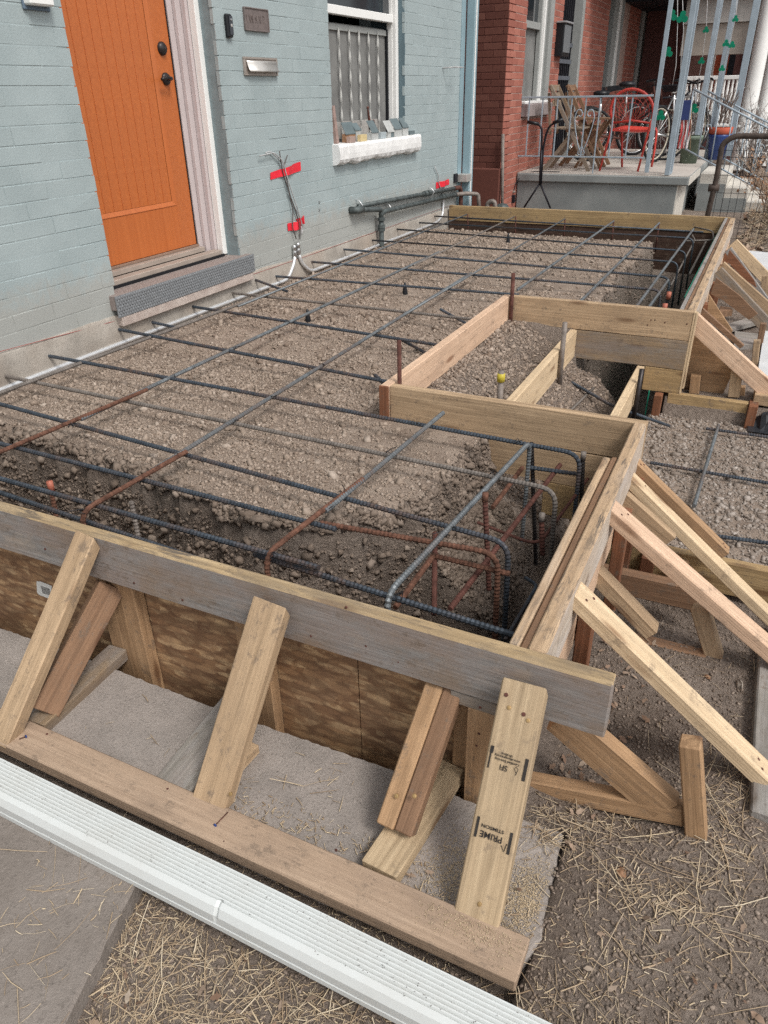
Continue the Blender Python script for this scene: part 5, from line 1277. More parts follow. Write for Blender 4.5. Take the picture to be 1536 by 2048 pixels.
flat([(1375, 700), (1372, 694), (1392, 697), (1400, 702)], -0.28, 0.02, 'wood_pale', 'pale splintered slat behind the step cheek')
flat([(1365, 733), (1365, 727), (1432, 731), (1436, 734)], -0.36, 0.02, 'wood_pale', 'long pale splintered lath behind the step cheek')
flat([(1455, 648), (1520, 628), (1522, 640), (1460, 657)], -0.40, 0.03, 'wood_old', 'grey lath crossing under the far struts')
flat([(1470, 662), (1522, 668), (1520, 690), (1468, 690)], -0.42, 0.03, 'wood_old', 'grey weathered board lying under the far struts')
flat([(1440, 612), (1462, 615), (1466, 620), (1440, 624)], -0.38, 0.04, 'wood_brown', 'short brown board end under the dark slanting board')
V = []; n = 16; c0_ = at(1530, 826, z=-0.50)
for i in range(n + 1):
    for j in range(n + 1):
        a_, b2_ = i / n - 0.5, j / n - 0.5; e_ = max(0, 1 - (a_ * a_ + b2_ * b2_) * 4.2)
        V.append((0.30 * a_ + random.uniform(-0.006, 0.006), 0.42 * b2_ + random.uniform(-0.006, 0.006), -0.03 + 0.10 * e_ ** 0.6 + (0.05 * float(fbm(np.array([a_ * 3.0]), np.array([b2_ * 3.0]), 2.0)[0]) + random.uniform(-0.006, 0.006)) * (e_ > 0)))
Fc = [(i * (n + 1) + j, (i + 1) * (n + 1) + j, (i + 1) * (n + 1) + j + 1, i * (n + 1) + j + 1) for i in range(n) for j in range(n)]
tag(mesh_obj('plastic_sheet', V, Fc, plain('black plastic sheet', (0.022, 0.024, 0.028), 0.35, 0, 0.5, 9, 0.6), Matrix.Translation(c0_ + Vector((0.08, 0, 0))), None, False), 'crumpled black plastic beside the landing form', 'plastic sheet')
# a few yard stones
for (u, v, s_, lab) in ((1483, 1362, 0.030, 'pale rounded stone beside the grey edge timber'), (1240, 1756, 0.024, 'flat brown chip of bark beside the paver'), (1418, 1342, 0.014, 'small pinkish stone at the foot of the second stake')):
    p = at(u, v, z=-0.44)
    x_ = np.array([p.x]); y_ = np.array([p.y])
    o = rocks('stone', x_, y_, np.array([s_ * 1.4]), 'stonebeige' if 'pale' in lab else 'chip', flat=0.45 if 'flat' not in lab else 0.15, tilt=0.1)
    bm = bmesh.new(); bm.from_mesh(o.data); bmesh.ops.bevel(bm, geom=bm.edges[:], offset=s_ * 0.2, segments=2, affect='EDGES'); bm.to_mesh(o.data); bm.free()
    tag(o, lab, 'stone')

# white downspout lying in front
def gutter():
    A = Vector((0.9, -0.452, -0.452)); B = Vector((3.3, -0.474, -0.452)); 
    mw, L = frame(A, B, (0, 0, 1))
    # local Y: away (+y world). profile in (y, z)
    prof = [(-0.040, 0.0), (-0.0435, 0.004), (-0.0435, 0.018), (-0.0405, 0.021), (-0.0435, 0.024), (-0.0435, 0.046), (-0.035, 0.062), (-0.026, 0.068)]
    nr = 8
    for i in range(nr):
        c_ = -0.026 + (i + 0.5) * 0.0085; prof += [(c_ - 0.0026, 0.0684), (c_, 0.0640), (c_ + 0.0026, 0.0684), (c_ + 0.0042, 0.0694)]
    prof += [(0.0425, 0.064), (0.0435, 0.058), (0.0435, 0.004), (0.040, 0.0)]
    V = []; Fc = []; k = len(prof); stn = []
    xs_ = [0.0]
    while xs_[-1] < L - 0.05: xs_.append(xs_[-1] + 0.05)
    kink = (at(440, 1816, z=-0.40) - A).dot((B - A).normalized())
    xs_ = sorted([x_ for x_ in xs_ if abs(x_ - kink) > 0.02] + [kink - 0.006, kink, kink + 0.006])
    for x_ in xs_:
        dent = math.exp(-((x_ - kink) / 0.004) ** 2)
        for (y_, z_) in prof:
            dd = 0.004 * dent if y_ < -0.02 and z_ > 0.03 else 0
            V.append((x_, y_ + dd, z_ - dd * 0.8 + 0.0012 * math.sin(x_ * 6)))
    for i in range(len(xs_) - 1):
        for j in range(k):
            j2 = (j + 1) % k; Fc.append((i * k + j, (i + 1) * k + j, (i + 1) * k + j2, i * k + j2))
    o = mesh_obj('loose_downspout', V, Fc, 'gutterwhite', mw)
    tag(o, 'long white ribbed downspout lying across the foreground', 'downspout')
    g2 = []
    rr = random.Random(5)
    for i in range(150):
        x_ = rr.uniform(0.3, L - 0.4) if i < 60 else rr.gauss(1.75, 0.35); y_ = rr.uniform(-0.03, 0.04); a = rr.random() * 6.28; l = rr.uniform(0.0006, 0.0018)
        if x_ > L: continue
        c0 = Vector((x_, y_, 0.0697)); d = Vector((math.cos(a), math.sin(a), 0)) * l; e_ = Vector((-math.sin(a), math.cos(a), 0)) * 0.0005
        V = [c0 - d - e_, c0 + d - e_, c0 + d + e_, c0 - d + e_, c0 + Vector((0, 0, 0.0006))]
        g2.append((V, [(0, 1, 4), (1, 2, 4), (2, 3, 4), (3, 0, 4)]))
    V, Fc = merge(g2); c_ = mesh_obj('dirt_crumbs', V, Fc, plain('dirt crumbs', (0.12, 0.10, 0.09), 0.9), mw, o); c_['kind'] = 'stuff'
gutter()

# ------------------------------------------------------------------ rebar
GR = 'reinforcing bars of the porch slab'
RR = 0.0068
def rebar(pts, mat, label, r=RR, far=False, bend=0.05, group=GR):
    pts = smooth_path(pts, bend) if len(pts) > 2 else pts
    V, Fc = tube_geo(pts, r, 8 if not far else 6, 0.0060 if not far else None, 0.30 if not far else 0)
    c0 = Vector(pts[0]); V = [v - c0 for v in V]
    return tag(mesh_obj('rebar', V, Fc, mat, Matrix.Translation(c0), None, far), label, 'rebar', group)
def zat(u, v, z=-0.07): return at(u, v, z=z)
def cross(p0, p1, xend, mat, label, drop=0.30, z0=-0.07, z1=-0.07, far=False, start_wall=False, back=0.0):
    A = at(*p0, x=-0.02) if start_wall else at(*p0, z=z0)
    B = at(*p1, z=z1)
    d = (B - A).normalized()
    if not start_wall: A = A - d * back
    E = A + d * ((xend - A.x) / d.x)
    pts = [A, E]
    if drop: pts.append(E + Vector((0.008, 0.0, -drop)))
    return rebar(pts, mat, label, far=far, bend=0.055)
cross((0, 985), (253, 1070), 2.0, 'blacksteel', 'black bar hidden low behind the near grey board', 0, z0=-0.115, z1=-0.115, back=0.6)
cross((0, 957), (647, 1138), 2.032, 'blacksteel', 'blue black bar nearest the grey board, ending in a lap', 0, z0=-0.062, z1=-0.062, back=0.6)
cross((520, 1112), (1020, 1268), 2.575, 'blacksteel', 'dark lapped bar continuing to the near right corner of the form', 0, z0=-0.085, z1=-0.085, back=0.02)
cross((0, 887), (670, 1058), 1.972, 'blacksteel', 'blue black bar second from the grey board, ending beside the rusty one', 0, back=0.6)
cross((640, 1046), (1000, 1108), 2.42, 'rust', 'rust red bar hooked down near the right trench', 0.32, z0=-0.072, z1=-0.072)
cross((0, 808), (1005, 1083), 2.43, 'blacksteel', 'blue black bar third from the grey board, hooked down on the right', 0.35, back=0.6)
cross((0, 750), (1093, 976), 2.47, 'duststeel', 'long dusty bar hooked down beside the near right pins', 0.35, start_wall=False, back=0.3)
cross((88, 710), (1137, 904), 2.48, 'blacksteel', 'blue black bar passing just below the near step cheek, hooked at the right', 0.35, start_wall=True)
cross((228, 657), (767, 762), 1.655, 'blacksteel', 'blue black bar running from the wall to the corner of the top riser board', 0, start_wall=True)
cross((377, 612), (863, 688), 1.655, 'blacksteel', 'blue black bar from under the door step to the top riser board', 0, start_wall=True)
cross((455, 585), (912, 635), 1.655, 'duststeel', 'dusty brown bar from the end of the door step to the top riser board', 0, start_wall=True)
cross((543, 552), (912, 580), 1.655, 'blacksteel', 'bar entering the wall below the conduit couplings', 0, start_wall=True)
cross((615, 523), (912, 547), 2.40, 'blacksteel', 'first full length bar beyond the step opening', 0.4, start_wall=True)
cross((680, 498), (912, 518), 2.40, 'blacksteel', 'second full length bar beyond the step opening', 0.4, start_wall=True, far=False)
cross((737, 480), (1100, 506), 2.40, 'blacksteel', 'third full length bar beyond the step opening, beside the gas pipe', 0.4, start_wall=True, far=True)
cross((787, 458), (1131, 484), 2.40, 'blacksteel', 'fourth full length bar beyond the step opening', 0.4, start_wall=True, far=True)
cross((832, 445), (1200, 466), 2.40, 'blacksteel', 'fifth full length bar, just before the far trench', 0.4, start_wall=True, far=True)
cross((863, 432), (1200, 452), 2.44, 'blacksteel', 'bar over the far trench near the yellow board', 0, start_wall=True, far=True)
rebar([at(293, 642, x=-0.02), at(357, 656, z=-0.09)], 'blacksteel', 'short black dowel under the middle of the door step')
rebar([at(503, 557, x=-0.02), at(575, 583, z=-0.09)], 'blacksteel', 'short dark dowel at the right end of the door step')
# long bars
def longbar(x0, x1, y0, y1, mat, label, hook0=0.0, hook1=0.0, z=-0.055, far=False, x_hook=0):
    pts = []
    if hook0: pts.append((x0, y0 - 0.005, z - hook0))
    pts += [(x0, y0, z), (x1, y1, z)]
    if hook1: pts.append((x1, y1 + 0.005, z - hook1))
    return rebar(pts, mat, label, far=far)
longbar(0.19, 0.275, 0.3, 2.6, 'duststeel', 'thin dusty long bar nearest the wall, near end')
longbar(0.288, 0.270, 2.3, 6.10, 'greysteel', 'grey long bar nearest the wall running to the far corner', far=True)
longbar(0.70, 0.752, 0.28, 1.02, 'rust', 'rusty starter bar at the left edge of the grid', 0.25, z=-0.050)
longbar(0.731, 0.745, 0.68, 4.2, 'greysteel', 'grey long bar second from the wall')
longbar(0.760, 0.745, 3.7, 6.10, 'duststeel', 'dusty lapped far end of the second long bar', far=True)
longbar(1.272, 1.287, 0.145, 0.60, 'rust', 'rusty hooked starter bar left of the middle', 0.25, z=-0.050)
longbar(1.272, 1.215, 0.42, 3.6, 'greysteel', 'grey long bar third from the wall')
longbar(1.236, 1.22, 2.5, 6.12, 'greysteel', 'lapped far end of the third long bar', far=True)
longbar(1.885, 1.920, 0.175, 0.66, 'rust', 'rusty hooked starter bar right of the middle', 0.25, z=-0.050)
longbar(1.912, 1.945, 0.44, 1.26, 'greysteel', 'grey bar stub ending below the near step cheek', z=-0.052)
longbar(2.244, 2.309, 0.15, 1.14, 'greysteel', 'bright grey bar hooked at both ends before the near step cheek', 0.30, 0.40, z=-0.052)
longbar(1.63, 1.66, 3.25, 6.13, 'greysteel', 'grey long bar starting behind the far step cheek', far=False)
longbar(2.035, 2.05, 2.93, 6.13, 'greysteel', 'grey long bar over the right part of the far gravel')
longbar(2.34, 2.358, 2.95, 5.9, 'greysteel', 'grey long bar over the far right trench')
longbar(2.385, 2.40, 2.95, 4.0, 'greysteel', 'lapped bar beside the orange cap in the far trench', z=-0.09)
longbar(2.48, 2.47, 4.6, 5.95, 'duststeel', 'dusty bar low in the far right trench', z=-0.16)
# deep rusty bar with couplings, ties and verticals in the corner pit
rebar([at(900, 1218, z=-0.17), at(1120, 930, z=-0.17)], 'darkrust', 'dusty brown bar lying low across the corner pit')
rebar([at(790, 1215, z=-0.13), at(868, 1110, z=-0.13)], 'rust', 'rust red bar just below the bright grey hooked bar')
rebar([at(870, 1065, z=-0.10), at(868, 1230, y=0.33)], 'darkrust', 'upright rusty bar standing in the near corner pit', bend=0)
def upright(p0, p1, y, mat, label, capm=None):
    A = at(*p0, y=y); B = at(*p1, y=y)
    o = rebar([A, B], mat, label)
    if capm: tube('tip', [A + Vector((0, 0, -0.004)), A + Vector((0, 0, 0.022))], RR * 1.35, capm, o, 10)
    return o
upright((970, 1000), (978, 1180), 0.60, 'darkrust', 'upright rusty pin with a lighter tip in the corner pit', 'rust')
upright((1063, 885), (1072, 1130), 1.18, 'darkmetal', 'thick black upright bar below the end of the bright grey bar')
upright((1166, 916), (1160, 1085), 1.16, 'darkmetal', 'black upright pin with a pale tip beside the side form', 'pipegrey')
upright((1083, 1040), (1085, 1110), 0.75, 'darkrust', 'short rusty pin with a pale tip deep in the corner pit', 'pipegrey')
rebar([at(985, 1015, z=-0.2), at(1045, 935, z=-0.2)], 'rust', 'bright rusty bar leaning toward the near step cheek')
rebar([at(955, 1045, z=-0.22), at(1075, 1092, z=-0.22), at(1175, 958, z=-0.22)], 'darkrust', 'thin dark tie bar bent round the corner pit', r=0.0045, bend=0.06)
rebar([at(1050, 1155, z=-0.2), at(1075, 1170, z=-0.2), at(1010, 1280, z=-0.2)], 'blacksteel', 'thin dark tie bar bent beside the side form near the corner', r=0.0045, bend=0.05)
rebar([at(1060, 935, z=-0.16), at(1155, 948, z=-0.16)], 'blacksteel', 'short dark bar behind the black uprights')
rebar([at(870, 1112, z=-0.13), at(1020, 1148, z=-0.13)], 'rust', 'rust red bar just below the hooked rusty one')
for (u, v, mt, cp, lab, yy) in ((100, 968, 'rust', 'orangecap', 'orange tipped pin poking up behind the grey board', 0.33), (262, 1003, 'pipegrey', None, 'pale cut end of a slanting bar behind the grey board', 0.34)):
    A = at(u, v, y=yy); o = rebar([A, A + (Vector((0.02, -0.02, -0.28)) if not cp else Vector((0.0, -0.02, -0.25)))], mt, lab)
    if cp: tube('orange_cap', [A + Vector((0, 0, 0.010)), A + Vector((0, 0, -0.028))], 0.0105, cp, o, 12)
# bars in the step opening
GP = 'reinforcing bars in the step opening'
rebar([at(880, 618, z=-0.075), at(1000, 685, z=-0.22)], 'blacksteel', 'black bar sloping down under the top riser board, far one', group=GP)
rebar([at(985, 675, z=-0.24), at(1075, 725, z=-0.31), at(1225, 812, z=-0.42), at(1340, 852, z=-0.53)], 'blacksteel', 'black bar sloping down through the step opening into the landing', group=GP, bend=0.03)
rebar([at(800, 678, z=-0.075), at(1010, 792, z=-0.26)], 'blacksteel', 'black bar sloping down under the top riser board, near one', group=GP)
rebar([at(750, 750, z=-0.09), at(768, 768, z=-0.09)], 'blacksteel', 'short end of black bar at the corner of the top riser board', group=GP)
rebar([at(955, 798, z=-0.25), at(1045, 698, z=-0.25)], 'duststeel', 'dusty bar lying crosswise in the middle of the step opening', group=GP, far=True)
rebar([at(1140, 822, z=-0.40), at(1187, 776, z=-0.40)], 'duststeel', 'dusty bar lying crosswise in the lower step opening', group=GP, far=True)
# landing bars
GL = 'reinforcing bars of the landing'
rebar([at(1437, 850, z=-0.508), at(1388, 1012, z=-0.508)], 'greysteel', 'grey bar running along the landing', group=GL)
rebar([at(1300, 925, z=-0.520), at(1560, 970, z=-0.520)], 'blacksteel', 'middle blue black bar across the landing', group=GL)
rebar([at(1310, 1055, z=-0.520), at(1580, 1092, z=-0.520)], 'blacksteel', 'near blue black bar across the landing', group=GL)
rebar([at(1412, 857, z=-0.520), at(1580, 880, z=-0.520)], 'blacksteel', 'far blue black bar across the landing', group=GL)
# far trench bars
for (u, v, u2, v2, m_, lab) in ((1330, 612, 1328, 640, 'darkmetal', 'lower orange capped pin in the far right trench'), (1338, 588, 1336, 640, 'darkmetal', 'upper orange capped pin in the far right trench')):
    A = at(u, v, y=3.05 if v > 600 else 3.45); o = rebar([A, A + Vector((0, 0, -0.45))], m_, lab)
    tube('orange_cap', [A + Vector((0, 0, 0.012)), A + Vector((0, 0, -0.03))], 0.013, 'orangecap', o, 12)
rebar([at(1380, 452, z=-0.09), at(1425, 462, z=-0.09), at(1428, 480, z=-0.12), at(1370, 482, z=-0.12)], 'duststeel', 'hooked hoop bar in the far right corner', far=True, bend=0.05)
rebar([at(1384, 470, z=-0.10), at(1390, 480, z=-0.14), at(1342, 570, z=-0.2)], 'duststeel', 'slanting dusty bar in the far trench', far=True, bend=0.05)
for i, (xx) in enumerate((0.27, 0.75, 1.22, 1.66, 2.05)):
    rebar([(xx, 6.13, -0.055), (xx + 0.003, 6.15, -0.30)], 'darkrust', 'rusty hooked end over the far trench, number %s from the wall' % ('one', 'two', 'three', 'four', 'five')[i], far=True)
# tie wires at the crossings (each a small loop)
def tie(p):
    a = random.random() * 6.28
    return tube_geo([Vector(p) + Vector((math.cos(a + k * 1.05) * 0.011, math.sin(a + k * 1.05) * 0.011, 0.004 + 0.007 * math.cos(2 * k))) for k in range(7)] + [Vector(p) + Vector((random.uniform(-0.03, 0.03), random.uniform(-0.03, 0.03), 0.016))], 0.0014, 4)
g_ = []
for xx, ys_ in ((0.742, (0.63, 0.93, 1.2, 1.62, 2.1, 2.45, 3.05, 3.5, 4.0, 4.5, 5.0)), (1.27, (0.16, 0.44, 0.58, 0.90, 1.15, 1.58, 2.1, 2.45, 3.05, 3.5, 4.0, 4.5)), (1.905, (0.19, 0.45, 0.56, 0.88, 1.14)), (2.27, (0.16, 0.46, 0.50, 0.86, 1.12)), (2.045, (3.5, 4.0, 4.5, 5.0)), (1.64, (3.5, 4.0, 4.5)), (2.35, (3.5, 4.0, 4.5, 5.0))):
    for yy in ys_: g_.append(tie((xx, yy + random.uniform(-0.01, 0.01), -0.058)))
V, Fc = merge(g_); o = mesh_obj('tie_wire', V, Fc, 'tiewire'); tag(o, 'twisted black tie wires knotted at the rebar crossings', 'wire', kind='stuff')
# bar chairs
for (u, v, lab) in ((616, 640, 'black plastic cone chair under the third long bar, nearer one'), (810, 585, 'black plastic cone chair in the far gravel, middle one'), (1016, 482, 'black plastic cone chair farthest from the camera')):
    p = at(u, v, z=-0.125); o = lathe('rebar_chair', p, [(0.020, -0.02), (0.017, 0.0), (0.010, 0.04), (0.005, 0.062), (0.001, 0.064)], 'black', None, 12); tag(o, lab, 'rebar support', 'black cone rebar supports')

# ------------------------------------------------------------------ neighbouring brick house
NB = thing('neighbour_house', (0, 9, -0.4), 'red brick rowhouse with bay window recess and iron porch beyond the blue house', 'house')
RCH = 0.0695; RZ = 0.401
# side wall facing the camera (plane y = 7.95, x -1.2 .. -0.005)
side = course_bricks(-1.35, -0.003, -0.35, 2.75, RZ - 12 * RCH, RCH, 0.205, 0.009, [])
Rm = Matrix(((0, 1, 0, 0), (-1, 0, 0, 0), (0, 0, 1, 0), (0, 0, 0, 1)))   # local y -> world x, local x -> world -y
def mw_side(s, z): return Matrix.Translation((s, 7.95, z)) @ Matrix(((0, 1, 0, 0), (-1, 0, 0, 0), (0, 0, 1, 0), (0, 0, 0, 1)))
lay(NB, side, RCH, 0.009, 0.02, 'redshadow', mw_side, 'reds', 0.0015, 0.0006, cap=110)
holes = [(8.64, 9.80, 0.70, 9), (10.28, 11.45, 0.1, 9), (13.25, 14.45, 0.95, 9), (14.45, 15.0, 0.95, 9), (16.2, 19.0, 0.1, 9)]
face = course_bricks(7.955, 20.0, -0.35, 3.0, RZ - 12 * RCH, RCH, 0.205, 0.009, holes)
lay(NB, face, RCH, 0.009, 0.02, 'red', lambda s, z: Matrix.Translation((0.0, s, z)), 'redf', 0.0015, 0.0006, cap=180)
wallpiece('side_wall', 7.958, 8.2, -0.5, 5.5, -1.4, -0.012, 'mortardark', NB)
for (a, b_, z0, z1) in ((8.21, 8.63, -0.5, 5.5), (8.63, 9.81, -0.5, 0.69), (9.81, 10.27, -0.5, 5.5), (10.27, 11.46, -0.5, 0.09), (11.46, 13.24, -0.5, 5.5), (13.24, 14.46, -0.5, 0.94), (14.46, 16.19, -0.5, 5.5), (19.01, 20.5, -0.5, 5.5), (16.19, 19.01, -0.5, 0.09)):
    wallpiece('facade', a, b_, z0, z1, -0.6, -0.004, 'mortar', NB)
for (a, b_) in ((8.63, 9.81), (10.27, 11.46), (13.24, 14.46), (16.19, 19.01)): wallpiece('lintel_wall', a, b_, 2.75, 5.5, -0.6, -0.002, 'red', NB)
wallpiece('roof', 7.9, 20.5, 5.5, 5.7, -4, 0.3, 'beige', NB)
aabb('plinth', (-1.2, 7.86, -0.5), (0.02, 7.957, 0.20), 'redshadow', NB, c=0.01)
aabb('window_sill', (-0.10, 8.66, 0.70), (0.07, 9.83, 0.838), plain('grey sill stone', (0.30, 0.255, 0.25), 0.85, 0, 0.2, 12), NB, c=0.008)
aabb('sill_ledge', (-0.10, 8.67, 0.839), (0.03, 9.80, 0.868), 'sillstone', NB, c=0.004)
nw = aabb('window', (-0.14, 8.64, 0.87), (-0.11, 9.80, 2.75), 'screen', NB, c=0)
for (a, b_, x0, x1, m_) in ((9.42, 9.47, -0.10, -0.05, 'frame_grey'), (9.47, 9.52, -0.10, -0.02, 'white'), (9.53, 9.62, -0.11, -0.03, 'frame_grey'), (9.63, 9.80, -0.11, 0.005, 'frame_grey')): aabb('window_frame', (x0, a, 0.871), (x1, b_, 2.75), m_, nw, c=0.002)
aabb('meeting_rail', (-0.10, 8.64, 1.62), (-0.055, 9.415, 1.69), 'frame_grey', nw, c=0.002)
aabb('upper_pane', (-0.109, 8.64, 1.70), (-0.095, 9.415, 2.74), 'glass', nw, c=0)
nd = aabb('security_door', (-0.16, 10.28, 0.10), (-0.12, 11.45, 2.75), 'darkroom', NB, c=0)
for i in range(9): aabb('bar', (-0.11, 10.34 + i * 0.11, 0.12), (-0.09, 10.36 + i * 0.11, 2.7), 'blackiron', nd, c=0.001)
for z in (1.10, 1.30, 1.50): aabb('rail', (-0.115, 10.29, z), (-0.085, 11.3, z + 0.05), plain('grey door rail', (0.10, 0.11, 0.13), 0.5) if z == 1.1 else bpy.data.materials['grey door rail'], nd, c=0.001)
aabb('door_frame', (-0.12, 11.31, 0.10), (0.01, 11.45, 2.75), 'frame_grey', nd, c=0.002)
mb = thing('mailbox', (0.1, 9.95, 1.4), 'black wall mailbox with a grey front between window and door of the brick house', 'mailbox')
p0 = at(1128, 98, x=0.11) + Vector((0, 0.30, 0)); p1 = at(1146, 44, x=0.11)
aabb('body', (0.0, p0.y - 0.35, 1.36), (0.10, p0.y + 0.02, 1.72), 'black', mb, c=0.004); aabb('lid', (0.0, p0.y - 0.37, 1.721), (0.13, p0.y + 0.03, 1.74), plain('grey lid', (0.3, 0.3, 0.31), 0.5), mb, c=0.003); aabb('front', (0.1005, p0.y - 0.33, 1.40), (0.112, p0.y + 0.0, 1.70), plain('grey front', (0.16, 0.17, 0.18), 0.5), mb, c=0.002)
w2 = aabb('window', (-0.14, 13.25, 0.95), (-0.11, 14.45, 2.75), 'glass', NB, c=0)
aabb('window_frame', (-0.10, 13.6, 0.96), (0.005, 13.95, 2.75), 'frame_grey', w2, c=0.002); aabb('window_frame', (-0.09, 13.96, 0.96), (0.02, 14.12, 2.75), 'white', w2, c=0.002); aabb('window_frame', (-0.10, 14.13, 0.96), (0.01, 14.44, 2.75), 'frame_grey', w2, c=0.002)
aabb('bay_panel', (-0.12, 16.2, 0.1), (-0.10, 19.0, 2.75), plain('dusty brown wall', (0.22, 0.15, 0.13), 0.8), NB, c=0)
for k, yy in enumerate((16.3, 17.1, 18.3)): aabb('bay_post', (-0.09, yy, 0.1), (0.02, yy + 0.3, 2.75), 'frame_grey', NB, c=0.003)
t_ = thing('porch_lantern', (0.1, 17.7, 1.6), 'small black wall lantern in the dark bay', 'lantern')
lathe('lantern_body', (0.1, 17.6, 1.55), [(0.02, 0), (0.09, 0.02), (0.11, 0.45), (0.04, 0.55), (0.02, 0.6)], 'black', t_, 8)
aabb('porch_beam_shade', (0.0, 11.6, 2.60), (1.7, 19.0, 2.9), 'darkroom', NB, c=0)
# grey vertical drainpipe in front of plinth
A = at(1006, 268, y=7.90); B = at(1007, 400, y=7.90)
tag(tube('vent_pipe', [A, B + Vector((0, 0, -0.3))], 0.018, 'pipegrey', None, 10), 'slim weathered vent pipe standing against the dark brick corner', 'pipe')
# porch slab
pf = thing('concrete_porch', (1, 10, -0.4), 'raised concrete porch of the brick house with overhanging floor slab', 'porch')
y0 = 8.6; PX = 2.0
aabb('porch_base', (0.012, y0 + 0.04, -0.6), (PX - 0.10, 13.0, 0.0), 'porch_side', pf, c=0.004)
aabb('light_face', (PX - 0.0995, y0 + 0.045, -0.6), (PX - 0.085, 9.6, 0.0), 'porch_light', pf, c=0)
aabb('floor_slab', (0.008, y0, 0.001), (PX + 0.02, 13.0, 0.0935), 'porch_side', pf, c=0.012)
aabb('floor_top', (0.010, y0 + 0.012, 0.094), (PX + 0.01, 13.0, 0.100), 'porch_top', pf, c=0)
aabb('edge_face', (PX + 0.0205, y0 + 0.01, 0.004), (PX + 0.026, 9.9, 0.092), 'porch_light', pf, c=0)
stp = thing('porch_steps', (2.3, 10.4, -0.4), 'pale concrete steps going down from the neighbouring porch', 'steps')
for i, (a, b_, z) in enumerate(((2.03, 2.35, 0.02), (2.35, 2.63, -0.14), (2.63, 2.95, -0.30))):
    aabb('step', (a, 9.95, -0.6), (b_ - 0.002, 11.3, z), 'porch_light', stp, c=0.006); aabb('step_side', (a, 9.942, -0.6), (b_ - 0.004, 9.949, z - 0.12), 'porch_side', stp, c=0)
# iron railing (front, facing camera)
rl = thing('iron_railing', (0.8, 8.63, 0.1), 'blue grey wrought iron railing with scrolls along the porch edge', 'railing')
RY = 8.63
zt, zb_ = 0.905, 0.275
aabb('top_rail', (0.0, RY - 0.012, zt - 0.008), (1.50, RY + 0.012, zt + 0.012), 'iron_blue', rl, c=0.002)
aabb('bottom_rail', (0.0, RY - 0.01, zb_), (1.50, RY + 0.01, zb_ + 0.016), 'iron_blue', rl, c=0.002)
for xx in (0.095, 0.257, 0.434, 0.600, 0.763, 0.925, 1.088, 1.280): aabb('baluster', (xx - 0.007, RY - 0.007, zb_ - (0.17 if xx in (0.925,) else 0)), (xx + 0.007, RY + 0.007, zt - 0.01), 'iron_blue', rl, c=0.001)
for sg in (-1, 1):
    cxx, top = 0.763, 0.72
    pts = [Vector((cxx, RY, 0.30))]
    pts += [Vector((cxx + sg * 0.05, RY, 0.42)), Vector((cxx + sg * 0.10, RY, 0.60)), Vector((cxx + sg * 0.115, RY, 0.70)), Vector((cxx + sg * 0.09, RY, 0.775)), Vector((cxx + sg * 0.045, RY, 0.775)), Vector((cxx + sg * 0.025, RY, 0.73)), Vector((cxx + sg * 0.05, RY, 0.70)), Vector((cxx + sg * 0.07, RY, 0.72))]
    tube('scroll', pts, 0.0065, 'iron_blue', rl, 6, bend=0.03)
    tube('scroll', [Vector((cxx, RY, 0.40)), Vector((cxx + sg * 0.04, RY, 0.33)), Vector((cxx + sg * 0.03, RY, 0.30)), Vector((cxx, RY, 0.31))], 0.005, 'iron_blue', rl, 6, bend=0.02)
# posts
GPp = 'blue grey iron porch posts'
def ipost(u0, v0, u1, v1, y, w, label, mat='iron_blue', lattice=False):
    A = at(u0, v0, y=y); B = at(u1, v1, y=y); B = Vector((B.x, B.y, B.z)); A = Vector((B.x, B.y, 2.6))
    t_ = thing('porch_post', B, label, 'post', GPp)
    aabb('column', (B.x - w / 2, y - w / 2, B.z), (B.x + w / 2, y + w / 2, 2.6), mat, t_, c=0.002)
    if lattice:
        aabb('column', (B.x - w / 2 + 0.0, y + 0.20, B.z), (B.x + w / 2, y + 0.20 + w, 2.6), mat, t_, c=0.002)
        aabb('foot_plate', (B.x - w / 2, y + w / 2, B.z), (B.x + w / 2, y + 0.2, B.z + 0.012), mat, t_, c=0)
        z = B.z + 0.1
        while z < 2.4:
            pts = [Vector((B.x, y + 0.03, z)), Vector((B.x, y + 0.16, z + 0.06)), Vector((B.x, y + 0.18, z + 0.14)), Vector((B.x, y + 0.10, z + 0.18)), Vector((B.x, y + 0.05, z + 0.13)), Vector((B.x, y + 0.10, z + 0.09))]
            tube('scroll', pts, 0.006, mat, t_, 5, bend=0.03); z += 0.26
    return t_
ipost(1335, 0, 1293, 345, 8.66, 0.045, 'flat iron post nearest the red chair')
ipost(1385, 0, 1334, 350, 8.66, 0.055, 'wide iron post at the corner of the porch slab with scrollwork behind', lattice=True)
ipost(1430, 0, 1385, 318, 10.6, 0.05, 'iron post behind the corner post with scrollwork', lattice=True)
ipost(1452, 0, 1412, 318, 11.2, 0.06, 'iron post left of the flower pots', lattice=True)
ipost(1495, 0, 1455, 312, 11.4, 0.085, 'thick iron post right of the flower pots')
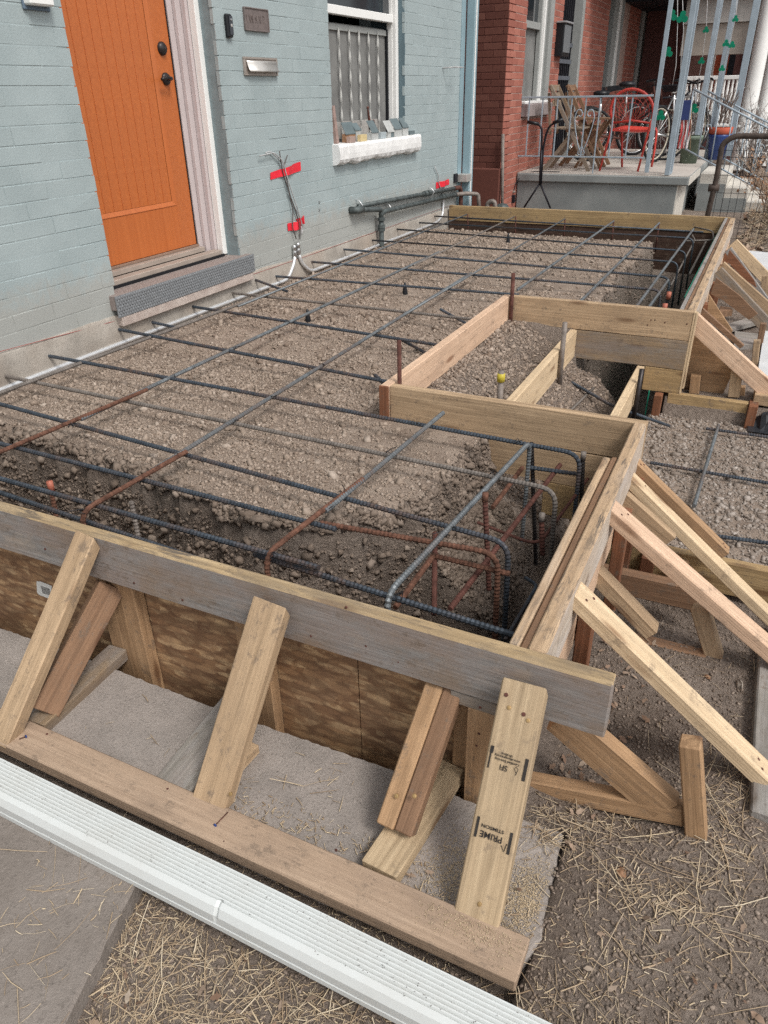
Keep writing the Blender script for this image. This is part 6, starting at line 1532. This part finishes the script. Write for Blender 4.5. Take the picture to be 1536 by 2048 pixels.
# stair rails
def seg(name, a, b, r, mat, parent, sides=6): return tube(name, [a, b], r, mat, parent, sides)
for (nm, off) in (('near stair rail of blue grey iron coming down from the porch corner', 0.0), ('far stair rail of blue grey iron beyond the near one', 1.25)):
    t_ = thing('stair_rail', (2.2, 9.9 + off, 0.1), nm, 'railing', 'iron stair rails')
    yy = 9.9 + off
    a = Vector((1.78, yy, 0.96)); b_ = Vector((2.95, yy, 0.42)); a2 = Vector((1.80, yy, 0.30)); b2_ = Vector((2.95, yy, -0.24))
    seg('top_rail', a, b_, 0.012, 'iron_blue', t_); seg('bottom_rail', a2, b2_, 0.010, 'iron_blue', t_)
    for i in range(8):
        s_ = i / 7; seg('baluster', a.lerp(b_, s_), a2.lerp(b2_, s_), 0.008, 'iron_blue', t_)
    for xx, zz in ((2.95, 0.45), ): seg('newel', Vector((xx, yy, -0.45)), Vector((xx, yy, zz)), 0.022, 'iron_blue', t_)
    for i in range(3):
        c_ = a.lerp(b_, 0.2 + 0.27 * i) * 0.5 + a2.lerp(b2_, 0.2 + 0.27 * i) * 0.5
        pts = [c_ + Vector((0.05 * math.cos(k * 0.9) * (1 - k / 9), 0, 0.07 * math.sin(k * 0.9) * (1 - k / 9))) for k in range(8)]
        tube('scroll', pts, 0.006, 'iron_blue', t_, 5)
# mesh gate
gt = thing('garden_gate', (2.35, 7.5, -0.4), 'bent pipe garden gate with woven wire mesh', 'gate')
gy = 7.5
base = at(1415, 420, y=gy); top = at(1440, 300, y=gy)
tube('pipe_frame', [(base.x - 0.01, gy, -0.5), (base.x + 0.03, gy, 0.2), (2.365, gy, 0.50), (2.46, gy, 0.565), (3.5, gy, 0.56), (3.5, gy, -0.5)], 0.026, 'olive', gt, 12, bend=0.07)
tube('post_clamp', [(base.x - 0.03, gy, 0.10), (base.x + 0.07, gy, 0.105)], 0.034, 'olive', gt, 8)
g_ = []
for i in range(17): xx = 2.40 + i * 0.065; g_.append(tube_geo([(xx, gy, -0.45), (xx + 0.002, gy, 0.44), (xx + 0.015, gy, 0.50), (xx + 0.05, gy, 0.545)], 0.0022, 4))
for z in (0.44, 0.38, 0.22, 0.06, -0.1, -0.26): g_.append(tube_geo([(2.33, gy, z), (3.5, gy, z - 0.01)], 0.0022, 4))
V, Fc = merge(g_); o = mesh_obj('wire_mesh', V, Fc, 'blackiron', None, gt)
# cultivator standing by porch
t_ = thing('hand_cultivator', (0.3, 8.45, -0.4), 'black T handled two pronged garden tool standing before the porch', 'garden tool')
cy_ = 8.45
def P(u, v, y=cy_): return at(u, v, y=y)
tube('handle', [P(1056, 245), P(1078, 248), P(1084, 258), P(1083, 300), P(1080, 368)], 0.0125, 'blackiron', t_, 10, bend=0.05)
tube('handle', [P(1126, 240), P(1100, 250), P(1092, 268), P(1086, 300), P(1082, 368)], 0.0125, 'blackiron', t_, 10, bend=0.05)
tube('grip', [P(1055, 244), P(1077, 248)], 0.019, 'black', t_, 10); tube('grip', [P(1126, 239), P(1106, 246)], 0.019, 'black', t_, 10)
tube('prong', [P(1080, 366), P(1048, 415)], 0.011, 'blackiron', t_, 8); tube('prong', [P(1080, 366), P(1101, 417)], 0.011, 'blackiron', t_, 8)
tube('shaft', [P(1083, 300), P(1080, 370)], 0.017, 'blackiron', t_, 10)
tag(tube('extension_cord', [(0.5, 8.75, 0.105), (0.15, 8.70, 0.105), (0.02, 8.58, 0.02), (0.0, 8.5, -0.15), (-0.05, 8.45, -0.4)], 0.005, 'blackiron', None, 6, bend=0.06), 'thin dark cord hanging over the left end of the porch', 'cord')
t_ = thing('hose_tap', (0.05, 8.5, -0.2), 'small dark outdoor tap box at the foot of the porch wall', 'tap')
p = at(1022, 395, y=8.5); aabb('tap_body', p + Vector((-0.03, -0.03, -0.06)), p + Vector((0.05, 0.03, 0.03)), 'blackiron', t_, c=0.004); tube('tap_handle', [p + Vector((0, 0, 0.03)), p + Vector((0.0, 0, 0.06)), p + Vector((0.05, 0, 0.07))], 0.012, 'pipegrey', t_, 6)
# folding wooden chairs
def slat(parent, name, a, b, w, t, n, mat): return bar(name, a, b, w, t, n, mat, parent, c=0.002, jit=0.001, center=True)
def wood_chair(name, y, label, dx=0.0, mat='wood_brown', s=1):
    t_ = thing(name, (0.45 + dx, y, 0.1), label, 'chair', 'folding wooden chairs on the porch')
    z = 0.10
    for yy in (y - 0.17, y + 0.17):
        slat(t_, 'leg', (0.25 + dx, yy, z + 0.93), (0.82 + dx, yy, z), 0.045, 0.022, (0, -1, 0), mat)
        slat(t_, 'leg', (0.62 + dx, yy + 0.03, z + 0.50), (0.24 + dx, yy + 0.03, z), 0.045, 0.022, (0, -1, 0), mat)
        slat(t_, 'leg', (0.24 + dx, yy + 0.01, z + 0.85), (0.30 + dx, yy + 0.01, z + 0.40), 0.03, 0.02, (0, -1, 0), mat)
    for k in range(4): slat(t_, 'seat_slat', (0.36 + dx + k * 0.10, y - 0.2, z + 0.47), (0.36 + dx + k * 0.10, y + 0.2, z + 0.47), 0.07, 0.018, (0, 0, 1), mat)
    for k in range(3): slat(t_, 'back_slat', (0.27 + dx + 0.02 * k, y - 0.2, z + 0.90 - k * 0.08), (0.27 + dx + 0.02 * k, y + 0.2, z + 0.90 - k * 0.08), 0.065, 0.018, (1, 0, 0.2), mat)
    slat(t_, 'stretcher', (0.70 + dx, y - 0.19, z + 0.12), (0.70 + dx, y + 0.19, z + 0.12), 0.04, 0.02, (0, 0, 1), mat)
wood_chair('wood_folding_chair', 9.10, 'weathered brown folding chair at the left of the porch', 0.0, 'wood_mixgrey')
wood_chair('wood_folding_chair', 9.75, 'warmer brown folding chair just behind the greyer one', 0.05, 'wood_brown')
# small folding table
t_ = thing('wood_folding_table', (0.8, 9.45, 0.1), 'small slatted wooden folding table between the chairs', 'table')
for k in range(5): slat(t_, 'top_slat', (0.50, 9.32 + k * 0.07, 0.66), (0.92, 9.32 + k * 0.07, 0.66), 0.06, 0.018, (0, 0, 1), 'wood_brown')
for yy in (9.32, 9.6):
    slat(t_, 'leg', (0.55, yy, 0.64), (0.88, yy, 0.10), 0.035, 0.02, (0, -1, 0), 'wood_brown'); slat(t_, 'leg', (0.88, yy + 0.02, 0.64), (0.55, yy + 0.02, 0.10), 0.035, 0.02, (0, -1, 0), 'wood_brown')
# red metal chair
rc = thing('red_metal_chair', (1.2, 9.2, 0.1), 'red metal shell back lawn chair behind the railing', 'chair')
def PC(u, v, y): return at(u, v, y=y)
yb = 9.05; yfz = 9.45
arc = []
for k in range(15):
    a = math.pi * (-0.12 + 1.24 * k / 14); arc.append(PC(1264 - 43 * math.cos(a), 222 - 44 * math.sin(a), yb))
tube('back_frame', arc, 0.016, 'redpaint', rc, 10)
V = []; Fc = []
cpt = PC(1264, 222, yb)
ctr = len(arc)
for ring in range(4):
    f_ = 1 - ring * 0.28
    for p in arc: q = cpt + (p - cpt) * f_; V.append(q + Vector((0, 0.03 * (1 - f_), 0)))
for r_i in range(3):
    for k in range(14): a = r_i * 15 + k; Fc.append((a, a + 1, a + 16, a + 15))
# pierced back: keep alternate cells as mesh wires
g_ = []
for k in range(1, 14): g_.append(tube_geo([arc[k], cpt + Vector((0, 0.02, -0.12)) + (arc[k] - cpt) * 0.12], 0.0022, 4))
for f_ in (0.8, 0.6, 0.4): g_.append(tube_geo([cpt + (p - cpt) * f_ for p in arc], 0.0022, 4))
V, Fc = merge(g_); mesh_obj('back_lattice', V, Fc, 'redpaint', None, rc)
tube('back_rail', [PC(1226, 246, yb), PC(1264, 241, yb), PC(1300, 246, yb)], 0.011, 'redpaint', rc, 8)
sv = [PC(1222, 258, yb), PC(1297, 260, yb), PC(1314, 255, yfz), PC(1250, 251, yfz)]
V = []; n = 6
for i in range(n + 1):
    for j in range(n + 1):
        a = sv[0].lerp(sv[1], i / n); b_ = sv[3].lerp(sv[2], i / n); q = a.lerp(b_, j / n); q.z -= 0.03 * math.sin(math.pi * i / n) * math.sin(math.pi * j / n); V.append(q)
V += [v - Vector((0, 0, 0.022)) for v in V]; m_ = (n + 1) ** 2
Fc = []
for i in range(n):
    for j in range(n): a = i * (n + 1) + j; Fc += [(a, a + n + 1, a + n + 2, a + 1), (m_ + a, m_ + a + 1, m_ + a + n + 2, m_ + a + n + 1)]
for i in range(n):
    for (a, b_) in ((i * (n + 1), (i + 1) * (n + 1)), (i * (n + 1) + n, (i + 1) * (n + 1) + n), (i, i + 1), (n * (n + 1) + i, n * (n + 1) + i + 1)): Fc.append((a, b_, m_ + b_, m_ + a))
mesh_obj('seat', V, Fc, 'redpaint', None, rc, False)
tube('leg', [PC(1226, 242, yb), PC(1222, 262, yb), PC(1199, 342, yb)], 0.013, 'redpaint', rc, 8, bend=0.04)
tube('leg', [PC(1303, 240, yb), PC(1297, 262, yb), PC(1275, 344, yb)], 0.013, 'redpaint', rc, 8, bend=0.04)
tube('leg', [PC(1244, 262, yfz), PC(1244, 334, yfz)], 0.013, 'redpaint', rc, 8)
tube('leg', [PC(1290, 258, yfz), PC(1314, 256, yfz), PC(1309, 300, yfz), PC(1303, 334, yfz)], 0.013, 'redpaint', rc, 8, bend=0.05)
# bicycles
def bicycle(name, c, label, frame_mat, seat, s=0.34, yaw=0.5, wheel_side='sidewall'):
    t_ = thing(name, c, label, 'bicycle', 'bicycles parked on the porch')
    c = Vector(c); d = Vector((math.cos(yaw), math.sin(yaw), 0)); up = Vector((0, 0, 1)); zc = s
    for k, off in enumerate((-0.52, 0.52)):
        w_ = c + d * off + up * zc
        ring = [w_ + d * (s * 0.96 * math.cos(a * math.pi / 16)) + up * (s * 0.96 * math.sin(a * math.pi / 16)) for a in range(33)]
        wh = tube('wheel', ring, 0.020, 'tire', t_, 8)
        rim = [w_ + (p - w_) * 0.93 for p in ring]; tube('rim', rim, 0.011, wheel_side, wh, 6)
        g_ = [tube_geo([w_, w_ + d * (s * 0.9 * math.cos(a * math.pi / 9)) + up * (s * 0.9 * math.sin(a * math.pi / 9))], 0.0022, 4) for a in range(18)]
        V, Fc = merge(g_); sp = mesh_obj('spokes', V, Fc, 'chrome', None, wh)
    R_w = c + d * -0.52 + up * zc; F_w = c + d * 0.52 + up * zc; BB = c + d * -0.08 + up * (zc - 0.05); ST = c + d * -0.22 + up * 0.80; HT = c + d * 0.34 + up * 0.82
    for a, b_ in ((BB, ST), (BB, HT), (ST + up * -0.06, HT + up * -0.04), (R_w, BB), (R_w, ST), (HT + up * 0.08, F_w)): tube('frame_tube', [a, b_], 0.014, frame_mat, t_, 8)
    V = [ST + d * x_ + Vector((-d.y, d.x, 0)) * y_ + up * z_ for x_, y_, z_ in ((-0.14, -0.10, 0.10), (-0.14, 0.10, 0.10), (0.0, 0.06, 0.12), (0.0, -0.06, 0.12), (0.16, 0.02, 0.11), (0.16, -0.02, 0.11), (-0.13, -0.09, 0.03), (-0.13, 0.09, 0.03), (0.0, 0.05, 0.06), (0.0, -0.05, 0.06), (0.15, 0.02, 0.07), (0.15, -0.02, 0.07))]
    mesh_obj('saddle', V, [(0, 1, 2, 3), (3, 2, 4, 5), (6, 9, 8, 7), (9, 11, 10, 8), (0, 6, 7, 1), (1, 7, 8, 2), (2, 8, 10, 4), (5, 11, 9, 3), (3, 9, 6, 0), (4, 10, 11, 5)], 'black', t_['x'] if False else None, t_)
    tube('handlebar', [HT + Vector((-d.y, d.x, 0)) * -0.28 + up * 0.14 - d * 0.1, HT + Vector((-d.y, d.x, 0)) * -0.2 + up * 0.16, HT + up * 0.1, HT + Vector((-d.y, d.x, 0)) * 0.2 + up * 0.16, HT + Vector((-d.y, d.x, 0)) * 0.28 + up * 0.14 - d * 0.1], 0.013, 'black', t_, 8, bend=0.04)
bicycle('bicycle', (0.95, 10.6, 0.10), 'dark red bicycle nearest behind the folding table with a black saddle', 'darkrust', True, 0.33, 0.35)
bicycle('bicycle', (1.55, 10.9, 0.10), 'bicycle with pale tyre walls behind the corner posts', 'chrome', True, 0.34, 1.2)
bicycle('bicycle', (1.25, 12.0, 0.10), 'dark bicycle deepest on the porch behind the red chair', 'blackiron', True, 0.34, 0.8, 'chrome')
bicycle('bicycle', (0.75, 11.4, 0.10), 'dark red bicycle half hidden behind the wooden chairs', 'darkrust', True, 0.33, 0.1, 'chrome')
# big dark saddle bag shapes
for (u, v, w_, h_, lab) in ((1203, 188, 0.20, 0.10, 'wide black saddle sticking up left of the red chair'), (1255, 170, 0.22, 0.09, 'black padded saddle just above the red chair')):
    p = at(u, v, y=10.1)
    o = lathe('bicycle_saddle', p, [(0.001, 0.055), (0.07, 0.05), (0.11, 0.02), (0.10, -0.02), (0.03, -0.05), (0.001, -0.05)], 'black', None, 14); o.scale = (1.0, 1.0, 0.8); tag(o, lab, 'saddle')
    tube('saddle_post', [p + Vector((0, 0, -0.04)), p + Vector((0.02, 0, -0.45))], 0.015, 'chrome', o, 8)
# pots
t_ = thing('blue_planter', (1.95, 11.3, 0.1), 'blue glazed planter nested under a terracotta rim', 'planter')
p = at(1433, 308, y=11.1)
lathe('pot', (p.x, 11.1, 0.10), [(0.001, 0.0), (0.10, 0.0), (0.145, 0.28), (0.155, 0.31), (0.13, 0.31)], 'bluepot', t_); lathe('rim', (p.x, 11.1, 0.41), [(0.13, 0.0), (0.15, 0.02), (0.155, 0.09), (0.13, 0.09)], 'terracotta', t_)
g_ = [tube_geo([(p.x + random.uniform(-0.06, 0.06), 11.1, 0.55), (p.x + random.uniform(-0.15, 0.15), 11.1 + random.uniform(-0.1, 0.1), 0.8 + random.random() * 0.15)], 0.005, 4) for k in range(16)]
V, Fc = merge(g_); mesh_obj('dry_stems', V, Fc, 'bark', None, t_)
t_ = thing('green_planter', (1.78, 10.9, 0.1), 'grey green ribbed planter behind the corner post holding a small flag', 'planter')
p = at(1378, 312, y=10.4)
lathe('pot', (p.x, 10.4, 0.10), [(0.001, 0), (0.105, 0), (0.125, 0.28), (0.14, 0.28), (0.14, 0.33), (0.12, 0.33)], 'greenpot', t_)
# little flag
t_ = thing('small_flag', (1.7, 10.2, 0.5), 'small drooping red and white striped flag with a blue corner', 'flag')
fp = [at(u, v, y=10.1) for u, v in ((1377, 222), (1383, 285))]
top_, bot_ = fp
tube('flag_stick', [bot_ + Vector((0, 0, -0.1)), top_ + Vector((0.02, 0, 0.1))], 0.005, 'wood_tan', t_, 6)
for k in range(6):
    x0 = -0.07 + k * 0.022
    V = []
    for j in range(6):
        z = top_.z - 0.10 - j * 0.065; V += [(top_.x + x0 + 0.012 * math.sin(j) + j * 0.003, 10.1 - 0.02 * math.sin(k * 2 + j), z), (top_.x + x0 + 0.02 + 0.012 * math.sin(j) + j * 0.003, 10.1 - 0.02 * math.sin(k * 2 + 2 + j), z)]
    V += [(a, b_ + 0.003, c_) for a, b_, c_ in V]
    Fc = [(2 * j, 2 * j + 2, 2 * j + 3, 2 * j + 1) for j in range(5)] + [(12 + 2 * j + 1, 12 + 2 * j + 3, 12 + 2 * j + 2, 12 + 2 * j) for j in range(5)]
    mesh_obj('stripe', V, Fc, ('flagred', 'flagwhite')[k % 2], None, t_)
aabb('canton', (top_.x - 0.075, 10.075, top_.z - 0.10), (top_.x + 0.03, 10.09, top_.z + 0.12), 'flagblue', t_, c=0.001)
# shamrock garland
k_ = 0
for (u, v, s_) in ((1344, 32, 0.075), (1365, 35, 0.08), (1336, 105, 0.07), (1403, 122, 0.055), (1412, 60, 0.05), (1452, 87, 0.055), (1464, 90, 0.055), (1444, 137, 0.05), (1321, 232, 0.075), (1471, 38, 0.05), (1388, 218, 0.08)):
    y_ = 9.3 if u < 1375 else 11.0; p = at(u, v, y=y_)
    V, Fc = [], []
    g_ = []
    for a in (90, 210, 330):
        c_ = Vector((math.cos(math.radians(a)), 0, math.sin(math.radians(a)))) * s_ * 0.42
        vs = [Vector((c_.x + s_ * 0.42 * math.cos(q * math.pi / 4), yv, c_.z + s_ * 0.42 * math.sin(q * math.pi / 4))) for yv in (-0.004 - 0.001 * (a // 100), 0.004) for q in range(8)]
        g_.append((vs, [tuple(range(8))[::-1], tuple(range(8, 16))] + [(q, (q + 1) % 8, 8 + (q + 1) % 8, 8 + q) for q in range(8)]))
    V, Fc = merge(g_)
    o = mesh_obj('shamrock_ornament', V, Fc, 'shamrock', Matrix.Translation(p)); k_ += 1
    where = ('upper left of the pair by the first post', 'right of the pair by the first post', 'half way down left of the corner post', 'beside the white drape', 'high behind the corner post', 'left of the pair near the thick post', 'right of the pair near the thick post', 'low between the far posts', 'lowest, beside the red chair', 'highest by the thick post', 'above the little flag')[k_ - 1]
    tag(o, 'green shamrock ornament, %s' % where, 'ornament', 'green shamrock ornaments on the porch')
tag(tube('garland_string', [at(1355, 0, y=9.3), at(1355, 50, y=9.3), at(1352, 130, y=9.3), at(1345, 170, y=9.3)], 0.004, 'wire', None, 5), 'thin string of shamrocks by the first post', 'string', 'strings of the shamrock garland')
for pl in (((1365, 0), (1367, 60), (1362, 120), (1358, 200)), ((1415, 0), (1412, 60), (1404, 122), (1395, 170)), ((1474, 0), (1471, 38), (1458, 90), (1444, 140))):
    tag(tube('garland_string', [at(u, v, y=9.4 if u < 1375 else 11.05) for u, v in pl], 0.004, 'wire', None, 5), 'thin string of shamrocks hanging %s' % ('beside the corner post' if pl[0][0] == 1365 else 'above the white railing' if pl[0][0] == 1415 else 'near the thick far post'), 'string', 'strings of the shamrock garland')
# far white porch
wp = thing('white_porch', (1.5, 15, 0), 'white porch with big round columns and turned railing farther down the row', 'porch')
def P2(u, v, y): return at(u, v, y=y)
for (u, w_) in ((1496, 0.13), (1521, 0.13), (1545, 0.12)):
    b_ = P2(u - 13 if u < 1510 else u - 10, 290, 14.5); lathe('column', (b_.x, 14.5 + (u - 1496) * 0.02, -0.3), [(w_ * 1.15, 0), (w_ * 1.1, 0.1), (w_, 0.15), (w_ * 0.88, 3.2)], 'white', wp, 24)
a = P2(1372, 157, 14.3); b_ = P2(1490, 150, 14.3)
aabb('rail_top', (a.x, 14.27, a.z - 0.03), (b_.x, 14.33, a.z + 0.03), 'white', wp, c=0.006)
aabb('rail_bottom', (a.x, 14.27, a.z - 0.75), (b_.x, 14.33, a.z - 0.69), 'white', wp, c=0.006)
nb_ = 14
for i in range(nb_): xx = a.x + (b_.x - a.x) * (i + 0.5) / nb_; lathe('baluster', (xx, 14.3, a.z - 0.69), [(0.022, 0), (0.034, 0.12), (0.018, 0.2), (0.030, 0.4), (0.018, 0.58), (0.022, 0.66)], 'white', wp, 8)
for yk in (15.0,):
    aabb('porch_wall', (a.x - 1.2, 17.0, -0.4), (3.2, 17.1, 2.4), plain('brown red far wall', (0.16, 0.075, 0.07), 0.8), wp, c=0)
    aabb('fascia', (a.x - 0.2, 14.6, 1.45), (b_.x + 0.1, 14.7, 1.90), 'beige', wp, c=0.004)
    aabb('fascia', (a.x - 0.2, 14.55, 1.905), (b_.x + 0.2, 14.72, 2.25), plain('pale fascia', (0.50, 0.48, 0.45), 0.7), wp, c=0.004)
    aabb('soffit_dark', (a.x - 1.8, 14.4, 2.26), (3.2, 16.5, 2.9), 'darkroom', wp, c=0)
q = P2(1395, 100, 16.9); aabb('pale_door', (q.x - 0.22, 16.94, 0.2), (q.x + 0.30, 16.985, 1.9), plain('mauve far door', (0.30, 0.17, 0.15), 0.6), wp, c=0.003)
for s_ in (-0.24, 0.33): aabb('door_trim', (q.x + s_ - 0.025, 16.92, 0.2), (q.x + s_ + 0.025, 16.98, 1.95), 'white', wp, c=0.003)
q = P2(1437, 110, 16.9); aabb('orange_door', (q.x - 0.16, 16.94, 0.2), (q.x + 0.20, 16.985, 1.75), plain('burnt orange far door', (0.36, 0.085, 0.04), 0.6), wp, c=0.003)
for (u0, u1, v0, v1) in ((1360, 1378, 60, 160), (1418, 1432, 60, 150), (1450, 1478, 75, 150), (1488, 1515, 72, 130)):
    a_ = P2(u0, v1, 16.9); c_ = P2(u1, v0, 16.9); aabb('dark_window', (a_.x, 16.95, a_.z), (c_.x, 16.99, c_.z), 'darkroom', wp, c=0)
# far house closing the row
fh = thing('far_house', (1, 22, 0), 'far brick house closing the view down the row', 'house')
aabb('wall', (-1, 22, -0.5), (9, 26, 6), plain('far brown brick', (0.17, 0.10, 0.09), 0.9), fh, c=0)
for i in range(6): aabb('window', (0.5 + i * 1.2, 21.95, 0.9), (1.2 + i * 1.2, 21.99, 2.3), 'glass', fh, c=0)
# bare shrubs
def shrub(cx_, cy_, z0, h, r, n, label, mat='bark', leaf=None):
    t_ = thing('bare_shrub', (cx_, cy_, z0), label, 'shrub', 'bare shrubs in front of the porches')
    g_ = []; lv = []
    for i in range(n):
        a = random.random() * 6.28; l = h * random.uniform(0.5, 1.0)
        p0_ = Vector((cx_ + random.gauss(0, 0.05), cy_ + random.gauss(0, 0.05), z0)); p1_ = p0_ + Vector((math.cos(a) * r * 0.4, math.sin(a) * r * 0.4, l * 0.55)); p2_ = p1_ + Vector((math.cos(a + random.gauss(0, 0.6)) * r * 0.6, math.sin(a) * r * 0.5, l * 0.45))
        g_.append(tube_geo([p0_, p1_, p2_], lambda s: 0.006 * (1 - 0.75 * s), 4))
        for j in range(3):
            q = p1_.lerp(p2_, random.random()); g_.append(tube_geo([q, q + Vector((random.gauss(0, 0.08), random.gauss(0, 0.08), random.uniform(0.02, 0.15)))], 0.0022, 3)); lv.append(q)
    V, Fc = merge(g_); mesh_obj('branches', V, Fc, mat, None, t_)
    if leaf:
        lg = []
        for q in lv:
            q = q + Vector((random.gauss(0, 0.05), random.gauss(0, 0.05), random.gauss(0, 0.05))); s_ = random.uniform(0.015, 0.035)
            a = Vector((random.gauss(0, 1), random.gauss(0, 1), random.gauss(0, 1))).normalized() * s_; b2 = a.orthogonal().normalized() * s_ * 0.6
            lg.append(([q - a, q + b2, q + a, q - b2, q + a.cross(b2) * 8], [(0, 1, 4), (1, 2, 4), (2, 3, 4), (3, 0, 4)]))
        V, Fc = merge(lg); o = mesh_obj('dry_leaves', V, Fc, leaf, None, t_); o['kind'] = 'stuff'
shrub(2.55, 12.2, -0.35, 1.35, 0.5, 60, 'bare tangled shrub behind the stair rails', 'bark', 'paleblock')
shrub(1.55, 12.4, 0.1, 1.0, 0.35, 50, 'dry pale leaved shrub behind the corner posts', 'bark', 'paleblock')
shrub(3.0, 9.0, -0.42, 0.85, 0.5, 60, 'straw coloured dry bush beside the garden gate', 'wood_plank', 'chip')
shrub(3.3, 8.0, -0.42, 0.6, 0.4, 45, 'low dry bush at the right picture edge by the gate', 'wood_plank', 'chip')
shrub(3.4, 10.6, -0.42, 0.9, 0.6, 60, 'dry bush farther back behind the gate mesh', 'wood_plank', 'chip')
shrub(2.95, 13.6, -0.35, 1.2, 0.6, 60, 'bare shrub in front of the white porch', 'bark', 'paleblock')
x, y = dens(2200, 2.7, 4.2, 7.3, 12); L_ = RNG.uniform(0.08, 0.3, len(x))
o = strips('dry_grass', x, y, L_, RNG.uniform(0.003, 0.006, len(x)), 'straw', tilt=0.5, lift=0.02); tag(o, 'flattened dry grass stalks in the neighbouring yard', 'grass', kind='stuff')
# street side far away (seen in other views only): pavement and a lawn edge
aabb('street_pavement', (6.0, -12, -0.50), (7.8, 40, -0.40), 'slab', None, c=0)['kind'] = 'structure'
